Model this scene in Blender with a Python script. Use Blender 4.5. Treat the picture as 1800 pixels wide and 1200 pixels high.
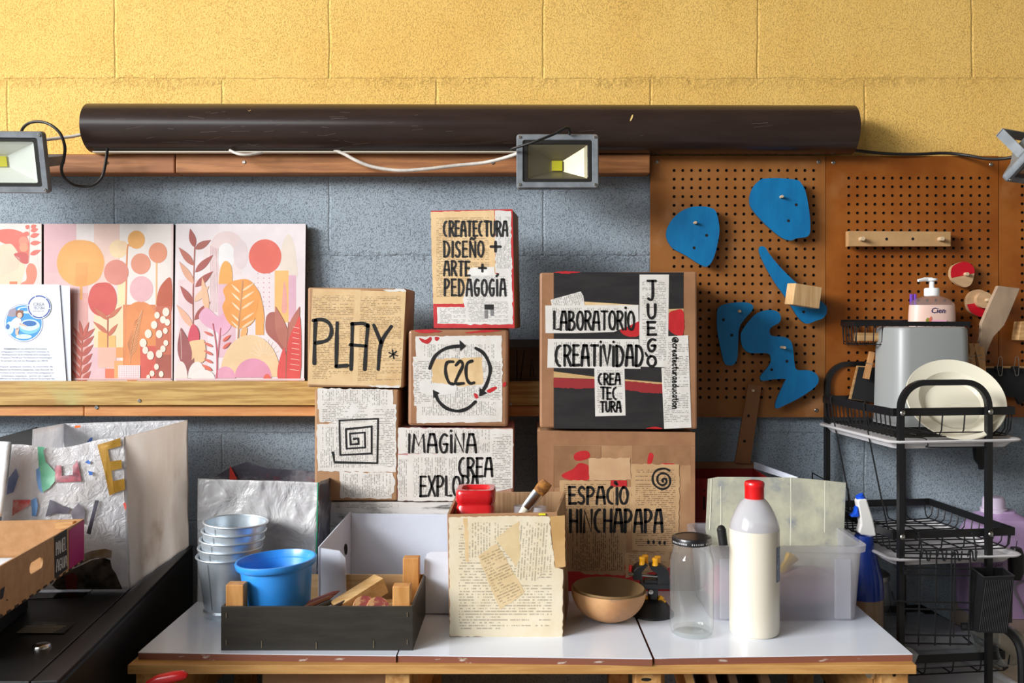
import bpy, math, random
from mathutils import Vector, Matrix
random.seed(7)
for o in list(bpy.data.objects):
    bpy.data.objects.remove(o)
C = bpy.context.scene.collection
S = bpy.context.scene
# ------------------------------------------------------------------ camera
F, CX, CY, CAMZ = 1600.0, 930.0, 565.0, 1.305     # focal length and vanishing point in pixels of an 1800x1200 frame
cam = bpy.data.cameras.new('camera'); co = bpy.data.objects.new('camera', cam); C.objects.link(co)
co.location = (0, 0, CAMZ); co.rotation_euler = (math.pi/2, 0, 0)
cam.sensor_width = 36; cam.lens = 36*F/1800
cam.shift_x = (900-CX)/1800; cam.shift_y = (CY-600)/1800
cam.clip_start = .05
cam.dof.use_dof = True; cam.dof.focus_distance = 1.93; cam.dof.aperture_fstop = 8
S.camera = co
# ------------------------------------------------------------------ light and exposure
W = bpy.data.worlds.new('daylight'); S.world = W; W.use_nodes = True
bg = W.node_tree.nodes['Background']; bg.inputs[0].default_value = (.78, .89, 1, 1); bg.inputs[1].default_value = .55
def area(name, loc, target, sx, sy, power, color):
    l = bpy.data.lights.new(name, 'AREA'); l.shape = 'RECTANGLE'; l.size = sx; l.size_y = sy; l.energy = power; l.color = color
    o = bpy.data.objects.new(name, l); C.objects.link(o); o.location = loc
    o.rotation_euler = (Vector(target)-Vector(loc)).to_track_quat('-Z', 'Y').to_euler()
    return o
area('door_daylight', (-9.4, -3.9, 5.0), (0, 2, 1.3), 5.6, 3.6, 2050, (1, .995, .985))
area('front_fill', (-2.4, -2.6, 3.3), (0, 1.8, .9), 2.2, 1.6, 52, (.93, .97, 1))  # added fill light inside the room, brightens the table and front faces
vs = S.view_settings; S.display_settings.display_device = 'sRGB'
vs.view_transform = 'Standard'; vs.look = 'None'; vs.exposure = .14; vs.gamma = 1; vs.use_curve_mapping = False

# ------------------------------------------------------------------ helpers
def P(px, py, d):
    return Vector(((px-CX)*d/F, d, CAMZ-(py-CY)*d/F))
def lin(c):
    r = []
    for x in c[:3]:
        x /= 255
        r.append(x/12.92 if x <= .04045 else ((x+.055)/1.055)**2.4)
    return (*r, 1)
MATS = {}
class NT:
    def __init__(s, name):
        s.m = bpy.data.materials.new(name); s.m.use_nodes = True; s.t = s.m.node_tree; s.n = s.t.nodes
        s.b = s.n['Principled BSDF']; s.out = s.n['Material Output']
    def new(s, t, **k):
        x = s.n.new(t)
        for a, v in k.items():
            if isinstance(v, bpy.types.NodeSocket): s.t.links.new(v, x.inputs[a.replace('_', ' ')])
            else: setattr(x, a, v)
        return x
    def L(s, a, b): s.t.links.new(a, b)
    def math(s, op, a, b=None, c=None):
        x = s.n.new('ShaderNodeMath'); x.operation = op
        for i, v in enumerate((a, b, c)):
            if v is None: continue
            if isinstance(v, (int, float)): x.inputs[i].default_value = v
            else: s.L(v, x.inputs[i])
        return x.outputs[0]
    def mix(s, f, a, b):
        x = s.n.new('ShaderNodeMix'); x.data_type = 'RGBA'
        for sock, v in ((x.inputs[0], f), (x.inputs[6], a), (x.inputs[7], b)):
            if isinstance(v, bpy.types.NodeSocket): s.L(v, sock)
            else: sock.default_value = v
        return x.outputs[2]
    def coord(s, kind='Object', scale=(1, 1, 1), loc=(0, 0, 0), rot=(0, 0, 0)):
        tc = s.n.new('ShaderNodeTexCoord'); mp = s.n.new('ShaderNodeMapping')
        mp.inputs['Scale'].default_value = scale; mp.inputs['Location'].default_value = loc; mp.inputs['Rotation'].default_value = rot
        s.L(tc.outputs[kind], mp.inputs[0]); return mp.outputs[0]
    def noise(s, vec, scale, detail=4, rough=.55, dist=0):
        x = s.n.new('ShaderNodeTexNoise'); x.inputs['Scale'].default_value = scale; x.inputs['Detail'].default_value = detail
        x.inputs['Roughness'].default_value = rough; x.inputs['Distortion'].default_value = dist
        if vec is not None: s.L(vec, x.inputs['Vector'])
        return x.outputs[0]
    def ramp(s, f, lo, hi):
        x = s.n.new('ShaderNodeMapRange'); x.interpolation_type = 'SMOOTHSTEP'
        x.inputs[1].default_value = lo; x.inputs[2].default_value = hi; s.L(f, x.inputs[0]); return x.outputs[0]
    def bump(s, h, strength, dist, prev=None):
        x = s.n.new('ShaderNodeBump'); x.inputs['Strength'].default_value = strength; x.inputs['Distance'].default_value = dist
        s.L(h, x.inputs['Height'])
        if prev is not None: s.L(prev, x.inputs['Normal'])
        return x.outputs[0]

def mat(name, c, rough=.6, metal=0, c2=None, ns=20, stretch=(1, 1, 1), lo=.35, hi=.65, bump=0, bs=60, bd=.002, coat=0, spec=.5, dist=0, trans=0, c3=None, ns3=6, emit=0):
    if name in MATS: return MATS[name]
    t = NT(name); b = t.b
    b.inputs['Base Color'].default_value = lin(c); b.inputs['Roughness'].default_value = rough; b.inputs['Metallic'].default_value = metal
    b.inputs['Specular IOR Level'].default_value = spec
    if coat: b.inputs['Coat Weight'].default_value = coat; b.inputs['Coat Roughness'].default_value = .12
    if c2 is not None or bump:
        v = t.coord('Object', stretch)
    if c2 is not None:
        col = t.mix(t.ramp(t.noise(v, ns, 5, .6, dist), lo, hi), lin(c), lin(c2))
        if c3 is not None:
            col = t.mix(t.ramp(t.noise(t.coord('Object'), ns3, 4), .55, .75), col, lin(c3))
        t.L(col, b.inputs['Base Color'])
    if bump:
        t.L(t.bump(t.noise(v, bs, 3, .6, dist), bump, bd), b.inputs['Normal'])
    if trans: b.inputs['Transmission Weight'].default_value = trans
    if emit:
        b.inputs['Emission Color'].default_value = lin(c); b.inputs['Emission Strength'].default_value = emit
    MATS[name] = t.m; return t.m

def printed(name, c, ink, c2=None, pitch=.0036, strength=.75, cols=1):
    """a book or newspaper page: rows of printed words, in metres of the page's own UV map"""
    if name in MATS: return MATS[name]
    t = NT(name)
    def uv(n):
        x = t.n.new('ShaderNodeUVMap'); x.uv_map = n
        y = t.n.new('ShaderNodeSeparateXYZ'); t.L(x.outputs[0], y.inputs[0]); return y.outputs[0], y.outputs[1]
    u, v = uv('UVMap'); a, b = uv('page')
    row = t.math('DIVIDE', v, pitch); idr = t.math('FLOOR', row); fr = t.math('FRACT', row)
    line = t.math('MULTIPLY', t.ramp(fr, .15, .3), t.math('SUBTRACT', 1, t.ramp(fr, .62, .78)))
    def wn(x, k):
        cb = t.n.new('ShaderNodeCombineXYZ'); t.L(t.math('FLOOR', t.math('ADD', t.math('DIVIDE', u, x), t.math('MULTIPLY', idr, k))), cb.inputs[0]); t.L(idr, cb.inputs[1])
        w = t.n.new('ShaderNodeTexWhiteNoise'); w.noise_dimensions = '2D'; t.L(cb.outputs[0], w.inputs[0]); return w.outputs[0]
    letters = t.math('GREATER_THAN', wn(.0011, 0), .22)
    words = t.math('GREATER_THAN', wn(.0042, .37), .2)
    cbp = t.n.new('ShaderNodeCombineXYZ'); t.L(t.math('MULTIPLY', idr, .13), cbp.inputs[1])
    wl = t.n.new('ShaderNodeTexWhiteNoise'); wl.noise_dimensions = '1D'; t.L(idr, wl.inputs['W'])
    rag = t.math('LESS_THAN', a, t.math('ADD', .9, t.math('MULTIPLY', t.math('GREATER_THAN', .12, wl.outputs[0]), -.45)))
    m = t.math('MULTIPLY', t.math('MULTIPLY', t.math('GREATER_THAN', a, .09), rag), t.math('MULTIPLY', t.math('GREATER_THAN', b, .07), t.math('LESS_THAN', b, .93)))
    mask = t.math('MULTIPLY', t.math('MULTIPLY', line, m), t.math('MULTIPLY', letters, words))
    vec = t.coord('Object')
    base = t.mix(t.ramp(t.noise(vec, 22, 5, .6), .3, .75), lin(c), lin(c2 or c))
    col = t.mix(t.math('MULTIPLY', mask, strength*.78), base, lin(ink))
    t.L(col, t.b.inputs['Base Color']); t.b.inputs['Roughness'].default_value = .55
    t.L(t.bump(t.noise(vec, 45, 3, .55), .35, .0015), t.b.inputs['Normal'])
    MATS[name] = t.m; return t.m

def clear(name, tint, solid, body=(255, 255, 255), rough=.04, gl=1.0, translucent=False):
    """clear or milky plastic and glass: see-through, a share of scattering body, and a Fresnel gloss"""
    if name in MATS: return MATS[name]
    t = NT(name); n = t.n; n.remove(t.b)
    tr = n.new('ShaderNodeBsdfTransparent'); tr.inputs[0].default_value = lin(tint)
    df = n.new('ShaderNodeBsdfTranslucent' if translucent else 'ShaderNodeBsdfDiffuse'); df.inputs[0].default_value = lin(body)
    if translucent:
        d2 = n.new('ShaderNodeBsdfDiffuse'); d2.inputs[0].default_value = lin(body); mm = n.new('ShaderNodeMixShader'); mm.inputs[0].default_value = .5
        t.L(df.outputs[0], mm.inputs[1]); t.L(d2.outputs[0], mm.inputs[2]); df = mm
    gs = n.new('ShaderNodeBsdfGlossy'); gs.inputs['Roughness'].default_value = rough
    a = n.new('ShaderNodeMixShader'); a.inputs[0].default_value = solid; t.L(tr.outputs[0], a.inputs[1]); t.L(df.outputs[0], a.inputs[2])
    lw = n.new('ShaderNodeLayerWeight'); lw.inputs[0].default_value = .5
    fr = t.math('ADD', .04, t.math('MULTIPLY', .9, t.math('POWER', lw.outputs['Facing'], 3.4)))
    b = n.new('ShaderNodeMixShader'); t.L(t.math('MULTIPLY', fr, gl), b.inputs[0]); t.L(a.outputs[0], b.inputs[1]); t.L(gs.outputs[0], b.inputs[2])
    t.L(b.outputs[0], t.out.inputs[0]); MATS[name] = t.m; return t.m

def catmull(pts, k=6, closed=False):
    n = len(pts); out = []
    pts = [Vector(p) for p in pts]
    rng = range(n if closed else n-1)
    for i in rng:
        if closed: a, b, c, d = pts[(i-1) % n], pts[i], pts[(i+1) % n], pts[(i+2) % n]
        else: a, b, c, d = pts[max(i-1, 0)], pts[i], pts[i+1], pts[min(i+2, n-1)]
        for j in range(k):
            t = j/k
            out.append(.5*((2*b)+(c-a)*t+(2*a-5*b+4*c-d)*t*t+(3*b-a-3*c+d)*t**3))
    if not closed: out.append(pts[-1])
    return out
def rrect(w, d, r, z=0, n=5, cx=0, cy=0):
    pts = []
    for sx, sy, a0 in ((1, 1, 0), (-1, 1, 90), (-1, -1, 180), (1, -1, 270)):
        for i in range(n+1):
            a = math.radians(a0+90*i/n)
            pts.append(Vector((cx+sx*(w/2-r)+r*math.cos(a), cy+sy*(d/2-r)+r*math.sin(a), z)))
    return pts
def circ(r, z=0, n=40, cx=0, cy=0):
    return [Vector((cx+r*math.cos(2*math.pi*i/n), cy+r*math.sin(2*math.pi*i/n), z)) for i in range(n)]

class G:
    """collects geometry; becomes ONE mesh object through part() or single()"""
    def __init__(s): s.v = []; s.f = []; s.m = []; s.uv = {}
    def add(s, vs, fs, m=0):
        o = len(s.v); s.v += [Vector(p) for p in vs]
        for f in fs: s.f.append([o+i for i in f]); s.m.append(m)
    def hexa(s, p, m=0):      # p: front TL TR BR BL, back TL TR BR BL
        s.add(p, [(0, 3, 2, 1), (4, 5, 6, 7), (0, 1, 5, 4), (3, 7, 6, 2), (0, 4, 7, 3), (1, 2, 6, 5)], m); return s
    def box(s, c, d, R=None, m=0):
        c = Vector(c); x, y, z = d[0]/2, d[1]/2, d[2]/2
        p = [Vector(q) for q in ((-x, -y, z), (x, -y, z), (x, -y, -z), (-x, -y, -z), (-x, y, z), (x, y, z), (x, y, -z), (-x, y, -z))]
        if R is not None: p = [R @ q for q in p]
        return s.hexa([c+q for q in p], m)
    def panel(s, q, vec, m=0):  # q: TL TR BR BL of the front, thickness vector pointing back
        q = [Vector(a) for a in q]; vec = Vector(vec); return s.hexa(q+[a+vec for a in q], m)
    def prism(s, poly, vec, m=0, mside=None):
        n = len(poly); vec = Vector(vec); poly = [Vector(p) for p in poly]
        s.add(poly+[p+vec for p in poly], [tuple(range(n))], m); o = len(s.v)-2*n
        s.f.append([o+n+i for i in reversed(range(n))]); s.m.append(m)
        for i in range(n):
            j = (i+1) % n; s.f.append([o+i, o+n+i, o+n+j, o+j]); s.m.append(m if mside is None else mside)
        return s
    def loft(s, rings, m=0, cap0=True, cap1=True):
        n = len(rings[0]); o = len(s.v)
        for r in rings: s.v += [Vector(p) for p in r]
        for k in range(len(rings)-1):
            for i in range(n):
                j = (i+1) % n; s.f.append([o+k*n+i, o+k*n+j, o+(k+1)*n+j, o+(k+1)*n+i]); s.m.append(m)
        if cap0: s.f.append([o+i for i in reversed(range(n))]); s.m.append(m)
        if cap1: s.f.append([o+(len(rings)-1)*n+i for i in range(n)]); s.m.append(m)
        return s
    def lathe(s, prof, n=40, c=(0, 0, 0), R=None, m=0, cap0=False, cap1=False):
        c = Vector(c); rings = []
        for r, z in prof:
            ring = circ(max(r, 1e-5), z, n)
            if R is not None: ring = [R @ p for p in ring]
            rings.append([c+p for p in ring])
        return s.loft(rings, m, cap0, cap1)
    def tube(s, pts, r, n=8, closed=False, k=0, m=0, square=False):
        if k: pts = catmull(pts, k, closed)
        pts = [Vector(p) for p in pts]; N = len(pts); rings = []; up = None
        for i in range(N):
            if closed: t = pts[(i+1) % N]-pts[(i-1) % N]
            else: t = pts[min(i+1, N-1)]-pts[max(i-1, 0)]
            if t.length < 1e-9: t = Vector((0, 0, 1))
            t.normalize()
            if up is None:
                up = Vector((0, 0, 1)) if abs(t.z) < .9 else Vector((0, 1, 0))
            a = t.cross(up)
            if a.length < 1e-5: a = t.orthogonal()
            a.normalize(); b = a.cross(t).normalized(); up = b
            rr = r[i] if isinstance(r, (list, tuple)) else r
            off = math.pi/4 if square else 0
            rings.append([pts[i]+rr*(a*math.cos(off+2*math.pi*j/n)+b*math.sin(off+2*math.pi*j/n)) for j in range(n)])
        if closed: rings.append(rings[0])
        return s.loft(rings, m, not closed, not closed)
    def grid(s, fn, nu, nv, m=0, flip=False):
        vs = [fn(i/nu, j/nv) for j in range(nv+1) for i in range(nu+1)]
        fs = []
        for j in range(nv):
            for i in range(nu):
                a = j*(nu+1)+i; q = (a, a+1, a+nu+2, a+nu+1); fs.append(q[::-1] if flip else q)
        s.add(vs, fs, m); return s
    def xf(s, M):
        s.v = [M @ p for p in s.v]; return s

TM = {}
def build(name, g, mats):
    me = bpy.data.meshes.new(name)
    me.from_pydata([tuple(p) for p in g.v], [], g.f)
    if not isinstance(mats, (list, tuple)): mats = [mats]
    for m in mats: me.materials.append(m)
    me.polygons.foreach_set('material_index', g.m)
    if g.uv:
        for nm in ('UVMap', 'page'): me.uv_layers.new(name=nm)
        A, B = me.uv_layers['UVMap'].data, me.uv_layers['page'].data
        for fi, (ua, ub) in g.uv.items():
            pl = me.polygons[fi]
            for k, li in enumerate(pl.loop_indices):
                A[li].uv = ua[k]; B[li].uv = ub[k]
    me.update(); return me
def finish(o, smooth, bevel, solid):
    me = o.data
    if smooth:
        me.polygons.foreach_set('use_smooth', [True]*len(me.polygons)); me.set_sharp_from_angle(angle=math.radians(smooth if smooth > 1 else 38))
    if solid:
        x = o.modifiers.new('solid', 'SOLIDIFY'); x.thickness = solid; x.offset = 0
    if bevel:
        x = o.modifiers.new('bevel', 'BEVEL'); x.width = bevel; x.segments = 2; x.limit_method = 'ANGLE'; x.angle_limit = math.radians(40)
def thing(name, label, cat, loc=(0, 0, 0), rz=0, group=None, M=None):
    o = bpy.data.objects.new(name, None); C.objects.link(o); o.empty_display_size = .05
    o.location = loc; o.rotation_euler = (0, 0, rz)
    T = Matrix.Translation(Vector(loc)) @ Matrix.Rotation(rz, 4, 'Z')
    if M is not None: o.matrix_world = M; T = M
    o['label'] = label; o['category'] = cat
    if group: o['group'] = group
    TM[o.name] = T; return o
def part(name, g, mats, parent, label=None, local=False, smooth=0, bevel=0, solid=0, flip=False):
    T = TM[parent.name]
    if not local: g.xf(T.inverted())
    o = bpy.data.objects.new(name, build(name, g, mats)); C.objects.link(o); o.parent = parent
    if label: o['label'] = label
    TM[o.name] = T; finish(o, smooth, bevel, solid); return o
def single(name, g, mats, label, cat, group=None, smooth=0, bevel=0, solid=0):
    xs = [p.x for p in g.v]; ys = [p.y for p in g.v]; zs = [p.z for p in g.v]
    loc = Vector(((min(xs)+max(xs))/2, (min(ys)+max(ys))/2, min(zs)))
    g.xf(Matrix.Translation(-loc))
    o = bpy.data.objects.new(name, build(name, g, mats)); C.objects.link(o); o.location = loc
    o['label'] = label; o['category'] = cat
    if group: o['group'] = group
    TM[o.name] = Matrix.Translation(loc); finish(o, smooth, bevel, solid); return o
def struct(name, g, mats, **k):
    o = bpy.data.objects.new(name, build(name, g, mats)); C.objects.link(o); o['kind'] = 'structure'
    TM[o.name] = Matrix.Identity(4); finish(o, k.get('smooth', 0), k.get('bevel', 0), 0); return o
def copy_thing(o, T, label, group=None):
    c = o.copy(); C.objects.link(c); c.matrix_world = T; c['label'] = label; TM[c.name] = T
    if group: c['group'] = group
    for ch in o.children:
        d = ch.copy(); C.objects.link(d); d.parent = c; TM[d.name] = T
        for g2 in ch.children:
            e = g2.copy(); C.objects.link(e); e.parent = d; TM[e.name] = T
    return c

def Z(x0, y0, s):             # pixels of an enlarged crop -> pixels of the photograph
    return lambda pts: [(x0+x/s, y0+y/s) for x, y in pts]
I_ = lambda pts: list(pts)

class Face:
    """a real flat face of an object; artwork and paper are laid on it in measured positions"""
    def __init__(s, p0, n, up=(0, 0, 1)):
        s.p0 = Vector(p0); s.n = Vector(n).normalized()
        s.ex = Vector(up).cross(s.n).normalized(); s.ez = s.n.cross(s.ex).normalized()
    def pt(s, px, py, off=0):
        r = Vector(((px-CX)/F, 1, -(py-CY)/F)); c = Vector((0, 0, CAMZ))
        t = (s.p0-c).dot(s.n)/r.dot(s.n)
        return c+r*t+s.n*off
    def poly(s, g, pts, off=.0004, m=0, ang=0):
        ps = [s.pt(x, y, off) for x, y in pts]
        nrm = Vector((0, 0, 0))
        for i in range(len(ps)): nrm += (ps[i]-s.p0).cross(ps[(i+1) % len(ps)]-s.p0)
        if nrm.dot(s.n) < 0: ps.reverse()
        g.add(ps, [tuple(range(len(ps)))], m)
        a = math.radians(ang); ca, sa = math.cos(a), math.sin(a)
        uv = []
        for p in ps:
            x, z = (p-s.p0).dot(s.ex), (p-s.p0).dot(s.ez); uv.append((x*ca+z*sa, -x*sa+z*ca))
        x0, x1 = min(u[0] for u in uv), max(u[0] for u in uv); y0, y1 = min(u[1] for u in uv), max(u[1] for u in uv)
        g.uv[len(g.f)-1] = (uv, [((u[0]-x0)/(x1-x0+1e-9), (u[1]-y0)/(y1-y0+1e-9)) for u in uv])
    def blob(s, g, pts, off=.0004, m=0, k=5):
        s.poly(g, [(p.x, p.y) for p in catmull([(x, y, 0) for x, y in pts], k, True)], off, m)
    def disc(s, g, cx, cy, rx, ry=None, off=.0004, m=0, a0=0, a1=360, n=36):
        ry = ry or rx; full = abs(a1-a0) >= 360
        s.poly(g, [(cx+rx*math.cos(math.radians(a0+(a1-a0)*i/n)), cy-ry*math.sin(math.radians(a0+(a1-a0)*i/n))) for i in range(n+(0 if full else 1))], off, m)
    def stroke(s, g, pts, w, off=.0008, m=0, k=4, vary=.12):
        """a brush or marker stroke with round ends"""
        if len(pts) > 2 and k: q = [(p.x, p.y) for p in catmull([(x, y, 0) for x, y in pts], k)]
        else: q = list(pts)
        L, R = [], []
        n = len(q); ph = random.random()*6
        for i in range(n):
            a, b = q[max(i-1, 0)], q[min(i+1, n-1)]
            dx, dy = b[0]-a[0], b[1]-a[1]; l = math.hypot(dx, dy) or 1
            ww = w/2*(1+vary*math.sin(ph+i*.9))
            nx, ny = -dy/l*ww, dx/l*ww
            L.append((q[i][0]+nx, q[i][1]+ny)); R.append((q[i][0]-nx, q[i][1]-ny))
        def cap(c, p, sgn):
            out = []
            a0 = math.atan2(p[1]-c[1], p[0]-c[0]); r = math.hypot(p[0]-c[0], p[1]-c[1])
            for j in range(1, 5): a = a0+sgn*math.pi*j/5; out.append((c[0]+r*math.cos(a), c[1]+r*math.sin(a)))
            return out
        o = len(g.v)
        for i in range(n): g.v += [s.pt(*L[i], off), s.pt(*R[i], off)]
        for i in range(n-1): g.f.append([o+2*i, o+2*i+1, o+2*i+3, o+2*i+2]); g.m.append(m)
        for idx, sgn in ((0, 1), (n-1, -1)):
            cp = cap(q[idx], L[idx], sgn); b = len(g.v)
            g.v += [s.pt(x, y, off) for x, y in cp]
            g.f.append([o+2*idx]+[b+j for j in range(4)]+[o+2*idx+1]); g.m.append(m)
    def text(s, g, string, x0, x1, y0, y1, w, off=.0012, m=0, gap=.32, jit=.03, rot=None, case=False):
        """hand lettering built from strokes; the string fills the box x0..x1, y0(top)..y1(bottom)"""
        ws = [LET[c][0] if c in LET else .5 for c in string]
        tot = sum(ws)+gap*(len(ws)-1); x = 0
        for c, wd in zip(string, ws):
            dy = random.uniform(-jit, jit); sl = random.uniform(-.04, .04)
            if c in LET:
                for st in LET[c][1]:
                    pts = []
                    for a, b in st:
                        u = (x+a*wd+sl*(b-.5))/tot; v = 1-(b+dy*(.5))
                        X, Y = x0+u*(x1-x0), y0+v*(y1-y0)
                        if rot: X, Y = rot(u, v)
                        pts.append((X, Y))
                    s.stroke(g, pts, w, off, m, k=3 if len(pts) > 2 and (c in ROUND) else 0)
            x += wd+gap

def arc(cx, cy, rx, ry, a0, a1, n=8):
    return [(cx+rx*math.cos(math.radians(a0+(a1-a0)*i/n)), cy+ry*math.sin(math.radians(a0+(a1-a0)*i/n))) for i in range(n+1)]
ROUND = set('CDGOPRSUBJÑ2@acdeinortu')
Os = arc(.5, .5, .5, .5, 100, 460, 12)
Bp = [(0, 1), (.55, .98), (.9, .76), (.5, .5), (.02, .47)]
LET = {
 'A': (1, [[(0, 0), (.14, .62), (.32, .98)], [(.3, 1), (.72, 1)], [(.7, 1), (.88, .6), (1, 0)], [(.08, .4), (.95, .4)]]),
 'B': (.95, [[(.05, 0), (.05, 1)], [(0, 1), (.6, .96), (.75, .75), (.4, .54), (.05, .5)], [(.3, .54), (.85, .42), (.9, .18), (.5, 0), (0, .02)]]),
 'C': (.85, [arc(.75, .5, .72, .5, 95, 265, 9)]),
 'D': (1, [[(.05, 0), (.05, 1)], [(0, 1), (.6, .92), (.95, .5), (.6, .06), (0, 0)]]),
 'E': (.8, [[(.05, 0), (.05, 1)], [(0, 1), (.9, 1)], [(.05, .53), (.8, .53)], [(0, 0), (1, .02)]]),
 'G': (.9, [[(.9, .92), (.55, 1), (.15, .75), (.05, .4), (.3, .02), (.75, .04), (.9, .3), (.9, .45)], [(.5, .45), (.95, .45)]]),
 'H': (.95, [[(.05, 0), (.05, 1)], [(.95, 0), (.95, 1)], [(.05, .5), (.95, .5)]]),
 'I': (.12, [[(.5, 0), (.5, 1)]]),
 'i': (.12, [[(.5, 0), (.5, .95)], [(.5, 1.18), (.55, 1.2)]]),
 'Í': (.15, [[(.5, 0), (.5, .95)], [(-.3, 1.18), (1.6, 1.3)]]),
 'J': (.7, [[(0, 1), (1, 1)], [(.62, 1), (.64, .25), (.45, .02), (.1, .08)]]),
 'L': (.7, [[(.1, 1), (.05, .03), (1, .03)]]),
 'M': (1.3, [[(0, 0), (.12, 1), (.5, .35), (.88, 1), (1, 0)]]),
 'N': (1, [[(.03, 0), (.05, 1), (.95, 0), (.97, 1)]]),
 'Ñ': (1, [[(.03, 0), (.05, 1)], [(.05, 1), (.95, 0)], [(.95, 0), (.97, 1)], [(.1, 1.15), (.35, 1.26), (.65, 1.14), (.95, 1.25)]]),
 'O': (.95, [Os]), 
 'P': (.85, [[(.05, 0), (.05, 1)], [(0, 1), (.6, .99), (.95, .77), (.6, .5), (.05, .46)]]),
 'R': (.9, [[(.05, 0), (.05, 1)], [(0, 1), (.6, .99), (.92, .77), (.55, .52), (.05, .5)], [(.4, .5), (1, 0)]]),
 'S': (.8, [[(.95, .88), (.55, 1), (.1, .82), (.3, .56), (.8, .4), (.9, .14), (.5, 0), (.02, .08)]]),
 'T': (.9, [[(0, 1), (1, 1)], [(.5, 1), (.5, 0)]]),
 'U': (.9, [[(.05, 1), (.08, .25), (.4, 0), (.8, .12), (.93, .4), (.95, 1)]]),
 'V': (.95, [[(0, 1), (.5, 0), (1, 1)]]),
 'X': (.9, [[(0, 0), (1, 1)], [(0, 1), (1, 0)]]),
 'Y': (.9, [[(0, 1), (.5, .5)], [(1, 1), (.5, .5), (.45, 0)]]),
 '2': (.8, [[(.05, .75), (.4, 1), (.85, .8), (.6, .4), (.05, .02), (.95, .02)]]),
 '@': (1.5, [[(.68, .35), (.5, .68), (.3, .4), (.45, .2), (.68, .4), (.72, .7)], [(.72, .3), (.95, .45), (.85, .85), (.45, 1), (.05, .7), (.08, .2), (.45, -.05), (.8, .05)]]),
 'a': (.8, [[(.85, .6), (.4, .66), (.05, .3), (.35, 0), (.8, .3)], [(.88, .66), (.85, .1), (1, 0)]]),
 'c': (.7, [[(.9, .58), (.45, .66), (.05, .33), (.4, 0), (.95, .1)]]),
 'd': (.8, [[(.85, .5), (.4, .62), (.05, .3), (.35, 0), (.85, .2)], [(.9, 1.05), (.86, 0)]]),
 'e': (.75, [[(.1, .33), (.85, .38), (.5, .66), (.08, .35), (.4, 0), (.95, .1)]]),
 'n': (.75, [[(.08, 0), (.08, .64)], [(.08, .45), (.5, .66), (.85, .5), (.9, 0)]]),
 'o': (.75, [arc(.5, .33, .48, .33, 90, 450, 10)]),
 'r': (.6, [[(.1, 0), (.1, .64)], [(.1, .42), (.5, .64), (.95, .6)]]),
 't': (.55, [[(.45, 1), (.45, .15), (.95, 0)], [(0, .66), (.95, .66)]]),
 'u': (.8, [[(.08, .64), (.1, .15), (.45, 0), (.85, .25)], [(.9, .64), (.92, 0)]]),
 'j': (.12, [[(.5, 0), (.5, .64)], [(.5, .9), (.55, .93)]]),
}
def font_polys(body, bold=0):
    cu = bpy.data.curves.new('t', 'FONT'); cu.body = body; cu.size = 1; cu.offset = bold; cu.resolution_u = 2
    o = bpy.data.objects.new('t', cu); C.objects.link(o)
    dg = bpy.context.evaluated_depsgraph_get(); me = bpy.data.meshes.new_from_object(o.evaluated_get(dg))
    vs = [v.co.copy() for v in me.vertices]; fs = [tuple(p.vertices) for p in me.polygons]
    bpy.data.objects.remove(o); bpy.data.curves.remove(cu); bpy.data.meshes.remove(me)
    return vs, fs
def font_on(face, g, body, x, y, size, off=.001, m=0, bold=0, shear=0, align='c', width=None):
    """printed type: x, y is the baseline point in photograph pixels, size the em in pixels"""
    vs, fs = font_polys(body, bold)
    if not vs: return
    x0, x1 = min(v.x for v in vs), max(v.x for v in vs)
    sx = size if width is None else width/(x1-x0)
    ox = {'c': -(x0+x1)/2, 'l': -x0, 'r': -x1}[align]
    g.add([face.pt(x+(v.x+ox)*sx+v.y*shear*size, y-v.y*size, off) for v in vs], fs, m)
# ------------------------------------------------------------------ shared materials
M_pine = mat('pine', (205, 165, 112), .6, c2=(170, 122, 74), ns=9, stretch=(1, 6, 14), bump=.15, bs=30)
M_rail = mat('reddish_timber', (180, 120, 70), .6, c2=(146, 92, 50), ns=6, stretch=(1.2, 8, 16), bump=.25, bs=18, c3=(160, 100, 60))
M_lip = mat('treated_timber', (200, 164, 96), .55, c2=(164, 124, 62), ns=5, stretch=(1.0, 8, 20), bump=.2, bs=16, c3=(176, 168, 106), ns3=5, lo=.4, hi=.6)
M_orange = mat('orange_timber', (212, 150, 92), .6, c2=(190, 124, 68), ns=6, stretch=(1, 8, 16), bump=.2, bs=18)
M_kraft = mat('kraft_cardboard', (178, 136, 98), .7, c2=(160, 118, 82), ns=14, bump=.25, bs=40)
M_kraftd = mat('brown_cardboard', (158, 116, 80), .7, c2=(138, 98, 66), ns=14, bump=.25, bs=40)
M_black = mat('black_paint_metal', (22, 22, 24), .38, spec=.5)
M_blackp = mat('black_plastic', (24, 24, 26), .45)
M_ink = mat('black_marker_ink', (27, 26, 26), .5, spec=.4)
M_steel = mat('steel_screw', (190, 188, 182), .3, 1)
M_grey = mat('grey_cast_metal', (140, 146, 152), .5, .3, c2=(122, 128, 134), ns=30)
M_white = mat('white_plastic', (236, 236, 238), .35)
M_red = mat('red_paint', (190, 28, 34), .45, c2=(165, 20, 28), ns=30)
M_dowel = mat('pale_dowel', (206, 180, 146), .55)
M_hole = mat('bored_hole', (20, 15, 10), .9)

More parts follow.
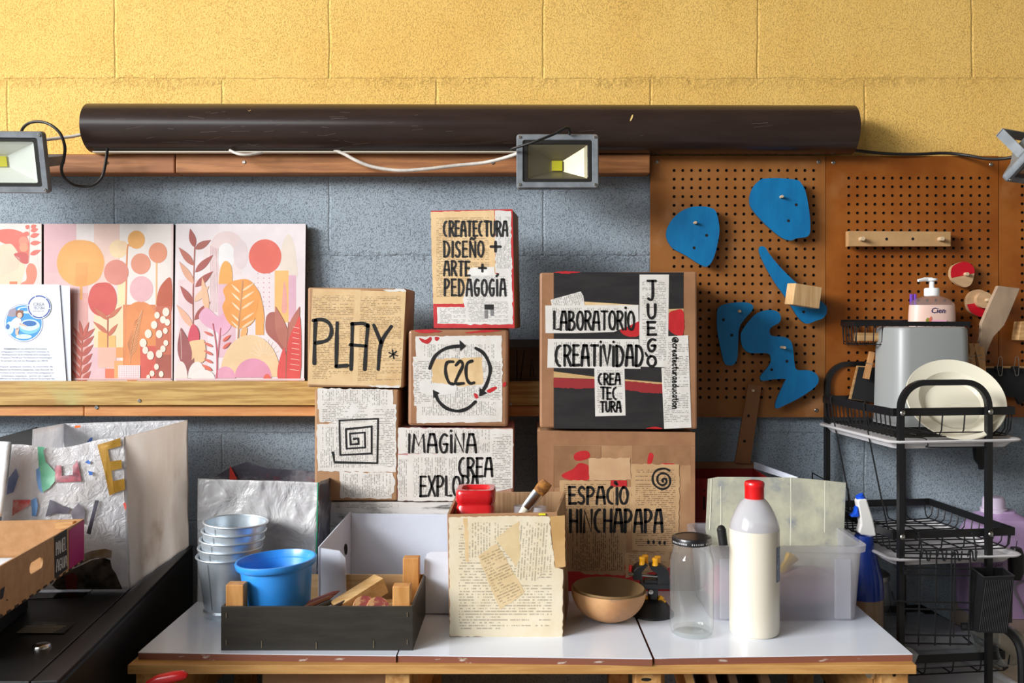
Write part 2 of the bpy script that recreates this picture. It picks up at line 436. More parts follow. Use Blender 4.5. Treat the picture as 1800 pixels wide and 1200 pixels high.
# ------------------------------------------------------------------ room shell
def wall_material():
    t = NT('painted_block_wall'); b = t.b
    tc = t.n.new('ShaderNodeTexCoord'); sp = t.n.new('ShaderNodeSeparateXYZ'); t.L(tc.outputs['Object'], sp.inputs[0])
    x, z = sp.outputs[0], sp.outputs[2]
    wob = t.noise(t.coord('Object'), 9, 3)
    cb = t.n.new('ShaderNodeCombineXYZ')
    t.L(t.math('ADD', t.math('ADD', x, 1.4569), t.math('MULTIPLY', wob, .012)), cb.inputs[0]); t.L(t.math('ADD', t.math('SUBTRACT', z, 1.8755-.206*9), t.math('MULTIPLY', wob, .012)), cb.inputs[1])
    br = t.n.new('ShaderNodeTexBrick'); br.offset = .5; br.inputs['Scale'].default_value = 1
    br.inputs['Mortar Size'].default_value = .004; br.inputs['Mortar Smooth'].default_value = 1
    br.inputs['Brick Width'].default_value = .4989; br.inputs['Row Height'].default_value = .206
    t.L(cb.outputs[0], br.inputs['Vector'])
    joint = br.outputs['Fac']
    big = t.ramp(t.noise(t.coord('Object'), 5, 4), .35, .7)
    yel = t.mix(big, lin((252, 206, 116)), lin((246, 197, 106)))
    pit = t.ramp(t.noise(t.coord('Object'), 380, 3, .7), .54, .66)
    patch = t.ramp(t.noise(t.coord('Object', (1, 1, 1.6)), 3.2, 3), .5, .66)
    yel = t.mix(t.math('MULTIPLY', t.math('MULTIPLY', pit, t.math('ADD', .06, patch)), .3), yel, lin((176, 130, 52)))
    blue = t.mix(big, lin((160, 173, 184)), lin((150, 163, 175)))
    blue = t.mix(t.math('MULTIPLY', pit, .5), blue, lin((72, 79, 88)))
    up = t.math('GREATER_THAN', z, 1.672)
    t.L(t.mix(up, blue, yel), b.inputs['Base Color']); b.inputs['Roughness'].default_value = .75; b.inputs['Specular IOR Level'].default_value = .3
    # rough lumpy bed joint in the upper courses
    seam = t.math('SUBTRACT', 1, t.ramp(t.math('ABSOLUTE', t.math('ADD', t.math('SUBTRACT', z, 1.864), t.math('MULTIPLY', t.math('SUBTRACT', wob, .5), .02))), .002, .022))
    lump = t.math('MULTIPLY', t.math('MULTIPLY', seam, t.ramp(t.noise(t.coord('Object', (1, 1, .2)), 3.5, 3),   .30, .52)), t.ramp(t.noise(t.coord('Object', (1, 1, 1.2)), 55, 5, .7), .35, .75))
    seam2 = t.math('SUBTRACT', 1, t.ramp(t.math('ABSOLUTE', t.math('SUBTRACT', z, 1.4585)), .004, .018))
    lump = t.math('ADD', lump, t.math('MULTIPLY', seam2, t.ramp(t.noise(t.coord('Object', (1, 1, 1.5)), 60, 4, .65), .45, .7)))
    n = t.bump(t.math('MULTIPLY', joint, -1), .45, .006)
    n = t.bump(lump, .7, .0045, n)
    n = t.bump(t.noise(t.coord('Object'), 330, 3, .6), .55, .003, n)
    n = t.bump(t.math('MULTIPLY', pit, -1), .7, .002, n)
    t.L(n, b.inputs['Normal']); return t.m
WALLY = 2.12
g = G(); g.box((0, WALLY+.1, 1.8), (7, .2, 3.6)); struct('wall_back', g, wall_material())
M_floor = mat('concrete_floor', (128, 122, 114), .7, c2=(108, 104, 98), ns=4, bump=.1)
g = G(); g.box((0, 0, -.05), (7, 8, .1)); struct('floor', g, M_floor)
M_plaster = mat('side_plaster', (150, 146, 138), .8, c2=(138, 134, 128), ns=3)
g = G(); g.box((3.45, 0, 1.8), (.1, 8, 3.6)); struct('wall_right', g, M_plaster)
g = G(); g.box((.7, -4.05, 1.8), (5.6, .1, 3.6)); struct('wall_front', g, M_plaster)
g = G(); g.box((0, -1.0, 3.65), (7, 6.2, .1)); struct('ceiling', g, M_plaster)

# ------------------------------------------------------------------ upper timber rail and pipe
def screw(g, p, r=.004, n=(0, -1, 0)):
    R = Vector(n).to_track_quat('Z', 'Y').to_matrix()
    g.lathe([(r, 0), (r, .0012), (r*.75, .0022), (r*.35, .0022), (r*.3, .0008), (0, .0008)], 14, p, R)
def zr(py, d): return CAMZ-(py-CY)*d/F
yf = 2.068
def rail(x0px, x1px, label, screws, d0=0):
    x0, x1 = (x0px-CX)*yf/F, (x1px-CX)*yf/F
    z0, z1 = zr(304, yf), zr(270.5, yf)
    g = G(); g.box(((x0+x1)/2, (yf+d0+WALLY)/2, (z0+z1)/2), (x1-x0, WALLY-yf-d0, z1-z0))
    t = thing('timber_rail', label, 'timber rail', ((x0+x1)/2, (yf+WALLY)/2, z0), group='reddish timber rails under the pipe')
    bm_ = part('beam', g, M_rail, t, bevel=.003)
    for sx, sy in screws:
        g = G(); screw(g, P(sx, sy, yf+d0)); part('screw', g, M_steel, bm_, smooth=1)
    return t
rail(-120, 307, 'short reddish timber rail under the left end of the pipe', [(187, 286)])
rail(308.5, 1143, 'long reddish timber rail under the middle of the pipe, behind the centre floodlight', [(429, 285), (866, 286)])
g = G(); g.box(P(88, 279, yf-.001), (.06, .003, .02)); single('steel_plate', g, mat('dull_plate', (74, 62, 56), .5, .4), 'small dull steel plate on the timber rail behind the left floodlight', 'bracket', bevel=.0008)

M_pipe = mat('brown_pvc', (48, 36, 32), .25, c2=(54, 41, 37), ns=8, stretch=(1, 6, 6), bump=.05, bs=20)
M_scratch = mat('pale_scratch', (112, 98, 92), .6)
pipe_c = P(830, 226.5, 2.063)
xl, xr = (160-CX)*2.063/F, (1498-CX)*2.063/F; R = .0545
th = thing('drain_pipe', 'long dark brown plastic pipe fixed along the yellow wall', 'pipe', ((xl+xr)/2, pipe_c.y, pipe_c.z-R))
g = G(); rot = Matrix.Rotation(math.pi/2, 3, 'Y'); dz = -.0045
rings = []
for rr, xx in ((R-.003, xl), (R, xl), (R, xr), (R-.003, xr), (R-.003, xl)):
    k = (xx-xl)/(xr-xl)
    rings.append([Vector((xx, pipe_c.y+rr*math.cos(a), pipe_c.z+.002-k*.0045+rr*math.sin(a))) for a in [2*math.pi*i/64 for i in range(64)]])
g.loft(rings, 0, False, False); TUBE = g
def on_pipe(px, py):
    z = zr(py, 2.02); a = math.asin(max(-1, min(1, (z-pipe_c.z)/R)))
    return Vector(((px-CX)*(pipe_c.y-R*math.cos(a))/F, pipe_c.y-(R+.0006)*math.cos(a), pipe_c.z+(R+.0006)*math.sin(a)))
g = G()
for px, py, w, h, sl in ((437, 191, 3.5, 5, -.3), (1110, 209, 1.6, 6, .35)):
    g.add([on_pipe(px+w*math.cos(a)*1.0+sl*h*math.sin(a), py-h*math.sin(a)) for a in [2*math.pi*i/14 for i in range(14)]], [tuple(range(14))])
part('paint_speck', g, mat('yellow_paint_fleck', (236, 200, 120), .6), th)
g = TUBE
rs = random.Random(3)
for i in range(48):
    x = rs.choice([rs.uniform(175, 620), rs.uniform(175, 1480)]); y = rs.uniform(196, 255); ln = rs.uniform(4, 34); sl = rs.uniform(-.5, .35); w = rs.uniform(.2, .45)
    a, b = on_pipe(x, y), on_pipe(x+ln, y+sl*ln*.5); c, d = on_pipe(x+ln, y+sl*ln*.5+w), on_pipe(x, y+w)
    g.add([a, b, c, d], [(0, 1, 2, 3)], 1)
part('tube', g, [M_pipe, M_scratch], th, smooth=1)
g = G(); g.box(P(540, 268, 2.055), (.96, .02, .003)); single('trunking_strip', g, mat('cream_strip', (205, 196, 178), .5), 'thin cream trunking strip under the left half of the pipe', 'strip')

# ------------------------------------------------------------------ cables
M_cablew = mat('white_cable', (214, 206, 196), .5, c2=(190, 182, 172), ns=40)
M_cableb = mat('black_cable', (30, 30, 33), .45)
def cable(pts, r, m, label):
    g = G(); g.tube([P(*p) for p in pts], r, 10, k=6); return single('cable', g, m, label, 'cable', smooth=1)
cable([(60, 247, 2.04), (78, 246, 2.04), (100, 243, 2.05), (125, 240, 2.06), (150, 235, 2.065), (165, 233, 2.065), (200, 232, 2.06)], .0038, M_cablew, 'short white cable from the left floodlight into the pipe end')
cable([(34, 244, 2.01), (38, 230, 2.0), (44, 221, 1.99), (55, 215, 1.98), (72, 214, 1.97), (90, 220, 1.96), (106, 235, 1.96), (114, 258, 1.965), (112, 280, 1.97), (108, 296, 1.97), (113, 312, 1.975), (128, 324, 1.98), (146, 327.5, 1.99), (164, 325, 1.995), (178, 313, 1.998), (184, 295, 2.0), (188, 270, 2.01), (189, 262, 2.02)], .0032, M_cableb, 'black cable looping beside the left floodlight')
cable([(404, 264, 2.04), (412, 268, 2.035), (424, 271.5, 2.03), (440, 271.5, 2.03), (462, 268, 2.04)], .0032, M_cablew, 'short white cable end poking out under the pipe')
cable([(588, 264, 2.05), (604, 270, 2.045), (626, 282, 2.04), (655, 293, 2.04), (700, 299.5, 2.035), (750, 297, 2.03), (800, 291, 2.03), (850, 286, 2.02), (885, 278, 2.0), (912, 269, 1.98)], .004, M_cablew, 'long white cable sagging in front of the timber rail')
cable([(898, 263, 1.94), (905, 260, 1.93), (940, 249, 1.915), (975, 235, 1.92), (990, 227, 1.925), (997, 224, 1.932), (1001, 229, 1.94), (1001, 237, 1.945)], .0028, M_cableb, 'black cable bent over the top of the centre floodlight')
cable([(1490, 261, 2.09), (1510, 265, 2.085), (1560, 270, 2.08), (1610, 271, 2.085), (1660, 269, 2.09), (1700, 273, 2.07), (1735, 279, 2.03), (1770, 278, 1.99), (1810, 268, 1.96)], .0036, M_cableb, 'black cable trailing from the right end of the pipe')

# ------------------------------------------------------------------ floodlights
M_lens = clear('floodlight_glass', (252, 254, 253), .01, (200, 205, 205), .03, 1.0)
M_refl = mat('reflector', (170, 158, 134), .45, .8)
M_led = mat('yellow_led', (236, 222, 20), .5)
M_trimd = mat('black_gasket', (34, 32, 30), .4)
def floodlight(label, M, w=.178, h=.121, refl=None):
    t = thing('floodlight', label, 'floodlight', group='floodlights on the wall rail', M=M)
    # local frame: x right, z up, -y towards the viewer; lens face at y=0
    def ring(w, h, y, r): return [Vector((p.x, y, p.y)) for p in rrect(w, h, r)]
    g = G(); g.loft([ring(w*.45, h*.45, .058, .01), ring(w*.7, h*.68, .03, .01), ring(w*.96, h*.95, .012, .008), ring(w, h, .008, .008), ring(w, h, -.003, .007), ring(w-.004, h-.004, -.006, .006), ring(w-.026, h-.026, -.006, .005), ring(w-.03, h-.03, 0, .004)], 0, True, False)
    hs_ = part('housing', g, M_grey, t, local=True, smooth=1)
    g = G(); g.loft([ring(w-.028, h-.028, -.003, .004), ring(w-.046, h-.042, -.003, .004), ring(w-.05, h-.045, .002, .003)], 0, False, False)
    part('gasket', g, M_trimd, t, local=True)
    g = G(); W0, H0 = w-.048, h-.043; q = .013
    a = [(-W0/2, H0/2), (W0/2, H0/2), (W0/2, -H0/2), (-W0/2, -H0/2)]; b = [(-q, q-.001), (q, q-.001), (q, -q+.001), (-q, -q+.001)]
    a2 = [(x*.9, z*.86) for x, z in a]
    g.add([(x, .0, z) for x, z in a]+[(x, .006, z) for x, z in a2]+[(x, .036, z) for x, z in b], [(i, (i+1) % 4, 4+(i+1) % 4, 4+i) for i in range(4)]+[(4+i, 4+(i+1) % 4, 8+(i+1) % 4, 8+i) for i in range(4)]+[(8, 9, 10, 11)])
    rf_ = part('reflector', g, refl or M_refl, t, local=True)
    g = G(); g.box((0, .0335, 0), (q*1.75, .003, q*1.7)); part('led_chip', g, M_led, rf_, local=True)
    g = G(); g.box((0, -.0008, 0), (w-.046, .0014, h-.042)); part('front_glass', g, M_lens, t, local=True)
    for sx in (-1, 1):
        for sz in (-1, 1):
            g = G(); screw(g, (sx*(w/2-.0075), -.006, sz*(h/2-.0075)), .0034); part('screw', g, M_steel, hs_, local=True, smooth=1)
    g = G(); g.box((w/2-.008, .04, 0), (.003, .09, .02)); g.box((-w/2+.008, .04, 0), (.003, .09, .02)); g.box((0, .085, 0), (w-.013, .003, .02))
    part('mounting_bracket', g, M_grey, t, local=True)
    return t
def pose(px, py, d, yaw=0, pitch=0, roll=0):
    return Matrix.Translation(P(px, py, d)) @ Matrix.Rotation(math.radians(yaw), 4, 'Z') @ Matrix.Rotation(math.radians(pitch), 4, 'X') @ Matrix.Rotation(math.radians(roll), 4, 'Y')
FL = floodlight('centre grey floodlight hanging in front of the brown pipe', pose(980, 284, 1.95, 0, -6, 0), .176, .119)
floodlight('left grey floodlight at the frame edge, its reflector whitened for mirrored daylight', pose(-12, 285, 1.935, 2, 13, 0), .226, .130, mat('daylit_reflector', (240, 239, 232), .3, .1))  # reflector colour whitened to stand in for mirrored daylight
Rr = Matrix.Rotation(math.radians(30), 4, 'Z') @ Matrix.Rotation(math.radians(48), 4, 'X')
RP = Matrix.Translation(P(1767, 320, 1.9)-Rr @ Vector((-.088, -.006, -.0595))) @ Rr
copy_thing(FL, RP, 'right grey floodlight tilted down above the pegboard, cut by the frame edge')

# ------------------------------------------------------------------ pegboards
M_peg = mat('hardboard', (162, 106, 56), .4, c2=(146, 90, 42), ns=7, bump=.12, bs=70, c3=(174, 122, 80), ns3=9, spec=.4)
M_peg2 = mat('dark_hardboard', (156, 90, 34), .38, c2=(134, 70, 20), ns=6, bump=.12, bs=70, c3=(154, 98, 52), ns3=8, spec=.4)
M_pegin = mat('hole_rim', (30, 18, 9), .9)  # hole walls and backs near-black, the shade inside is painted on
PEGY = 2.092
def pegboard(px0, px1, py0, py1, hx0, hy0, nx, ny, m, label, screws, pitch_px=15.33):
    d = PEGY; t = thing('pegboard', label, 'pegboard', P((px0+px1)/2, py1, d), group='brown hardboard pegboards on the wall')
    x0, x1, z0, z1 = (px0-CX)*d/F, (px1-CX)*d/F, zr(py1, d), zr(py0, d)
    p = pitch_px*d/F; r = .0037
    gx0 = (hx0-CX)*d/F-p/2; gz1 = zr(hy0, d)+p/2; gx1 = gx0+nx*p; gz0 = gz1-ny*p
    g = G(); T = .004
    def quad(a, b, c, e):  # x0 x1 z0 z1
        g.add([(a, d, e), (b, d, e), (b, d, c), (a, d, c)], [(0, 3, 2, 1)])
    quad(x0, x1, gz1, z1); quad(x0, x1, z0, gz0); quad(x0, gx0, gz0, gz1)
    if gx1 < x1: quad(gx1, x1, gz0, gz1)
    ang = [math.radians(22.5+45*i) for i in range(8)]
    for i in range(nx):
        for j in range(ny):
            cx, cz = gx0+(i+.5)*p, gz1-(j+.5)*p; h = p/2
            sq = [(h, h*.414), (h*.414, h), (-h*.414, h), (-h, h*.414), (-h, -h*.414), (-h*.414, -h), (h*.414, -h), (h, -h*.414)]
            out = [(cx+a, d, cz+b) for a, b in sq]; inn = [(cx+r*math.cos(a), d, cz+r*math.sin(a)) for a in ang]; bk = [(a, d+T, b) for a, _, b in inn]
            o = len(g.v); g.v += [Vector(q) for q in out+inn+bk]
            cor = [(h, h), (-h, h), (-h, -h), (h, -h)]; co_ = len(g.v); g.v += [Vector((cx+a, d, cz+b)) for a, b in cor]
            for k in range(8):
                k2 = (k+1) % 8
                g.f.append([o+k, o+8+k, o+8+k2, o+k2]); g.m.append(0)
                g.f.append([o+8+k, o+16+k, o+16+k2, o+8+k2]); g.m.append(1)
            for c, (a, b) in enumerate(((0, 1), (2, 3), (4, 5), (6, 7))):
                g.f.append([co_+c, o+a, o+b]); g.m.append(0)
            g.f.append([o+16+k for k in range(8)]); g.m.append(1)
    for q in (((x0, z0), (x0, z1)), ((x0, z1), (x1, z1)), ((x1, z1), (x1, z0)), ((x1, z0), (x0, z0))):
        (a, b), (c, e) = q; g.add([(a, d, b), (c, d, e), (c, d+.012, e), (a, d+.012, b)], [(0, 1, 2, 3)])
    g.add([(x0, d+.012, z0), (x1, d+.012, z0), (x1, d+.012, z1), (x0, d+.012, z1)], [(0, 1, 2, 3)])
    pb_ = part('perforated_board', g, [m, M_pegin], t)
    for s in screws:
        g = G(); screw(g, P(s[0], s[1], d), .0045); part('screw', g, M_steel, pb_, smooth=1)
    return t
pegboard(1143.5, 1450.5, 274, 733, 1185, 299.5, 17, 27, M_peg, 'left pegboard, the one holding the blue wooden shapes', [(1155, 284.5), (1439, 284.5), (1435, 721)])
pegboard(1451.5, 1755, 274, 733, 1492, 313, 17, 27, M_peg2, 'middle pegboard, the darker one behind the pink soap bottle', [(1465, 285.5), (1742, 289)])
pegboard(1756.5, 2050, 275, 733, 1797, 327.5, 16, 26, M_peg2, 'right pegboard at the frame edge, partly behind the wooden paddle', [])

# ------------------------------------------------------------------ shapes hung on the pegboards
M_blue = mat('blue_stain', (0, 116, 172), .5, c2=(0, 104, 160), ns=12, stretch=(3, 1, 1), bump=.08, bs=60)
M_ply = mat('ply_edge', (58, 66, 78), .7)
def hung_shape(name, pts, d, label, cat, m, pegs=(), holes=(), thick=.006, group=None, k=6, peg_len=.022, mside=None, peg_r=.0032):
    f = Face((0, d, 0), (0, -1, 0)); poly = [f.pt(p.x, p.y) for p in (catmull([(x, y, 0) for x, y in pts], k, True) if k else [Vector((x, y, 0)) for x, y in pts])]
    t = thing(name, label, cat, f.pt(sum(p[0] for p in pts)/len(pts), max(p[1] for p in pts)), group=group)
    g = G(); g.prism(poly, (0, thick, 0), 0, 1); pl_ = part('plate', g, [m, mside or M_ply], t)
    for px, py in pegs:
        g = G(); c = f.pt(px, py); g.tube([c+Vector((0, -peg_len*.55, 0)), c+Vector((0, PEGY+.006-d, 0))], peg_r, 12); part('peg', g, M_dowel, t, label='pale wooden peg', smooth=1)
    for px, py in holes:
        g = G(); c = f.pt(px, py, .0003); g.add([c+Vector((.0034*math.cos(a), 0, .0034*math.sin(a))) for a in [2*math.pi*i/14 for i in range(14)]], [tuple(range(14))]); part('hole', g, M_hole, pl_)
    return t
GB = 'blue wooden shapes hung on the left pegboard'
zc = Z(1130, 260, 4)
hung_shape('wooden_shape', zc([(330, 418), (400, 410), (470, 418), (515, 450), (538, 560), (528, 660), (495, 780), (450, 833), (395, 815), (300, 755), (205, 700), (163, 615), (190, 525), (255, 455)]), 2.064, 'rounded blue wooden shape at upper left of the pegboard', 'wooden shape', M_blue, zc([(364, 527)]), zc([(448, 614), (360, 702)]), group=GB)
hung_shape('wooden_shape', zc([(860, 214), (960, 211), (1085, 225), (1115, 250), (1145, 310), (1168, 430), (1178, 560), (1160, 620), (1080, 635), (1040, 650), (975, 630), (870, 545), (770, 435), (748, 360), (775, 275), (825, 225)]), 2.066, 'largest blue wooden shape, a lopsided pebble at upper right of the pegboard', 'wooden shape', M_blue, zc([(970, 345)]), zc([(1078, 399), (1024, 511)]), group=GB, k=4)
hung_shape('wooden_shape', zc([(830, 690), (862, 700), (890, 745), (960, 830), (1060, 930), (1180, 1020), (1265, 1085), (1297, 1130), (1275, 1190), (1215, 1215), (1150, 1235), (1095, 1195), (1040, 1110), (985, 1025), (930, 950), (870, 850), (825, 755), (815, 712)]), 2.064, 'long blue boomerang shape behind the small pine block', 'wooden shape', M_blue, [], zc([(1130, 1152)]), group=GB, k=4)
zd = Z(1230, 460, 3.244)
hung_shape('wooden_shape', zd([(108, 260), (160, 238), (250, 230), (300, 245), (300, 275), (262, 320), (228, 370), (220, 440), (215, 540), (195, 585), (160, 590), (140, 575), (120, 500), (100, 390), (98, 310)]), 2.064, 'blue bean shape hanging left of the wavy blue shape', 'wooden shape', M_blue, zd([(222, 282)]), zd([(135, 330), (183, 418)]), group=GB, k=4)
hung_shape('wooden_shape', zd([(300, 315), (345, 285), (400, 274), (445, 285), (463, 315), (452, 348), (410, 372), (398, 398), (415, 422), (480, 428), (518, 450), (533, 500), (540, 575), (555, 615), (620, 618), (665, 640), (678, 680), (650, 720), (570, 775), (490, 815), (440, 836), (430, 820), (440, 780), (480, 690), (487, 668), (420, 670), (355, 678), (347, 650), (395, 590), (405, 550), (385, 522), (290, 520), (250, 495), (235, 445), (240, 395)]), 2.06, 'wavy blue branching shape at lower right of the pegboard', 'wooden shape', M_blue, zd([(465, 487)]), zd([(497, 567), (410, 615)]), group=GB, k=4, peg_len=.05)
# block on the boomerang
c = P(1412, 520, 2.03); Rm = Matrix.Rotation(math.radians(8), 3, 'Y') @ Matrix.Rotation(math.radians(14), 3, 'Z')
g = G(); g.box(c, (.068, .035, .048), Rm); single('pine_block', g, mat('clear_pine', (222, 184, 134), .55, c2=(200, 158, 108), ns=12, stretch=(16, 1, 1), bump=.08), 'small pale pine block fixed on the blue boomerang shape', 'wooden block', bevel=.002)
# hanging brown slat
f = Face((0, 2.075, 0), (0, -1, 0)); M_slat = mat('brown_slat', (140, 92, 52), .6, c2=(120, 76, 40), ns=10, stretch=(1, 1, .2))
hung_shape('wooden_batten', zd([(277, 697), (352, 708), (288, 1150), (200, 1145)]), 2.07, 'brown wooden slat with three holes hanging slanted at the pegboard bottom', 'wooden slat', M_slat, zd([(302, 733)]), zd([(278, 878), (255, 1022)]), group=None, k=0, mside=M_slat, peg_len=.012)
# peg rail
M_mdf = mat('mdf', (192, 152, 104), .6, c2=(180, 140, 94), ns=20)
ze = Z(1440, 260, 4)
hung_shape('peg_rail', ze([(207, 583), (924, 588), (924, 690), (207, 690)]), 2.062, 'tan wooden peg rail mounted on the middle pegboard', 'peg rail', M_mdf, ze([(291, 641), (845, 641)]), ze([(474, 640), (658, 639)]), thick=.02, k=0, mside=M_mdf, peg_len=.03, peg_r=.0048)
def pebble(outer, split, d, label, knob, inner=None):
    f = Face((0, d, 0), (0, -1, 0)); pts = [(p.x, p.y) for p in catmull([(x, y, 0) for x, y in outer], 5, True)]
    t = thing('wooden_disc', label, 'wooden disc', f.pt(outer[0][0], outer[0][1]), group='red and bare wood discs on the pegboard')
    mb = mat('bare_wood', (196, 160, 122), .6, c2=(180, 144, 106), ns=12, stretch=(1, 1, 6)); mr = mat('deep_red', (190, 12, 34), .45)
    g = G(); g.prism([f.pt(x, y) for x, y in pts], (0, .012, 0)); part('plate', g, mb, t)
    # painted half: clip the outline by the dividing line
    (x0, y0), (x1, y1), keep = split
    side = lambda p: ((x1-x0)*(p[1]-y0)-(y1-y0)*(p[0]-x0))*keep
    out = []
    for i in range(len(pts)):
        a, b = pts[i], pts[(i+1) % len(pts)]; sa, sb = side(a), side(b)
        if sa >= 0: out.append(a)
        if sa*sb < 0: k = sa/(sa-sb); out.append((a[0]+(b[0]-a[0])*k, a[1]+(b[1]-a[1])*k))
    g = G(); f.poly(g, out, .0004); part('painted_half', g, mr, t, label='red painted half')
    if inner:
        g = G(); f2 = [f.pt(inner[0]+inner[2]*math.cos(a), inner[1]+inner[2]*math.sin(a), .014) for a in [2*math.pi*i/32 for i in range(32)]]
        g.prism(f2, (0, .014, 0)); part('small_disc', g, mb, t)
    o = .014 if inner else 0; cc = f.pt(knob[0], knob[1], o)
    g = G(); g.tube([cc+Vector((0, -.012, 0)), cc+Vector((0, PEGY-d+o+.006, 0))], .004, 12); part('peg', g, M_dowel, t, smooth=1)
pebble(ze([(1010, 800), (1060, 812), (1090, 850), (1088, 900), (1070, 955), (1030, 978), (985, 965), (940, 930), (924, 885), (940, 830)]), (ze([(924, 915)])[0], ze([(1092, 880)])[0], -1), 2.066, 'pebble-shaped wooden disc with red upper half, upper of the two', ze([(1026, 887)])[0])
zp = Z(1680, 480, 7.5)
pebble(zp([(310, 215), (400, 250), (452, 330), (455, 430), (420, 520), (360, 575), (280, 560), (190, 505), (148, 410), (160, 310), (220, 240)]), (zp([(140, 410)])[0], zp([(260, 396)])[0], 1), 2.07, 'round wooden disc with red lower half and a knob, lower of the two', zp([(365, 357)])[0], (*zp([(345, 355)])[0], 14.2))
# paddle
M_paddle = mat('grey_wood', (178, 152, 126), .65, c2=(158, 134, 112), ns=10, stretch=(2, 1, 1), bump=.1, c3=(150, 140, 134), ns3=12)
pts = zp([(560, 165), (850, 200), (700, 560), (640, 690), (500, 840), (430, 990), (400, 1100), (360, 1260), (230, 1240), (290, 985), (335, 840), (342, 660), (480, 340)])
g = G(); f = Face(P(1750, 560, 2.03), (0.12, -1, 0.0)); g.prism([f.pt(*p) for p in pts], (0, .012, 0)); single('wooden_paddle', g, M_paddle, 'broad grey-brown wooden paddle hanging at the right of the pegboard', 'paddle', bevel=.0012)
g = G(); f = Face((0, 2.05, 0), (0, -1, 0)); g.prism([f.pt(*p) for p in zp([(858, 635), (1000, 625), (1000, 890), (818, 885)])], (0, .03, 0)); single('wooden_hook', g, M_pine, 'orange-brown wooden block on the right pegboard at the frame edge', 'wooden block', bevel=.002)
# ------------------------------------------------------------------ ledge made of two timbers
def plank(name, x0px, x1px, y0, y1, d, back, m, label, screws, group=None):
    x0, x1 = (x0px-CX)*d/F, (x1px-CX)*d/F; z0, z1 = zr(y1, d), zr(y0, d)
    t = thing(name, label, 'timber ledge', ((x0+x1)/2, d, z0), group=group)
    g = G(); g.box(((x0+x1)/2, (d+back)/2, (z0+z1)/2), (x1-x0, back-d, z1-z0)); part('plank', g, m, t, bevel=.002)
    for px, py, r in screws:
        g = G(); screw(g, P(px, py, d), r); part('screw', g, M_steel, t, smooth=1)
plank('timber_lip', -140, 1143, 670, 712.5, 2.035, 2.053, M_lip, 'long greenish yellow timber board along the front of the ledge', [(245, 704, .004), (898, 710, .0035), (170, 715.0, .0001)])
plank('timber_beam', -140, 147, 713, 731, 2.047, WALLY, M_orange, 'left orange timber under the ledge, below the paper flyer', [], 'orange timbers under the ledge')
plank('timber_beam', 148, 1143, 713, 731.5, 2.045, WALLY, M_orange, 'right orange timber under the ledge, running behind the boxes', [(170, 715.5, .005)], 'orange timbers under the ledge')
# dark board with scratched letters lying behind the boxes
M_dkb = mat('dark_brown_board', (104, 74, 48), .6, c2=(88, 62, 40), ns=6, stretch=(1, 6, 12))
t = thing('lettered_board', 'dark brown board with carved letters in the gap between the boxes', 'board', P(925, 668, 2.075))
g = G(); g.box(P(930, 641, 2.08), (.30, .02, .085)); part('board', g, M_dkb, t, bevel=.001)
f = Face((0, 2.07, 0), (0, -1, 0)); g = G(); zv = Z(860, 560, 3.53)
for s in ([(172, 195), (172, 385)], [(218, 195), (192, 385)], [(252, 352), (265, 240), (277, 352), (252, 352)]): f.stroke(g, zv(s), 1.6, k=0)
part('carved_letters', g, M_hole, t)
g = G(); g.box(P(930, 603, 2.09), (.32, .05, .018)); single('slate_strip', g, mat('slate_grey', (92, 98, 106), .7, bump=.4, bs=120), 'dark slate grey strip above the lettered board between the boxes', 'strip', bevel=.001)

# ------------------------------------------------------------------ painted canvases
M_can = mat('canvas_edge', (74, 54, 42), .8); M_canb = mat('canvas_back', (40, 32, 28), .8)
PAL = {}
def paint(r, g, b):
    k = 'paint_%d_%d_%d' % (r, g, b)
    r, g, b = int(r*.9), int(g*.9), int(b*.9)
    return mat(k, (r, g, b), .6, c2=(r+9, g+9, b+9), ns=14, bump=.12, bs=30, bd=.0015)
def canvas(px0, px1, py0, py1, label, art, bg, px0b=None, px1b=None):
    n = Vector((0, -1, .085)); f = Face((0, 2.062, 1.12), n)
    tl, tr, br, bl = f.pt(px0, py0), f.pt(px1, py0), f.pt(px1b or px1, py1), f.pt(px0b or px0, py1)
    t = thing('painted_canvas', label, 'canvas painting', (bl+br)/2, group='painted canvases on the wooden ledge')
    g = G(); back = -f.n*.016; g.panel([tl, tr, br, bl], back); part('stretcher', g, [M_can], t, bevel=.0008)
    g = G(); mats = []; f.poly(g, [(px0, py0), (px1, py0), (px1b or px1, py1), (px0b or px0, py1)], .0003, 0); mats.append(paint(*bg))
    off = [.0003]
    def M(c):
        m = paint(*c)
        if m not in mats: mats.append(m)
        return mats.index(m)
    class A:
        def nxt(s): off[0] += .000012; return off[0]
        def rect(s, z, x0, y0, x1, y1, c): f.poly(g, z([(x0, y0), (x1, y0), (x1, y1), (x0, y1)]), s.nxt(), M(c))
        def blob(s, z, pts, c, k=5): f.blob(g, z(pts), s.nxt(), M(c), k)
        def poly(s, z, pts, c): f.poly(g, z(pts), s.nxt(), M(c))
        def disc(s, z, x, y, rx, ry, c, a0=0, a1=360):
            (a, b), (a2, b2) = z([(x, y), (x+rx, y+ry)]); f.disc(g, a, b, a2-a, b2-b, s.nxt(), M(c), a0, a1)
        def leaf(s, z, x0, y0, x1, y1, w, c, bend=0):
            dx, dy = x1-x0, y1-y0; l = math.hypot(dx, dy); nx, ny = -dy/l, dx/l; L, R = [], []
            for i in range(9):
                k = i/8; ww = w*math.sin(math.pi*k**.8)/2; b = bend*math.sin(math.pi*k)
                L.append((x0+dx*k+nx*(ww+b), y0+dy*k+ny*(ww+b))); R.append((x0+dx*k+nx*(b-ww), y0+dy*k+ny*(b-ww)))
            f.poly(g, z(L+R[-2:0:-1]), s.nxt(), M(c))
        def line(s, z, pts, w, c): 
            q = z(pts); f.stroke(g, q, w, s.nxt(), M(c))
    art(A()); part('painted_picture', g, mats, t); return t
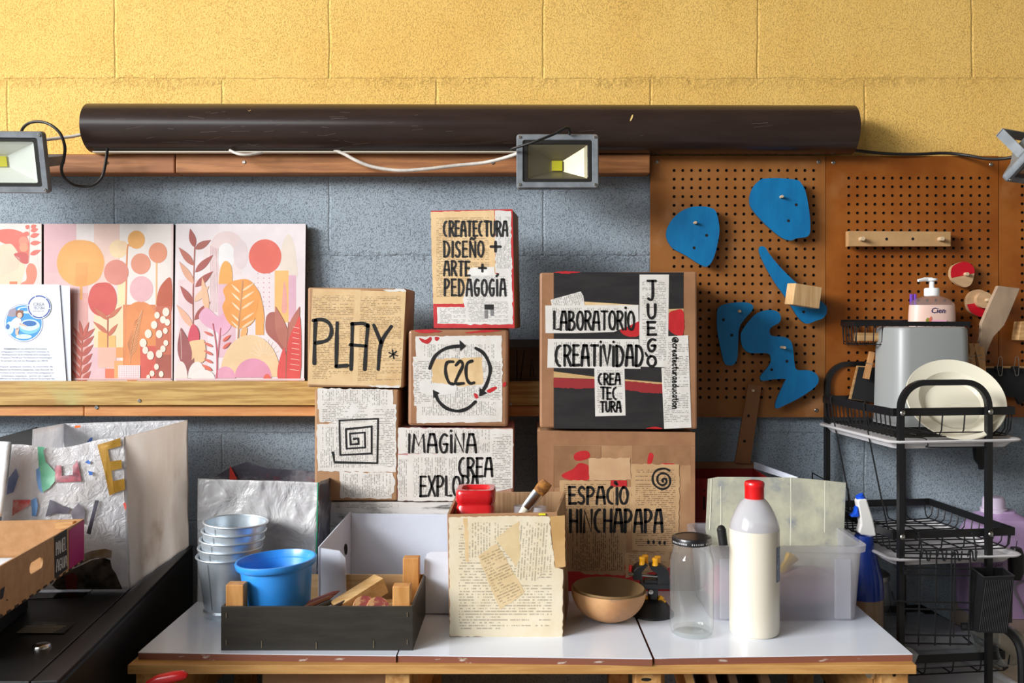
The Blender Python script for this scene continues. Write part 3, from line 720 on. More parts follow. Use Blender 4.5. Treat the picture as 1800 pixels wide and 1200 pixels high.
zl = Z(0, 370, 3.87); z3 = Z(280, 370, 3.87)
PK = (232, 186, 190); CORAL = (232, 112, 96); OR = (238, 172, 90); CREAM = (240, 222, 200); SAL = (236, 160, 130); MAUVE = (172, 96, 84); RUST = (196, 92, 62); LIL = (222, 172, 190)
def art1(a):
    a.rect(zl, -600, 95, -10, 1150, (238, 206, 200))
    a.blob(zl, [(-60, 330), (-10, 250), (60, 225), (110, 260), (140, 330), (175, 370), (150, 470), (90, 620), (-60, 640)], (242, 216, 186))
    a.blob(zl, [(-20, 140), (50, 125), (120, 135), (175, 165), (200, 220), (202, 300), (190, 360), (150, 350), (125, 290), (80, 230), (30, 225), (-20, 190)], CORAL)
    a.blob(zl, [(95, 300), (130, 285), (180, 290), (200, 330), (180, 362), (140, 350)], (206, 88, 84))
    a.disc(zl, 160, 210, 32, 34, (234, 146, 122)); a.disc(zl, 162, 250, 30, 30, (238, 156, 120))
    a.blob(zl, [(178, 400), (200, 360), (235, 370), (252, 420), (240, 480), (200, 530), (150, 560), (140, 500), (180, 470)], (236, 138, 110))
    for i in range(14): a.line(zl, [(20+i*9, 270+i*4), (10+i*8, 440-i*3)], .5, (252, 240, 222))
    a.line(zl, [(195, 355), (202, 230), (200, 110)], .8, (236, 190, 170))
    for x0, y0, x1, y1 in ((205, 300, 280, 268), (206, 225, 280, 215), (206, 178, 270, 158), (210, 140, 260, 124), (212, 118, 248, 98), (200, 165, 160, 150), (200, 118, 172, 104)): a.leaf(zl, x0, y0, x1, y1, 32, CORAL)
    a.rect(zl, 66, 482, 116, 500, (226, 128, 84))
def art2(a):
    a.rect(zl, 300, 92, 520, 440, PK); a.rect(zl, 520, 92, 640, 500, (238, 226, 222)); a.rect(zl, 640, 92, 815, 500, (238, 204, 190)); a.rect(zl, 815, 92, 1165, 1140, (240, 230, 224))
    a.rect(zl, 300, 420, 600, 1140, (232, 192, 190)); a.rect(zl, 470, 560, 600, 1140, (228, 168, 160)); a.rect(zl, 640, 640, 840, 930, (244, 222, 180)); a.rect(zl, 800, 440, 850, 640, (246, 226, 176)); a.rect(zl, 600, 930, 720, 1140, (232, 190, 196))
    a.line(zl, [(553, 500), (553, 600)], 5, (240, 168, 96)); a.blob(zl, [(545, 200), (640, 220), (700, 300), (708, 380), (670, 470), (590, 512), (500, 510), (420, 455), (388, 370), (405, 280), (465, 215)], (242, 172, 90), 4)
    a.poly(zl, [(515, 355), (600, 350), (600, 430), (590, 510), (510, 510)], (236, 162, 84))
    a.disc(zl, 805, 262, 62, 62, (246, 216, 170)); a.disc(zl, 838, 240, 32, 34, (242, 208, 168))
    a.rect(zl, 838, 640, 1060, 1140, (222, 132, 84)); a.blob(zl, [(850, 700), (890, 640), (950, 618), (1010, 635), (1050, 690), (1062, 800), (1050, 1000), (960, 1140), (850, 1140), (838, 900)], (232, 142, 80), 4)
    a.line(zl, [(848, 1060), (856, 700), (866, 270), (885, 240)], 2.6, (224, 138, 84)); a.line(zl, [(1064, 640), (1066, 350)], 2.6, (238, 182, 120))
    a.disc(zl, 792, 420, 84, 86, (222, 138, 122)); a.disc(zl, 928, 198, 58, 62, OR); a.disc(zl, 1075, 287, 63, 70, (232, 148, 112)); a.disc(zl, 958, 362, 67, 71, (230, 150, 122)); a.disc(zl, 962, 534, 79, 88, (234, 182, 186))
    a.blob(zl, [(1165, 465), (1110, 490), (1075, 560), (1070, 660), (1165, 690)], RUST, 4); a.rect(zl, 1060, 650, 1165, 1140, (206, 108, 78)); a.rect(zl, 955, 920, 1060, 1140, (218, 92, 76)); a.rect(zl, 1060, 980, 1165, 1140, (176, 88, 72))
    a.blob(zl, [(695, 490), (745, 495), (785, 545), (795, 620), (770, 690), (700, 722), (630, 690), (600, 620), (615, 540), (650, 500)], (214, 84, 76), 4)
    a.line(zl, [(732, 930), (735, 720)], 2.2, (178, 92, 66)); a.rect(zl, 668, 820, 730, 1000, (244, 184, 106)); a.rect(zl, 740, 850, 788, 930, (246, 190, 112)); a.rect(zl, 790, 930, 838, 1000, (240, 164, 96)); a.rect(zl, 668, 930, 790, 1070, (238, 188, 168)); a.rect(zl, 716, 1075, 778, 1140, (232, 118, 84)); a.rect(zl, 778, 1020, 838, 1140, (242, 170, 108))
    for s, x1, y1 in ((1, 832, 650), (1, 802, 770), (-1, 640, 660), (-1, 632, 752)): a.leaf(zl, 735, y1+85, x1, y1, 30, (206, 112, 82))
    a.line(zl, [(545, 1140), (556, 960), (562, 850)], 2.4, (190, 88, 66))
    for i, y in enumerate((800, 850, 910, 970, 1030, 1090)):
        a.leaf(zl, 558, y+90, 500-i*2, y-10, 26, (198, 92, 74)); a.leaf(zl, 558, y+80, 648-i*6, y, 34, (186, 84, 70))
    a.leaf(zl, 560, 860, 540, 745, 24, (198, 92, 74)); a.leaf(zl, 565, 870, 606, 755, 24, (198, 92, 74))
    a.line(zl, [(885, 1040), (905, 880), (965, 680)], .9, (232, 176, 128))
    for i in range(13): a.line(zl, [(890+i*5, 990-i*22), (930+i*3.5, 940-i*22)], .6, (244, 198, 150)); a.line(zl, [(890+i*5, 990-i*22), (868+i*4, 900-i*12)], .6, (206, 148, 108))
    for x, y, r in ((1070, 712, 20), (1110, 742, 22), (1130, 690, 26), (1050, 778, 24), (1010, 838, 26), (1084, 840, 24), (1126, 818, 18), (975, 900, 26), (990, 950, 22), (1025, 985, 26), (1084, 975, 24), (1110, 940, 20), (1140, 760, 20), (1036, 1108, 18), (1066, 1062, 18), (1098, 1112, 18), (1130, 900, 18), (1010, 1132, 14)): a.disc(zl, x, y, r*.9, r*1.15, (248, 232, 214))
    a.rect(zl, 806, 1052, 955, 1142, (246, 226, 226))
    for i in range(6): a.line(zl, [(810, 1062+i*15), (950, 1062+i*15)], .5, (226, 170, 180))
    for i in range(9): a.line(zl, [(814+i*16, 1055), (814+i*16, 1140)], .5, (226, 180, 190))
    a.rect(zl, 300, 1140, 1165, 1150, (236, 190, 186))
def art3(a):
    Wt = (240, 230, 230)
    a.rect(z3, 130, 470, 330, 1140, (238, 212, 214)); a.rect(z3, 300, 230, 560, 720, (240, 224, 222)); a.rect(z3, 400, 500, 520, 1000, (232, 190, 202)); a.rect(z3, 520, 440, 780, 700, (240, 226, 228))
    a.disc(z3, 460, 240, 110, 100, (236, 214, 212)); a.disc(z3, 455, 310, 60, 90, (244, 240, 240)); a.disc(z3, 555, 300, 50, 100, (232, 214, 216))
    a.blob(z3, [(880, 160), (915, 220), (932, 330), (935, 460), (825, 460), (825, 300), (845, 210)], (236, 222, 208))
    a.rect(z3, 785, 408, 880, 760, (244, 192, 116)); a.rect(z3, 880, 440, 930, 760, (228, 182, 200)); a.blob(z3, [(850, 480), (866, 560), (868, 680), (835, 690), (838, 580)], (236, 168, 156))
    a.disc(z3, 720, 312, 111, 117, (232, 108, 92))
    for i in range(3):
        for j in range(9): a.disc(z3, 672+i*38, 395+j*32, 3, 3, (214, 120, 130))
    for i in range(6): a.line(z3, [(350+i*10, 240+i*4), (350+i*8, 690)], .35, (230, 160, 170))
    a.blob(z3, [(455, 342), (490, 380), (498, 470), (495, 560), (412, 560), (408, 450), (425, 370)], (244, 176, 90)); a.rect(z3, 400, 500, 500, 730, (232, 190, 204))
    a.line(z3, [(232, 780), (230, 600), (236, 400), (242, 250)], 2.0, (178, 104, 90))
    for x0, y0, x1, y1, c in ((240, 250, 210, 122, (170, 84, 76)), (242, 262, 352, 200, MAUVE), (236, 375, 133, 250, (190, 108, 92)), (244, 420, 366, 302, (170, 84, 76)), (236, 500, 135, 345, (230, 170, 140)), (244, 520, 366, 412, (170, 84, 76)), (232, 640, 142, 510, (170, 84, 76)), (238, 620, 340, 512, (238, 196, 160)), (238, 745, 348, 618, (170, 84, 76)), (232, 800, 118, 640, (238, 180, 150)), (330, 700, 292, 450, (242, 188, 150))): a.leaf(z3, x0, y0, x1, y1, 46, c)
    a.blob(z3, [(320, 660), (400, 720), (440, 700), (490, 780), (430, 850), (380, 820), (310, 780), (270, 720)], (236, 176, 200))
    a.rect(z3, 655, 700, 712, 845, (244, 168, 86)); a.leaf(z3, 684, 850, 690, 580, 56, (244, 168, 86))
    a.blob(z3, [(540, 470), (600, 468), (650, 510), (690, 580), (670, 650), (650, 740), (600, 790), (530, 800), (470, 760), (430, 660), (450, 600), (435, 540), (480, 490)], (240, 160, 78), 4)
    for y in (490, 545, 610, 690, 740): a.leaf(z3, 560, y+60, 650, y, 16, (246, 214, 170)); a.leaf(z3, 552, y+70, 490, y+10, 13, (250, 226, 190))
    a.line(z3, [(525, 1110), (540, 800), (556, 640), (570, 480)], 2.2, (200, 140, 96))
    a.blob(z3, [(555, 820), (600, 800), (580, 900), (560, 960)], (244, 180, 110))
    a.disc(z3, 620, 1130, 205, 285, (240, 206, 160), 0, 180); a.disc(z3, 640, 1135, 125, 130, (226, 150, 178), 0, 180); a.disc(z3, 450, 1140, 70, 80, (230, 162, 186), 0, 180); a.disc(z3, 735, 1150, 26, 40, (232, 104, 84), 0, 180)
    for i in range(9):
        an = math.radians(20+i*18); a.line(z3, [(715+30*math.cos(an), 1000-30*math.sin(an)), (715+100*math.cos(an), 1000-130*math.sin(an))], .6, (250, 236, 214))
    a.blob(z3, [(785, 690), (820, 720), (830, 800), (850, 950), (800, 900), (730, 830), (725, 740), (745, 700)], MAUVE, 4); a.leaf(z3, 868, 950, 790, 650, 78, (186, 112, 96)); a.leaf(z3, 872, 920, 956, 650, 70, (186, 112, 96))
    a.blob(z3, [(960, 735), (958, 1140), (866, 1140), (868, 950), (890, 850), (925, 780)], (222, 76, 72), 4); a.blob(z3, [(850, 930), (866, 1040), (858, 1142), (808, 1142), (810, 1050)], (226, 84, 82), 4)
    for i in range(9): a.line(z3, [(952, 800+i*36), (915-i*3, 792+i*36)], .8, (246, 214, 200))
    a.line(z3, [(862, 1140), (868, 940), (880, 760)], 1.6, (166, 100, 80))
    a.blob(z3, [(195, 870), (215, 790), (240, 775), (270, 820), (268, 890), (210, 930)], (214, 74, 92), 4); a.blob(z3, [(200, 900), (260, 880), (310, 890), (310, 1020), (230, 1030), (192, 980)], (242, 200, 150), 4)
    a.leaf(z3, 195, 1080, 148, 795, 96, (160, 86, 84)); a.line(z3, [(152, 1010), (148, 820)], .7, (240, 214, 204)); a.leaf(z3, 195, 1110, 240, 1000, 44, (150, 86, 80))
    a.line(z3, [(392, 1145), (392, 960), (366, 770)], 1.8, (200, 84, 96)); a.line(z3, [(396, 1000), (418, 800)], 1.4, (206, 100, 110))
    for i, y in enumerate((830, 905, 960, 1015)): a.leaf(z3, 366, y+22, 302, y-10, 20, (220, 110, 94))
    for y in (880, 930): a.leaf(z3, 432, y+10, 488, y-36, 22, (224, 106, 84))
    a.disc(z3, 260, 1140, 64, 112, (242, 230, 226), 0, 180); a.disc(z3, 150, 1142, 44, 116, (242, 226, 218), 0, 180); a.disc(z3, 300, 1142, 80, 60, (244, 236, 232), 0, 180); a.leaf(z3, 362, 1090, 288, 1046, 26, (226, 110, 84))
    a.rect(z3, 112, 1142, 990, 1156, (236, 206, 206))
canvas(-160, 73.2, 393, 708, 'leftmost painted canvas, coral swirl and leaf sprig, cut by the frame edge', art1, (240, 224, 216), None, 73.2)
canvas(77.3, 305, 393.5, 708, 'middle painted canvas with a big orange disc above many small circles', art2, (238, 212, 208), 77, 303)
canvas(309, 537.5, 393.5, 708, 'right painted canvas with a red sun disc and an orange monstera leaf', art3, (240, 228, 230), 305, 534)

# ------------------------------------------------------------------ flyer sheets leaning on the canvases
M_sheet = mat('flyer_paper', (214, 219, 232), .5); M_blueink = mat('blue_print', (28, 66, 150), .5); M_greyink = mat('grey_print', (112, 114, 126), .6); M_boldink = mat('dark_print', (66, 68, 82), .6)
t = thing('paper_flyer', 'folded white paper flyer with a round blue photo, in front of the left canvas', 'flyer', P(40, 668, 2.035))
n = Vector((-.02, -1, .06)); f = Face((-1.1, 2.0565, 1.17), n)
zf = Z(0, 490, 6.313)
g = G(); q = zf([(-500, 60), (660, 62), (749, 1340), (-500, 1340)]); g.panel([f.pt(*p) for p in q], -f.n*.0006); part('front_sheet', g, M_sheet, t)
f2 = Face((-1.1, 2.0575, 1.17), Vector((.01, -1, .06)))
g = G(); g.panel([f2.pt(*p) for p in zf([(520, 66), (775, 75), (792, 1340), (600, 1340)])], -f2.n*.0006); part('back_sheet', g, M_sheet, t)
g = G(); mats = [M_sheet, mat('pool_blue', (38, 140, 204), .5), mat('ring_blue', (110, 186, 230), .5), mat('pale_ring', (196, 226, 244), .5), mat('grey_pool_edge', (150, 140, 156), .6), M_blueink, mat('print_skin', (226, 180, 158), .5), mat('print_hair', (126, 76, 52), .5), mat('print_dress', (226, 214, 224), .5), mat('ring_hole', (12, 96, 168), .5), M_greyink, M_boldink]
def D(x, y, rx, ry, off, m, a0=0, a1=360):
    (a, b), = zf([(x, y)]); f.disc(g, a, b, rx/6.313, ry/6.313, off, m, a0, a1)
D(265, 488, 214, 212, .0003, 5); D(265, 488, 210, 208, .0004, 0); D(265, 488, 198, 196, .0005, 1)
f.poly(g, zf([(80, 410), (110, 345), (170, 315), (190, 400), (150, 425)]), .0006, 4)
D(300, 345, 105, 38, .0007, 3); D(290, 338, 70, 20, .0008, 1); D(110, 545, 45, 70, .0007, 3); D(88, 530, 22, 30, .0008, 9)
D(330, 530, 118, 82, .0008, 2); D(330, 512, 112, 62, .0009, 3); D(330, 495, 78, 32, .001, 9); D(265, 640, 90, 26, .0008, 3)
f.blob(g, zf([(190, 425), (225, 440), (240, 470), (215, 530), (190, 565), (120, 500), (140, 460)]), .0011, 8)
f.blob(g, zf([(180, 550), (215, 550), (205, 600), (212, 622), (176, 615)]), .0011, 6); f.blob(g, zf([(228, 490), (300, 520), (290, 530), (225, 512)]), .0011, 6)
D(218, 390, 42, 46, .0011, 7); D(222, 404, 26, 30, .0012, 6); D(190, 362, 10, 14, .0012, 7); D(250, 362, 10, 14, .0012, 7)
D(437, 312, 132, 134, .0013, 0)
(cx_, cy_), = zf([(437, 310)])
for k in range(6):
    a0 = 14+60*k
    f.stroke(g, [(cx_+118/6.313*math.cos(math.radians(a0+50*j/9)), cy_+120/6.313*math.sin(math.radians(a0+50*j/9))) for j in range(10)], 2.2, .0014, 5, k=0, vary=.02)
font_on(f, g, 'CREA', *zf([(436, 300)])[0], 8, .0015, 10); font_on(f, g, 'TECTURA', *zf([(438, 338)])[0], 7, .0015, 10, width=20)
font_on(f, g, 'aprender jugando creando', *zf([(430, 362)])[0], 2.2, .0015, 10, width=20)
rows = [(782, 275, 'est une plateforme d\u2019innovation', 500, 'Createctura '), (815, 278, 'p\u00e9dagogique \u00e0 travers l\u2019int\u00e9gration artistique, le', 530, ''), (847, 285, 'd\u00e9veloppement de la cr\u00e9ativit\u00e9 et la conception', 530, ''), (880, 290, 'd\u2019espaces. Fond\u00e9 par l\u2019architecte et mus\u00e9ologue', 570, ''), (915, 275, 'le projet est n\u00e9 en Espagne en 2012.', 520, ''),
        (980, 290, 'Depuis quelques ann\u00e9es, la notori\u00e9t\u00e9 de', 590, ''), (1014, 290, 'd\u00e9passe les fronti\u00e8res espagnoles. Lieu d\u2019accueil, de', 590, ''), (1048, 296, 'formation et de recherche : mouvement p\u00e9dagogique et', 600, ''), (1082, 290, 'artistique atypique.  porte un regard', 550, ''), (1113, 300, 'diff\u00e9rent sur la petite enfance, bas\u00e9 sur les principes des', 610, '')]
for y, cx, s, w, b in rows:
    (px, py), = zf([(cx, y)])
    if b:
        font_on(f, g, b, px-w/6.313*.32, py, 3.4, .0006, 11, .02, width=w/6.313*.28); font_on(f, g, s, px+w/6.313*.16, py, 3.4, .0006, 10, width=w/6.313*.66)
    else: font_on(f, g, s, px, py, 3.4, .0006, 10, width=w/6.313)
part('flyer_print', g, mats, t)
# ------------------------------------------------------------------ lettered cardboard boxes
PG_OLD = printed('old_book_page', (226, 194, 146), (74, 56, 40), (208, 172, 122))
PG_WHITE = printed('white_book_page', (226, 222, 216), (70, 66, 64), (214, 208, 200))
PG_NEWS = printed('newsprint', (220, 216, 210), (60, 58, 58), (206, 202, 198), .0028, .7)
PG_TAN = printed('tan_book_page', (200, 164, 122), (62, 46, 34), (184, 146, 104), .0042)
PG_TAND = printed('dense_tan_page', (184, 150, 112), (50, 36, 28), (168, 132, 94), .0042, .9)
PG_CREAM = printed('cream_book_page', (231, 219, 194), (92, 80, 66), (222, 206, 174), .0050, .62)
PG_AGED = printed('aged_book_page', (224, 200, 158), (92, 76, 58), (210, 182, 136), .0050, .62)
M_blank = mat('blank_old_paper', (228, 198, 152), .55, c2=(212, 178, 128), ns=16, bump=.3, bs=40)
M_blankw = mat('blank_white_paper', (228, 225, 221), .55, c2=(218, 214, 209), ns=16, bump=.3, bs=40)
M_tape = mat('brown_packing_tape', (166, 122, 90), .32, c2=(150, 108, 78), ns=10, bump=.3, bs=25)
M_redp = mat('red_poster_paint', (196, 40, 44), .5, c2=(180, 30, 36), ns=25)
M_blackpaint = mat('black_poster_paint', (48, 45, 46), .42, c2=(38, 36, 37), ns=10, stretch=(1, 1, 4), bump=.2, bs=30)
GBX = 'lettered cardboard boxes stacked on the table'
def carton(name, q, d, depth, label, m, yaw=0, bevel=.004, group=GBX, lean=0):
    """closed carton; q = TL TR BR BL of its front face"""
    n = Vector((math.sin(math.radians(yaw)), -math.cos(math.radians(yaw)), lean)).normalized()
    cx = sum(p[0] for p in q)/4; cy = sum(p[1] for p in q)/4
    f = Face(P(cx, cy, d), n); v = [f.pt(*p) for p in q]
    t = thing(name, label, 'cardboard box', (v[2]+v[3])/2, group=group)
    g = G(); bk = Vector((-n.x, -n.y, 0)).normalized()*depth; g.panel(v, bk); part('carton', g, m, t, bevel=bevel)
    return t, f
class Sheets:
    def __init__(s, f, t): s.f, s.t, s.k = f, t, 0
    def add(s, pts, m, ang=0, name='paper_page', label=None, blob=False):
        s.k += 1; g = G(); off = .0003+.00005*s.k
        if blob: s.f.blob(g, pts, off)
        else: s.f.poly(g, pts, off, 0, ang)
        return part(name, g, m, s.t, label=label)
    def paint(s, blobs, m, name='paint_patch', label=None):
        s.k += 1
        for i, b in enumerate(blobs):
            b = [(p.x, p.y) for p in catmull([(x, y, 0) for x, y in b], 5, True)]
            g = G(); s.f.poly(g, tear(b, .7, 2.5, s.k+i), .0003+.00005*s.k); part(name, g, m, s.t, label=label)
def tear(pts, amp=1.2, step=6, seed=1):
    r = random.Random(seed); out = []
    for i in range(len(pts)):
        a, b = pts[i], pts[(i+1) % len(pts)]; n = max(1, int(math.hypot(b[0]-a[0], b[1]-a[1])/step))
        for j in range(n):
            k = j/n; e = amp if j else 0; out.append((a[0]+(b[0]-a[0])*k+r.uniform(-e, e), a[1]+(b[1]-a[1])*k+r.uniform(-e, e)))
    return out
za = Z(530, 350, 3.636); zb = Z(530, 560, 3.53); z4 = Z(930, 460, 3.75); z5 = Z(930, 740, 4.284); z6 = Z(760, 830, 3.87)
LOFF = .0003+.00005*16
# supporting box under the left stack
SUP, f = carton('cardboard_box', [(552, 882), (806, 882), (806, 1063), (552, 1063)], 1.905, .16, 'low paper-covered box with black streaks under the left stacks of boxes', mat('streaked_white', (220, 216, 212), .5, c2=(40, 38, 40), ns=14, stretch=(1, 2, 5), lo=.5, hi=.7), bevel=.002)
s = Sheets(f, SUP); s.add([(597, 884), (700, 884), (700, 893), (597, 893)], PG_NEWS)
# spiral box
SPI, f = carton('cardboard_box', [(553, 684), (701, 684), (699, 880), (553, 880)], 1.9, .135, 'upright box with a square black spiral, under the PLAY box', M_kraft)
s = Sheets(f, SPI)
s.add(tear(zb([(100, 432), (565, 440), (568, 560), (100, 560)])), PG_WHITE, 90); s.add(tear(zb([(100, 508), (440, 520), (440, 660), (112, 640)])), PG_WHITE, 0)
s.add(tear(zb([(430, 540), (588, 532), (586, 950), (440, 950)])), PG_WHITE, 180); s.add(tear(zb([(95, 655), (435, 640), (440, 950), (100, 945)])), PG_WHITE, 90)
s.add(tear(zb([(235, 950), (565, 955), (582, 1000), (560, 1115), (240, 1112)]), 2), PG_WHITE, 90); s.add(tear(zb([(320, 520), (362, 565), (310, 620), (270, 600)])), M_blankw)
g = G(); f.stroke(g, zb([(195, 830), (205, 890), (470, 895), (475, 620), (235, 630), (240, 845), (435, 835), (435, 668), (275, 685), (280, 805), (395, 798), (392, 705), (300, 712), (305, 780), (355, 775), (352, 742), (325, 745)]), 4.3, LOFF, k=0, vary=.1)
part('square_spiral', g, M_ink, SPI)
# PLAY box
PLAY, f = carton('cardboard_box', [(541, 505), (715, 507), (709, 682), (540, 680)], 1.897, .14, 'box covered in old book pages reading PLAY, on the spiral box', M_kraft)
s = Sheets(f, PLAY)
s.add(za([(72, 572), (380, 578), (345, 1192), (40, 1182)]), PG_OLD, 0); s.add(za([(335, 582), (668, 590), (635, 1200), (322, 1190)]), PG_OLD, 1)
s.add(za([(345, 582), (380, 584), (358, 1190), (322, 1188)]), M_blank, name='paper_strip'); s.add(tear(za([(520, 580), (655, 572), (672, 588), (560, 592)])), M_blankw, name='paper_scrap'); s.add(tear(za([(400, 1190), (630, 1192), (625, 1206), (500, 1205)])), M_blankw, name='paper_scrap')
g = G()
for st in ([(82, 1048), (84, 900), (90, 775)], [(76, 775), (130, 768), (178, 795), (192, 850), (165, 900), (92, 918)], [(228, 790), (225, 900), (222, 1066)], [(222, 1068), (292, 1062)], [(317, 1086), (322, 930), (325, 797)], [(322, 796), (395, 794), (424, 812)], [(424, 805), (412, 950), (404, 1088)], [(312, 930), (412, 938)], [(462, 805), (508, 915)], [(574, 812), (508, 920), (490, 1086)]):
    f.stroke(g, za(st), 6.2, LOFF)
for a in (0, 60, 120): f.stroke(g, za([(585-28*math.cos(math.radians(a+80)), 990-28*math.sin(math.radians(a+80))), (585+28*math.cos(math.radians(a+80)), 990+28*math.sin(math.radians(a+80)))]), 2.4, LOFF, k=0)
part('hand_lettering', g, M_ink, PLAY)
# IMAGINA box
IMA, f = carton('cardboard_box', [(699, 752), (903, 752), (902, 881), (698, 881)], 1.9, .15, 'wide paper-covered box reading IMAGINA CREA EXPLORA, under the C2C box', mat('pinkish_carton', (196, 140, 150), .6, c2=(170, 128, 100), ns=8))
s = Sheets(f, IMA)
s.add(tear(zb([(600, 676), (1312, 684), (1312, 850), (600, 835)])), PG_WHITE, 90); s.add(tear(zb([(598, 845), (700, 848), (700, 1128), (596, 1128)])), PG_WHITE, 90)
s.add(tear(zb([(660, 840), (1180, 830), (1185, 1130), (660, 1130)])), PG_WHITE, 90); s.add(zb([(1172, 690), (1312, 690), (1310, 1050), (1170, 1080)]), PG_WHITE, 180)
X = lambda z, x: z([(x, 0)])[0][0]
Y = lambda z, y: z([(0, y)])[0][1]
def letter(t, z, string, x0, x1, y0, y1, w, gap=.32, off=None):
    g = G(); k = w/2; f.text(g, string, X(z, x0)+k, X(z, x1)-k, Y(z, y0)+k, Y(z, y1)-k, w, off or LOFF, gap=gap); part('hand_lettering', g, M_ink, t)
letter(IMA, zb, 'IMAGiNA', 658, 1088, 708, 834, 4.0); letter(IMA, zb, 'CREA', 970, 1190, 856, 984, 4.0); letter(IMA, zb, 'EXPLORA', 730, 1105, 970, 1106, 4.0, .3)
# C2C box
C2C, f = carton('cardboard_box', [(718, 580), (894, 577), (893, 750), (717, 748)], 1.893, .15, 'brown taped box with C2C inside three circling arrows', M_tape, bevel=.006)
s = Sheets(f, C2C)
s.add(tear(zb([(708, 110), (1242, 104), (1244, 640), (716, 648)]), .8), PG_WHITE, 90); s.add(tear(zb([(690, 236), (800, 240), (810, 545), (700, 540)])), PG_WHITE, 0); s.add(tear(zb([(1080, 250), (1248, 245), (1244, 520), (1090, 510)])), PG_WHITE, 180)
s.add(tear(zb([(808, 252), (1122, 240), (1126, 405), (980, 420), (812, 395)])), M_blank, name='tan_scrap', label='tan paper scrap under the lettering'); s.add(tear(zb([(730, 400), (960, 405), (955, 465), (830, 480), (735, 455)])), M_blankw, name='paper_scrap')
s.paint([zb([(730, 118), (770, 130), (800, 112), (808, 130), (785, 155), (748, 145)]), zb([(830, 112), (856, 118), (842, 138), (828, 130)]), zb([(1150, 445), (1200, 420), (1212, 432), (1170, 460)]), zb([(1070, 462), (1092, 470), (1096, 492), (1076, 490)]), zb([(1250, 400), (1268, 392), (1268, 412), (1252, 424)]), zb([(700, 72), (800, 66), (870, 78), (760, 90)]), zb([(1010, 88), (1130, 70), (1240, 74), (1120, 86)])], M_redp, 'red_paint_splash')
g = G()
f.stroke(g, zb([(795, 308), (830, 230), (900, 182), (990, 168)]), 5.6, LOFF); f.stroke(g, zb([(1080, 182), (1130, 215), (1165, 280), (1170, 330), (1150, 400), (1122, 452)]), 5.6, LOFF); f.stroke(g, zb([(1078, 515), (1030, 555), (970, 572), (900, 555), (850, 510), (832, 468)]), 5.6, LOFF)
for tri in ([(980, 132), (1020, 168), (984, 202)], [(1102, 482), (1104, 428), (1152, 462)], [(815, 440), (856, 460), (818, 492)]): f.poly(g, zb(tri), LOFF+.0002)
for st in ([(940, 266), (905, 270), (893, 305), (897, 350), (915, 395), (942, 405)], [(958, 288), (985, 262), (1000, 290), (975, 345), (955, 400), (1005, 400)], [(1058, 262), (1030, 275), (1020, 315), (1025, 370), (1045, 400), (1070, 396)]): f.stroke(g, zb(st), 5.2, LOFF)
part('arrow_lettering', g, M_ink, C2C)
# topmost box
TOP, f = carton('cardboard_box', [(757, 370), (901, 367), (905, 577), (762, 577)], 1.89, .12, 'topmost box, red-edged, lettered with four lines above the C2C box', M_kraftd, yaw=-5)
s = Sheets(f, TOP); s.add([(757.5, 370.5), (901, 367.5), (904.5, 576.5), (762.5, 576.5)], M_redp, name='red_front', label='red painted front edge')
g = G()
v = [f.pt(*p) for p in ((901, 368), (905, 577))]; 
s.add(tear(za([(826, 82), (1232, 72), (1240, 480), (1030, 668), (842, 668)]), .6), PG_OLD, 0); s.add(tear(za([(1236, 72), (1338, 76), (1345, 480), (1240, 470)])), PG_NEWS, 90)
s.add(tear(za([(1080, 480), (1345, 470), (1350, 800), (1060, 800), (1030, 640)])), PG_NEWS, 0); s.add(tear(za([(866, 690), (1070, 690), (1065, 798), (868, 795)]), .5), PG_NEWS, 0); s.add(tear(za([(1080, 440), (1232, 432), (1236, 486), (1060, 490)])), M_blankw, name='paper_scrap')
g = G(); f.poly(g, za([(1170, 672), (1228, 672), (1228, 705), (1170, 705)]), LOFF); f.poly(g, za([(1170, 708), (1190, 708), (1190, 762), (1170, 762)]), LOFF, 1); f.poly(g, za([(1208, 706), (1228, 706), (1228, 745), (1208, 745)]), LOFF, 1)
part('printed_block', g, [M_ink, mat('grey_print_block', (120, 118, 118), .6)], TOP)
g = G()
for st, x0, x1, y0, y1, gp in (('CREATECTURA', 906, 1318, 140, 238, .26), ('DISEÑO', 908, 1165, 268, 370, .35), ('ARTE', 908, 1078, 395, 490, .3), ('PEDAGOGÍA', 912, 1306, 510, 618, .36)): letter(TOP, za, st, x0-4, x1+4, y0-4, y1+4, 3.7, gp+.12)
for cx, cy, r in ((1240, 303, 30), (1156, 440, 22)): f.stroke(g, za([(cx-r, cy), (cx+r, cy)]), 4.2, LOFF, k=0); f.stroke(g, za([(cx, cy-r), (cx, cy+r)]), 4.2, LOFF, k=0)
part('hand_lettering', g, M_ink, TOP)
# ESPACIO box
ESP, f = carton('cardboard_box', [(945, 757), (1222, 760), (1220, 1040), (948, 1040)], 1.877, .19, 'big kraft box reading ESPACIO CHINCHAPAPA, under the black-painted box', M_kraft, bevel=.005)
s = Sheets(f, ESP)
for q in ([(62, 76), (1250, 84), (1250, 185), (62, 178)], [(64, 178), (186, 178), (186, 1290), (76, 1290)], [(1216, 186), (1250, 186), (1248, 1290), (1216, 1290)]): s.add(z5(q), M_tape, name='packing_tape')
s.add(z5([(185, 185), (540, 185), (540, 450), (190, 500)]), M_kraftd, name='cardboard_patch'); s.add(z5([(775, 180), (1215, 185), (1215, 330), (775, 330)]), M_kraftd, name='cardboard_patch')
s.paint([z5([(340, 250), (390, 224), (445, 228), (458, 270), (400, 296), (345, 292)]), z5([(245, 405), (330, 360), (380, 315), (450, 340), (455, 438), (300, 440)]), z5([(890, 315), (905, 240), (938, 255), (920, 318)]), z5([(1005, 316), (1090, 318), (1090, 328), (1010, 326)])], M_redp, 'red_paint_patch')
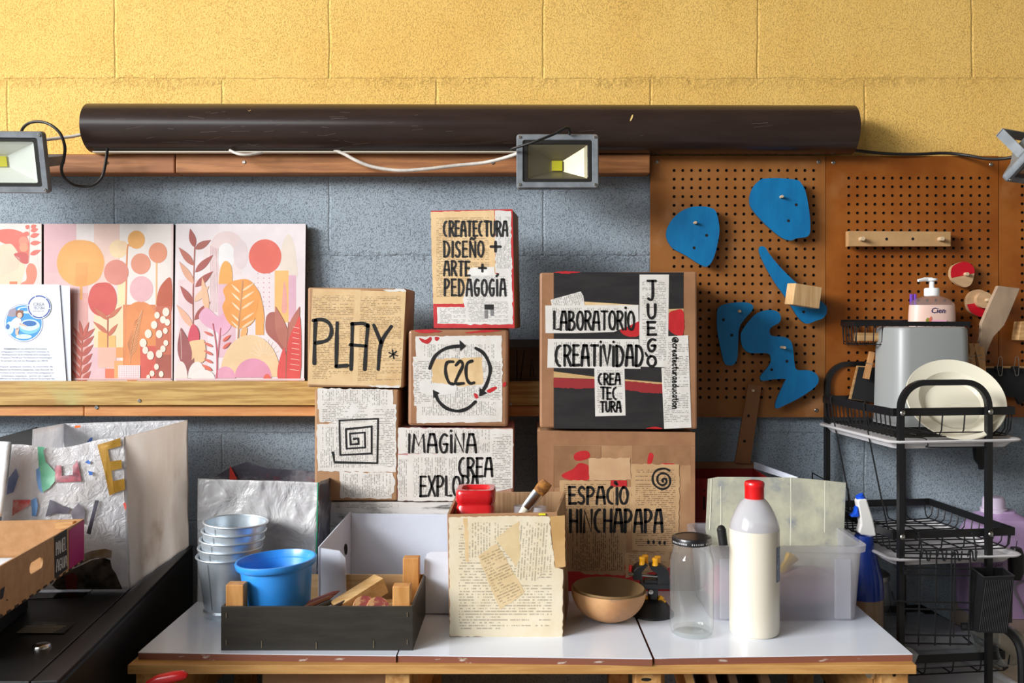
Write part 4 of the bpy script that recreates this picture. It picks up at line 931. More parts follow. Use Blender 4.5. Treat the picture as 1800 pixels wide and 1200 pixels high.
s.add(z5([(290, 1060), (1060, 1030), (1060, 1290), (290, 1290)]), M_redp, name='red_band', label='red painted band')
s.add(tear(z5([(230, 445), (615, 450), (615, 800), (235, 800)])), PG_TAN, 0); s.add(z5([(615, 445), (735, 445), (735, 492), (615, 492)]), M_redp, name='red_patch'); s.add(z5([(610, 495), (770, 495), (770, 830), (610, 830)]), PG_TAN, 90)
s.add(tear(z5([(448, 280), (763, 276), (768, 440), (452, 445)])), mat('faded_tan_paper', (206, 170, 130), .6, c2=(196, 156, 118), ns=14)); s.add(tear(z5([(290, 790), (735, 815), (720, 1160), (420, 1150), (380, 1130), (290, 1130)])), PG_TAND, 90)
s.add(tear(z5([(768, 322), (1132, 326), (1125, 985), (778, 970)])), PG_TAN, 180); s.add(tear(z5([(725, 990), (1060, 985), (1060, 1100), (725, 1180)])), PG_TAN, 0)
g = G(); letter(ESP, z5, 'ESPACiO', 292, 752, 486, 630, 4.6); letter(ESP, z5, 'CHINCHAPAPA', 226, 1014, 655, 842, 5.0, .34)
f.stroke(g, z5([(1055, 370), (1020, 356), (960, 370), (930, 420), (945, 480), (1000, 510), (1050, 490), (1062, 440), (1040, 402), (1000, 392), (968, 415), (970, 460), (1005, 482), (1035, 460), (1025, 432), (1002, 440), (1008, 455)]), 3.8, LOFF)
for x, y in ((898, 910), (938, 910), (983, 914), (1020, 915)): f.disc(g, *z5([(x, y)])[0], 2.4, 3.6, LOFF)
f.disc(g, *z5([(650, 462)])[0], 3, 3.6, LOFF)
part('hand_lettering', g, M_ink, ESP)
# LABORATORIO box
LAB, f = carton('cardboard_box', [(949, 479), (1225, 477), (1226, 754), (949, 752)], 1.872, .2, 'big black-painted box reading LABORATORIO CREATIVIDAD JUEGO, on the kraft box', M_tape, bevel=.004)
s = Sheets(f, LAB)
s.add(z4([(162, 68), (1018, 70), (1018, 1102), (162, 1098)]), M_blackpaint, name='black_field', label='black painted front')
s.add(z4([(365, 262), (722, 285), (722, 300), (365, 285)]), M_blank, name='cardboard_strip'); s.add(z4([(162, 722), (440, 758), (880, 795), (880, 808), (440, 772), (162, 762)]), mat('bare_tan', (196, 160, 108), .6), name='cardboard_strip'); s.add(z4([(915, 312), (1018, 308), (1018, 330), (915, 340)]), mat('bare_tan', (196, 160, 108), .6), name='cardboard_strip')
s.add(tear(z4([(162, 764), (300, 769), (440, 775), (660, 786), (880, 808), (880, 868), (760, 862), (640, 845), (430, 832), (300, 835), (162, 828)]), .8, 4), mat('dark_red_paint', (150, 44, 48), .45), name='red_paint_band'); s.paint([z4([(918, 345), (960, 320), (1015, 325), (1018, 470), (970, 482), (918, 440)]), z4([(600, 445), (690, 400), (722, 390), (722, 485), (640, 488)]), z4([(772, 1098), (830, 1086), (880, 1100)]), z4([(160, 70), (250, 62), (340, 68), (250, 78)])], M_redp, 'red_paint_patch')
s.add(z4([(142, 250), (340, 195), (358, 225), (366, 290), (150, 292)]), PG_WHITE, 75); s.add(z4([(106, 288), (720, 284), (722, 392), (640, 430), (560, 462), (300, 470), (108, 470)]), PG_WHITE, 90); s.add(z4([(124, 508), (722, 510), (735, 705), (500, 702), (120, 698)]), PG_WHITE, 90)
s.add(z4([(728, 84), (922, 84), (914, 695), (726, 690)]), PG_WHITE, 180); s.add(z4([(430, 690), (628, 698), (636, 1012), (436, 1018)]), PG_WHITE, 0); s.add(z4([(916, 490), (1048, 484), (1070, 1092), (890, 1100), (872, 700), (914, 695)]), PG_WHITE, 0)
g = G(); L2 = LOFF+.0003
letter(LAB, z4, 'LABORATORiO', 156, 698, 320, 454, 4.0, .34, L2); letter(LAB, z4, 'CREATiViDAD', 166, 758, 543, 692, 4.6, .36, L2)
f.stroke(g, z4([(766, 600), (776, 618)]), 3.6, L2, k=0)
for ch, y0, y1 in (('J', 120, 255), ('U', 278, 375), ('E', 395, 485), ('G', 505, 590), ('O', 618, 692)): letter(LAB, z4, ch, 772, 842, y0-5, y1+5, 4.5, .3, L2)
for st, x0, x1, y0, y1 in (('CREA', 456, 600, 738, 808), ('TEC', 472, 580, 828, 904), ('TURA', 470, 604, 922, 988)): letter(LAB, z4, st, x0-5, x1+5, y0-6, y1+6, 3.3, .34, L2)
rx0, ry0, rx1, ry1 = X(z4, 985), Y(z4, 498), X(z4, 945), Y(z4, 968)
f.text(g, '@createcturaeducatjon', 0, 1, 0, 1, 2.0, L2, gap=.3, rot=lambda u, v: (rx1+(1-v)*(rx0-rx1)*.9, ry0+u*(ry1-ry0)))
part('hand_lettering', g, M_ink, LAB)
# ------------------------------------------------------------------ workbench of white panels on a plywood and timber frame
TZ = .75
M_lam = mat('white_laminate', (234, 241, 254), .14, spec=.5, coat=.3)
M_brown = mat('brown_panel_edge', (136, 82, 62), .6, c2=(196, 180, 168), ns=26, stretch=(1, 1, 4), lo=.62, hi=.7)
M_plyw = mat('plywood_strip', (206, 156, 92), .6, c2=(184, 134, 74), ns=8, stretch=(1, 4, 14), bump=.1)
M_endg = mat('end_grain', (214, 166, 104), .65, c2=(180, 126, 66), ns=60, stretch=(1, 1, 1), bump=.15)
def tp(px, py, z=TZ):        # point on the table plane under a pixel
    d = (CAMZ-z)*F/(py-CY); return P(px, py, d)
YB = 2.06
def white_panel(a, b, xl, xr, label):
    pa, pb = tp(*a), tp(*b)
    q = [pa, pb, Vector((xr, YB, TZ)), Vector((xl, YB, TZ))]
    t = thing('laminate_slab', label, 'table panel', (pa+pb)/2-Vector((0, 0, .012)), group='white panels forming the table top')
    g = G(); g.prism(q, (0, 0, -.0012)); part('white_face', g, M_lam, t)
    g = G(); g.prism([p-Vector((0, 0, .0012)) for p in q], (0, 0, -.0108)); part('brown_core', g, M_brown, t, label='chipped brown panel edge')
xs = [tp(243, 1146).x, tp(696, 1152).x, tp(699, 1151).x, tp(1146.5, 1157).x, tp(1150.5, 1156).x, tp(1604, 1149).x]
white_panel((243, 1146), (696, 1152), xs[0]-.004, xs[1], 'left white laminated panel, under the buckets and the black crate')
white_panel((699, 1151), (1146.5, 1157), xs[2], xs[3]-.012, 'middle white laminated panel, under the newspaper box and the gourd bowl')
white_panel((1150.5, 1156), (1604, 1149), xs[4]-.012, xs[5], 'right white laminated panel, under the glass jar and the white bottle')
wb = thing('workbench', 'long workbench frame of plywood and timber under the white panels', 'workbench', (0, 1.78, 0))
z0 = TZ-.012; yfr = 1.503
g = G(); g.box(((xs[0]+xs[1])/2-.002, (yfr+YB)/2, z0-.0075), (xs[1]-xs[0]+.010, YB-yfr, .015)); part('plywood_top', g, M_plyw, wb, bevel=.001)
g = G(); g.box(((xs[1]+xs[5])/2+.0005, (yfr+YB)/2, z0-.0075), (xs[5]-xs[1]-.002, YB-yfr, .015)); part('plywood_top', g, M_plyw, wb, bevel=.001)
zl_ = z0-.015
for px0, px1, ex in ((229, 271, 1), (674, 718, 1), (1119, 1166, 1), (1556, 1606, 0)):
    x0, x1 = (px0-CX)*yfr/F, (px1-CX)*yfr/F
    for y in ((yfr+.02, 2.03) if True else ()):
        g = G(); g.box(((x0+x1)/2, y+.022, zl_/2), (x1-x0, .044, zl_)); part('leg', g, M_endg, wb, bevel=.002)
    g = G(); xx = x1+.005 if ex else x0-.006; g.box((xx, (yfr+YB)/2+.02, zl_-.06), (.009, YB-yfr-.06, .12)); part('side_board', g, M_plyw, wb)
g = G(); g.lathe([(.012, 0), (.012, .002), (.006, .004), (0, .004)], 16, P(1532, 1180, 1.545), Vector((0, -1, 0)).to_track_quat('Z', 'Y').to_matrix()); part('bolt', g, M_steel, wb, smooth=1)
g = G(); g.add([P(1136+9*math.cos(a), 1194+3*math.sin(a), yfr+.0195) for a in [2*math.pi*i/20 for i in range(20)]], [tuple(range(20))]); part('bolt_slot', g, M_hole, wb)
g = G(); g.add([P(1572+3*math.cos(a), 1186+3*math.sin(a), yfr+.0195) for a in [2*math.pi*i/20 for i in range(20)]], [tuple(range(20))]); part('bolt_hole', g, M_hole, wb)
g = G(); a = tp(1604, 1147, TZ-.004); g.prism([a+Vector((0, 0, 0)), a+Vector((.012, .004, -.004)), a+Vector((.004, .004, -.024)), a+Vector((-.004, 0, -.016))], (0, .03, 0)); single('metal_plate', g, mat('scuffed_aluminium', (176, 178, 182), .4, .8), 'small bent metal plate poking out at the right front corner of the table', 'metal plate')
# under the table
g = G(); g.box((0.0, 1.78, .35), (1.25, .5, .02)); part('lower_shelf', g, M_plyw, wb)
t = thing('cardboard_box', 'torn brown cardboard box stored under the left half of the table', 'cardboard box', (-.34, 1.70, .36))
g = G(); g.hexa([Vector(p) for p in ((-.47, 1.60, .695), (-.235, 1.60, .70), (-.25, 1.60, .36), (-.47, 1.60, .36), (-.47, 1.86, .695), (-.235, 1.86, .70), (-.25, 1.86, .36), (-.47, 1.86, .36))]); part('carton', g, M_kraft, t, bevel=.003)
for i, (x, w, m, lb) in enumerate(((.27, .014, M_plyw, 'tan board leaning under the table below the glass jar'), (.31, .012, M_kraftd, 'brown board leaning under the table, second from the left'), (.345, .012, M_dkb, 'dark board leaning under the table, third from the left'), (.40, .014, M_dkb, 'dark board leaning under the table, fourth from the left'))):
    g = G(); g.box((x+.05, 1.74, .535), (w, .36, .35), Matrix.Rotation(math.radians(-16), 3, 'Y')); single('leaning_board', g, m, lb, 'board', group='boards leaning under the table')
M_redpl = mat('red_plastic', (212, 34, 38), .3, coat=.3)
g = G(); g.tube([P(262, 1204, 1.44), P(280, 1194, 1.44), P(305, 1189, 1.44), P(322, 1186, 1.44), P(329, 1187, 1.44)], [.008, .0085, .009, .0075, .004], 12, k=0); single('tool_handle', g, M_redpl, 'red plastic tool handle in front of the left table leg', 'tool handle', smooth=1)

# ------------------------------------------------------------------ buckets
M_zinc = mat('galvanised_zinc', (216, 226, 234), .36, .7, c2=(198, 208, 216), ns=26, lo=.3, hi=.7)
bk = []
def bucket(base, tilt, label):
    Mx = Matrix.Translation(base) @ Matrix.Rotation(tilt, 4, 'Y')
    t = thing('metal_bucket', label, 'bucket', group='nested galvanised buckets', M=Mx)
    g = G(); Rr, Rb, H = .0585, .044, .112
    g.lathe([(0, .004), (Rb-.004, .004), (Rb-.003, 0), (Rb, 0), (Rb+.0005, .006), (Rb+.002, .0105), (Rb, .0145), (Rb+.001, .019), (Rr-.002, H-.004), (Rr-.0022, H), (Rr-.0034, H), (Rr-.0036, H-.004), (Rb, .02), (Rb-.001, .007), (0, .007)], 56)
    pail_ = part('pail', g, M_zinc, t, local=True, smooth=1)
    g = G(); g.tube([(Rr*math.cos(a), Rr*math.sin(a), H) for a in [2*math.pi*i/56 for i in range(56)]], .0018, 8, closed=True); part('rolled_rim', g, M_zinc, t, local=True, smooth=1)
    g = G(); a = math.radians(-112); c, s = math.cos(a), math.sin(a)
    g.add([((Rb+.0016)*c-.0008*s*k, (Rb+.0016)*s+.0008*c*k, .02) for k in (-1, 1)]+[((Rr-.0008)*c-.0008*s*k, (Rr-.0008)*s+.0008*c*k, H-.004) for k in (1, -1)], [(0, 1, 2, 3)]); part('seam', g, mat('dark_seam', (150, 156, 160), .45, .6), pail_, local=True)
    return t
b0 = tp(402, 1078); n_ = ('bottom bucket of the nested stack, the only one showing its base', 'second bucket from the bottom of the nested stack', 'middle bucket of the nested stack, third of five', 'fourth bucket of the nested stack, just under the top one', 'top bucket of the nested stack, open and empty')
for i in range(5):
    base = b0+Vector((.0021*i, 0, .0158*i)); M = Matrix.Translation(base) @ Matrix.Rotation(.012*i, 4, 'Y')
    if i == 0: bk = bucket(base, 0, n_[0])
    else: copy_thing(bk, M, n_[i])

# ------------------------------------------------------------------ small silver plastic bag and its coloured back
M_silver = mat('fused_silver_plastic', (206, 205, 206), .3, c2=(186, 184, 186), ns=10, bump=.7, bs=16, bd=.012, coat=.25, dist=1.2)
M_collage = mat('collage_plastic', (86, 86, 100), .3, c2=(150, 152, 162), ns=14, lo=.45, hi=.6, c3=(176, 66, 62), ns3=13, bump=.5, bs=24, bd=.006, coat=.4)
from mathutils import noise as mnoise
def sheet(q, nu, nv, amp, freq, seed, out, g, m=0):
    tl, tr, br, bl = [Vector(p) for p in q]; out = Vector(out)
    def fn(u, v):
        p = tl.lerp(tr, u).lerp(bl.lerp(br, u), v)
        a = amp*mnoise.fractal(Vector((p.x*freq*(.8), p.y*freq, p.z*freq*.55))+Vector((seed, 0, 0)), .9, 2, 4)
        return p+out*a
    g.grid(fn, nu, nv, m, flip=True)
t = thing('silver_bag', 'small crinkled silver plastic bag standing behind the buckets', 'bag', tp(450, 1055))
g = G(); fy = 1.80
c = lambda px, py, d: P(px, py, d)
sheet([c(347, 841, 1.81), c(559, 848, 1.81), c(556, 1064, fy), c(345, 1061, fy)], 60, 60, .010, 13, 3, (0, -1, 0), g); part('front_sheet', g, M_silver, t, smooth=1, solid=.0012)
g = G(); sheet([c(559, 848, 1.81), c(597, 832, 1.99), c(596, 1010, 1.985), c(556, 1064, fy)], 24, 30, .005, 18, 5, (1, 0, 0), g); part('side_sheet', g, M_collage, t, label='red and blue collaged side', smooth=1, solid=.001)
g = G(); sheet([c(372, 846, 1.95), c(597, 840, 1.99), c(596, 1010, 1.985), c(372, 1030, 1.95)], 40, 30, .006, 14, 8, (0, -1, 0), g)
g.prism([c(372, 848, 1.947), c(376, 838, 1.947), c(405, 822, 1.95), c(433, 812, 1.955), c(470, 823, 1.96), c(540, 828, 1.97), c(597, 831, 1.985), c(597, 848, 1.985)], (0, .0008, 0)); part('back_sheet', g, M_collage, t, label='collaged dark back', smooth=1, solid=.001)
g = G(); g.prism([P(*p) for p in ((404, 818, 1.944), (417, 842, 1.944), (403, 844, 1.944))], (0, .001, 0)); part('red_scrap', g, mat('red_plastic_scrap', (214, 52, 36), .4), t)
g = G(); g.tube([c(559, 848, 1.808), c(557, 940, 1.803), c(555, 1000, 1.80)], .0012, 6); part('green_edge', g, mat('green_tape', (40, 160, 110), .4), t)

# ------------------------------------------------------------------ black wooden crate with its contents
M_crate = mat('black_crate_paint', (50, 45, 38), .5, c2=(41, 37, 31), ns=12, stretch=(1, 1, 5), bump=.12, bs=40)
M_craw = mat('raw_poplar', (196, 162, 118), .6, c2=(178, 142, 98), ns=9, stretch=(1, 1, 10))
M_post = mat('orange_pine_post', (208, 152, 88), .6, c2=(188, 130, 66), ns=9, stretch=(6, 6, 1))
A, B_ = tp(388, 1143.5), tp(725, 1145.5); yA = 1.536; x0, x1, h = A.x, B_.x, .0745; yB_ = 1.733
t = thing('wooden_crate', 'low black-painted wooden crate with bare corner posts at the table front', 'crate', ((x0+x1)/2, (yA+yB_)/2, TZ))
def wall(p, s, name='side_board'):
    g = G(); g.box(p, s, m=0); part(name, g, [M_crate], t, bevel=.0008)
xm, ym, zm = (x0+x1)/2, (yA+yB_)/2, TZ+h/2
wall((xm, yA+.002, zm), (x1-x0, .004, h), 'front_board'); wall((x0+.002, ym, zm), (.004, yB_-yA-.008, h)); wall((x1-.002, ym, zm), (.004, yB_-yA-.008, h))
g = G(); g.box((xm, yB_-.002, zm), (x1-x0, .004, h)); part('back_board', g, M_craw, t, label='bare wood back board', bevel=.0008)
g = G(); g.box((xm, yA+.0045, zm), (x1-x0-.01, .001, h-.002)); g.box((x0+.0045, ym, zm), (.001, yB_-yA-.012, h-.002)); g.box((x1-.0045, ym, zm), (.001, yB_-yA-.012, h-.002)); part('inner_lining', g, M_craw, t)
g = G(); g.box((xm, ym, TZ+.003), (x1-x0-.008, yB_-yA-.008, .004)); part('bottom_board', g, M_craw, t)
for px, py, d, yy in ((407, 1024, yA+.018, 0), (452, 973, yB_-.018, 0), (723.5, 978, yB_-.018, 0), (710, 1027, yA+.022, 0)):
    w = .030; c0 = P(px, py, d); zt = c0.z
    xx = min(max(c0.x, x0+.021), x1-.021)
    g = G(); g.box((xx, d, (zt+TZ+.005)/2), (w, .024, zt-TZ-.005)); part('corner_post', g, M_post, t, bevel=.0015)
for px, py in ((398, 1081), (398, 1129), (460, 1132), (556, 1134), (657, 1132), (716, 1080), (716, 1128)):
    g = G(); p = P(px, py, yA-.0006); hh = .006 if py > 1129 and 400 < px < 700 else .004; g.box(p, (.0012, .0012, hh*2)); part('staple', g, mat('rusty_staple', (148, 132, 108), .45, .7), t)
M_bowl = mat('blue_plastic', (56, 152, 240), .32, c2=(46, 142, 232), ns=12, coat=.15)
bc = P(487, 994, 1.6); zb0 = TZ+.0055; Hb = bc.z-zb0+.004
g = G(); tl = Matrix.Rotation(math.radians(5), 3, 'Y')
g.lathe([(0, .003), (.044, .003), (.046, 0), (.050, 0), (.052, .004), (.0622, Hb-.012), (.0675, Hb-.0115), (.0690, Hb-.010), (.0706, Hb-.002), (.0700, Hb), (.0668, Hb+.0004), (.0625, Hb-.010), (.050, .012), (.046, .006), (0, .006)], 60)
g.xf(Matrix.Translation((bc.x, 1.617, zb0+.004)) @ Matrix.Rotation(math.radians(-3), 4, 'Y')); single('plastic_bowl', g, M_bowl, 'bright blue plastic bowl standing in the black crate', 'bowl', smooth=1)
R_ = lambda yaw, pitch: Matrix.Rotation(math.radians(yaw), 3, 'Z') @ Matrix.Rotation(math.radians(pitch), 3, 'Y')
M_wbl = mat('clear_wood_block', (226, 190, 132), .55, c2=(204, 160, 100), ns=7, stretch=(1, 9, 9), bump=.05)
g = G(); g.box(P(632, 1049, 1.635), (.095, .034, .030), R_(38, -21)); single('wood_block', g, M_wbl, 'pale wooden block lying slanted in the black crate', 'wood block', bevel=.001)
g = G(); g.box(P(672, 1065, 1.66), (.085, .045, .012), R_(-8, -4)); single('wood_offcut', g, M_wbl, 'flat pale wood offcut at the right end of the crate', 'wood offcut', bevel=.001)
def stick(a, b, r, m, label, name, cat, n=6):
    g = G(); pa, pb = Vector(a), Vector(b); d = (pb-pa).normalized()
    g.tube([pa, pb-d*.012, pb], [r, r, r*.25], n); single(name, g, m, label, cat)
stick(P(520, 1069, 1.59), P(597, 1038, 1.66), .0042, mat('dusty_pink_pencil', (176, 112, 116), .5), 'pink pencil leaning in the crate, behind the other pencils', 'pencil', 'pencil')
stick(P(526, 1072, 1.575), P(586, 1047, 1.64), .0040, mat('brown_pencil', (156, 98, 72), .5), 'reddish brown pencil leaning in the crate, in front of the pink one', 'pencil', 'pencil')
stick(P(548, 1072, 1.573), P(587, 1055, 1.63), .0045, M_blackp, 'black marker with a grey band lying in the crate', 'marker_pen', 'marker', 10)
stick(P(578, 1072, 1.57), P(616, 1053, 1.62), .0038, mat('dark_brown_pencil', (46, 34, 32), .45), 'dark brown pencil lying in the crate before the wooden block', 'pencil', 'pencil')
for px, py, lb in ((640, 1067, 'round wine-stained wood slice at left in the crate'), (664, 1069, 'round wine-stained wood slice at right in the crate')):
    g = G(); g.lathe([(0, -.006), (.019, -.006), (.020, -.003), (.020, .003), (.019, .006), (0, .006)], 24, P(px, py, 1.60), R_(-70, 55)); single('wood_slice', g, mat('wine_stained_wood', (150, 74, 72), .55, c2=(206, 160, 112), ns=60, lo=.45, hi=.55), lb, 'wood slice', group='wood slices in the crate', smooth=1)

# ------------------------------------------------------------------ open white cardboard box
M_wcard = mat('white_cardboard', (222, 229, 244), .5, c2=(213, 220, 236), ns=8, bump=.15, bs=30)
t = thing('white_box', 'open white cardboard box without lid behind the black crate', 'cardboard box', tp(670, 1075))
d0, d1 = 1.722, 1.885
fl = lambda px, py: tp(px, py)
L0, L1 = tp(562, 1081), Vector((P(617, 900, d1).x, d1, TZ))
g = G(); g.panel([P(562, 961, d0), P(617, 899, d1), L1, Vector((P(562, 961, d0).x, d0, TZ))], (-.003, -.001, 0)); part('left_side', g, M_wcard, t, bevel=.0008)
xr_ = P(830, 900, d1).x
g = G(); g.panel([P(617, 902, d1), P(830, 905, d1), Vector((xr_, d1, TZ)), L1], (0, .003, 0)); part('back_side', g, M_wcard, t, bevel=.0008)
xf_ = P(785, 1080, d0).x+.02
g = G(); g.prism([Vector((P(562, 961, d0).x, d0, TZ+.0005)), Vector((xf_, d0, TZ+.0005)), Vector((xr_, d1, TZ+.0005)), L1+Vector((0, 0, .0005))], (0, 0, .0025)); part('bottom', g, M_wcard, t)
g = G(); q = [P(564, 963, d0), P(597, 968, d0+.002), P(607, 981, d0+.004), P(610, 1078, d0+.004), P(563, 1080, d0)]; g.prism(q, (0, .003, 0)); part('front_flap', g, M_wcard, t)
g = G(); q = [P(744, 1079, d0), P(746, 985, d0), P(750, 974, d0), P(758, 970, d0), P(800, 969, d0), P(800, 1080, d0)]; g.prism(q, (0, .003, 0)); part('front_flap', g, M_wcard, t)
g = G(); hx = P(608, 965, 1.80); e = (P(617, 899, d1)-P(562, 961, d0)); ey = Vector((e.x, e.y, 0)).normalized(); nn = Vector((ey.y, -ey.x, 0))
pl = P(562, 961, d0); ff = Face(pl+nn*.0008, nn); g.add([ff.pt(608+2.6*math.cos(a), 965+10*math.sin(a), .0004) for a in [2*math.pi*i/24 for i in range(24)]], [tuple(range(24))]); part('hand_hole', g, M_hole, t)

# ------------------------------------------------------------------ newspaper-covered open box in front
t = thing('cardboard_box', 'open cardboard box covered in cream book pages, front centre of the table', 'cardboard box', tp(890, 1118))
d0, d1 = 1.603, 1.80
ftl, ftr, fbr, fbl = P(786, 904, d0), P(980, 900, d0), P(990, 1121, d0), P(790, 1119, d0)
fbr.z = fbl.z = TZ
btl, btr = P(803, 866, d1), P(994, 864, d1); bbl, bbr = Vector((btl.x, d1, TZ)), Vector((P(1000, 1100, d1).x, d1, TZ))
M_corr = mat('corrugated_inside', (176, 142, 106), .7, c2=(150, 116, 82), ns=40, stretch=(3, 3, .05), lo=.4, hi=.6)
T = .004
g = G(); g.panel([ftl, ftr, fbr, fbl], (0, T, 0)); part('front_side', g, M_kraft, t, bevel=.001)
g = G(); g.panel([btl, btr, bbr, bbl], (0, T, 0)); part('back_side', g, M_corr, t, bevel=.001)
g = G(); g.panel([ftl+Vector((0, T, 0)), btl, bbl, fbl+Vector((0, T, 0))], (T, 0, 0)); part('left_side', g, M_corr, t)
g = G(); g.panel([ftr+Vector((0, T, 0)), btr, bbr, fbr+Vector((0, T, 0))], (-T, 0, 0)); part('right_side', g, M_corr, t)
g = G(); g.prism([fbl+Vector((T, T, .001)), fbr+Vector((-T, T, .001)), bbr+Vector((-T, 0, .001)), bbl+Vector((T, 0, .001))], (0, 0, .003)); part('bottom', g, M_kraft, t)
f = Face((ftl+fbr)/2, (0, -1, 0)); f.p0.y = d0
s = Sheets(f, t)
s.add(tear(z6([(112, 305), (600, 295), (790, 300), (830, 640), (888, 660), (886, 1130), (120, 1112)]), 1), PG_CREAM, 0)
s.add(tear(z6([(200, 310), (470, 350), (440, 600), (230, 600)])), PG_CREAM, 90); s.add(tear(z6([(210, 310), (240, 312), (250, 610), (228, 605)])), M_blank, name='paper_scrap')
s.add(tear(z6([(595, 300), (795, 300), (832, 640), (760, 670), (700, 740), (545, 770), (580, 620)])), PG_CREAM, 86); s.add(tear(z6([(430, 450), (590, 330), (600, 560), (570, 640)])), mat('yellowed_paper', (226, 204, 162), .55, c2=(214, 188, 142), ns=16), name='paper_scrap')
s.add(tear(z6([(308, 570), (440, 480), (628, 810), (600, 840), (460, 932)]), 1.2), PG_AGED, 24)
s.add(tear(z6([(800, 300), (900, 290), (905, 640), (835, 650)]), .5), mat('bare_box_side', (206, 166, 110), .6, c2=(190, 148, 92), ns=14), name='bare_cardboard')
# things standing in the box
M_redcl = mat('red_wax_plastic', (214, 40, 44), .22, coat=.5, c2=(200, 26, 32), ns=10)
cz = P(837, 856, 1.70).z; cx = P(837, 880, 1.70).x
t = thing('red_container', 'red translucent square container sticking out of the newspaper box', 'container', (cx, 1.70, TZ+.005))
def rr(w, d, r, z): return [Vector((p.x+cx, p.y+1.70, z)) for p in rrect(w, d, r)]
H = cz
g = G(); g.loft([rr(.066, .066, .01, TZ+.005), rr(.070, .070, .012, TZ+.02), rr(.070, .070, .012, H-.032), rr(.067, .067, .012, H-.029), rr(.067, .067, .012, H-.025), rr(.072, .072, .013, H-.021), rr(.072, .072, .013, H-.004), rr(.067, .067, .012, H), rr(.052, .052, .014, H), rr(.046, .046, .014, H-.006)]); part('body', g, M_redcl, t, smooth=1)
def cup(px, py, d, r, hgt, label):
    p = P(px, py, d); g = G(); g.lathe([(r*.8, p.z-hgt), (r, p.z), (r-.0012, p.z), (r*.8-.0012, p.z-hgt+.001), (0, p.z-hgt+.001)], 28, (p.x, p.y, 0)); single('clear_cup', g, clear('clear_cup_plastic', (245, 245, 248), .22, (235, 235, 240), .1), label, 'cup', group='clear cups in the newspaper box', smooth=1)
cup(913, 888, 1.70, .011, .2, 'slim clear cup holding the paintbrush in the newspaper box'); cup(948, 890, 1.70, .0135, .2, 'clear cup right of the paintbrush in the newspaper box')
pb = [P(x, y, 1.69) for x, y in ((903, 925), (926, 889), (946, 866), (962, 847))]
t = thing('paintbrush', 'flat paintbrush with orange bristles sticking out of the newspaper box', 'paintbrush', pb[0])
ax = (pb[3]-pb[0]).normalized(); sd = ax.cross(Vector((0, 1, 0))).normalized(); dp = Vector((0, 1, 0))
def flat(c, w, th): return [c+sd*(w*math.cos(a))+dp*(th*math.sin(a)) for a in [2*math.pi*i/20 for i in range(20)]]
g = G(); g.loft([flat(pb[0]-ax*.03, .004, .004), flat(pb[0], .0055, .004), flat(pb[1], .0075, .004)]); part('handle', g, mat('white_brush_handle', (232, 226, 206), .4), t, smooth=1)
g = G(); g.loft([flat(pb[1]-ax*.004, .0085, .0045), flat(pb[2], .0115, .005)]); part('ferrule', g, mat('nickel_ferrule', (214, 214, 216), .2, 1), t, smooth=1)
g = G(); g.loft([flat(pb[2], .011, .0046), flat(pb[2].lerp(pb[3], .5), .0125, .005), flat(pb[3], .0105, .003)]); part('bristles', g, mat('amber_bristles', (178, 116, 40), .7, c2=(112, 66, 20), ns=120, stretch=(1, 1, 1)), t, smooth=1)
g = G(); g.box(P(953, 903.5, 1.6015), (.012, .002, .003)); single('yellow_clip', g, mat('yellow_scrap', (232, 220, 40), .5), 'tiny yellow scrap on the front rim of the newspaper box', 'scrap')

# ------------------------------------------------------------------ gourd bowl
M_gourd = mat('gourd_skin', (212, 164, 114), .5, c2=(186, 132, 84), ns=9, c3=(150, 122, 102), ns3=24, bump=.08, bs=50)
M_gin = mat('gourd_inside', (148, 118, 78), .7, c2=(134, 106, 70), ns=12)
gc = tp(1067, 1086); zr_ = P(1067, 1034, 1.692).z-TZ; Rg = .0695
t = thing('gourd_bowl', 'round bowl cut from a dried brown gourd, right of the newspaper box', 'bowl', (gc.x, 1.692, TZ))
prof = [(0, 0)]+[(Rg*math.sin(math.radians(a))**.92, zr_*(1-math.cos(math.radians(a)))) for a in range(10, 91, 8)]+[(Rg, zr_)]
g = G(); g.lathe(prof, 56); g.xf(Matrix.Translation((gc.x, 1.692, TZ)) @ Matrix.Rotation(math.radians(2), 4, 'Y')); part('shell', g, M_gourd, t, smooth=80)
g = G(); g.lathe([(Rg, zr_), (Rg-.004, zr_)]+[(max(r-.004, 0), z+.004) for r, z in prof[-2::-1]], 56); g.xf(Matrix.Translation((gc.x, 1.692, TZ)) @ Matrix.Rotation(math.radians(2), 4, 'Y')); part('inside', g, M_gin, t, label='dull olive-brown inside', smooth=80)

# ------------------------------------------------------------------ mini vise
M_vy = mat('yellow_rubber', (250, 176, 20), .4); M_vb = mat('vise_black', (26, 27, 30), .38, c2=(34, 35, 38), ns=30)
vc = tp(1147, 1079); vx, vy = vc.x, vc.y
V = lambda px, py, dd=0: P(px, py, vy+dd)
t = thing('bench_vise', 'small black bench vise with yellow jaw pegs, behind the glass jar', 'vise', (vx, vy, TZ))
k = vy/F
g = G(); g.lathe([(.0405, 0), (.0405, .004), (.037, .008), (.026, .024), (.018, .029), (0, .029)], 40, (vx, vy, TZ)); part('suction_base', g, M_vb, t, smooth=1)
g = G(); p0, p1 = V(1147, 1064), V(1148, 1032); g.tube([p0, p1], .010, 20); part('neck', g, M_vb, t, smooth=1)
g = G(); g.lathe([(.0045, 0), (.0045, .002), (.002, .003), (0, .003)], 16, V(1144, 1040, -.0105), Vector((0, -1, 0)).to_track_quat('Z', 'Y').to_matrix()); part('bolt', g, M_steel, t, smooth=1)
g = G(); g.box(V(1152, 1027), (.056, .03, .010)); g.box(V(1153, 1021), (.045, .022, .008)); part('jaw_bed', g, M_vb, t, bevel=.001)
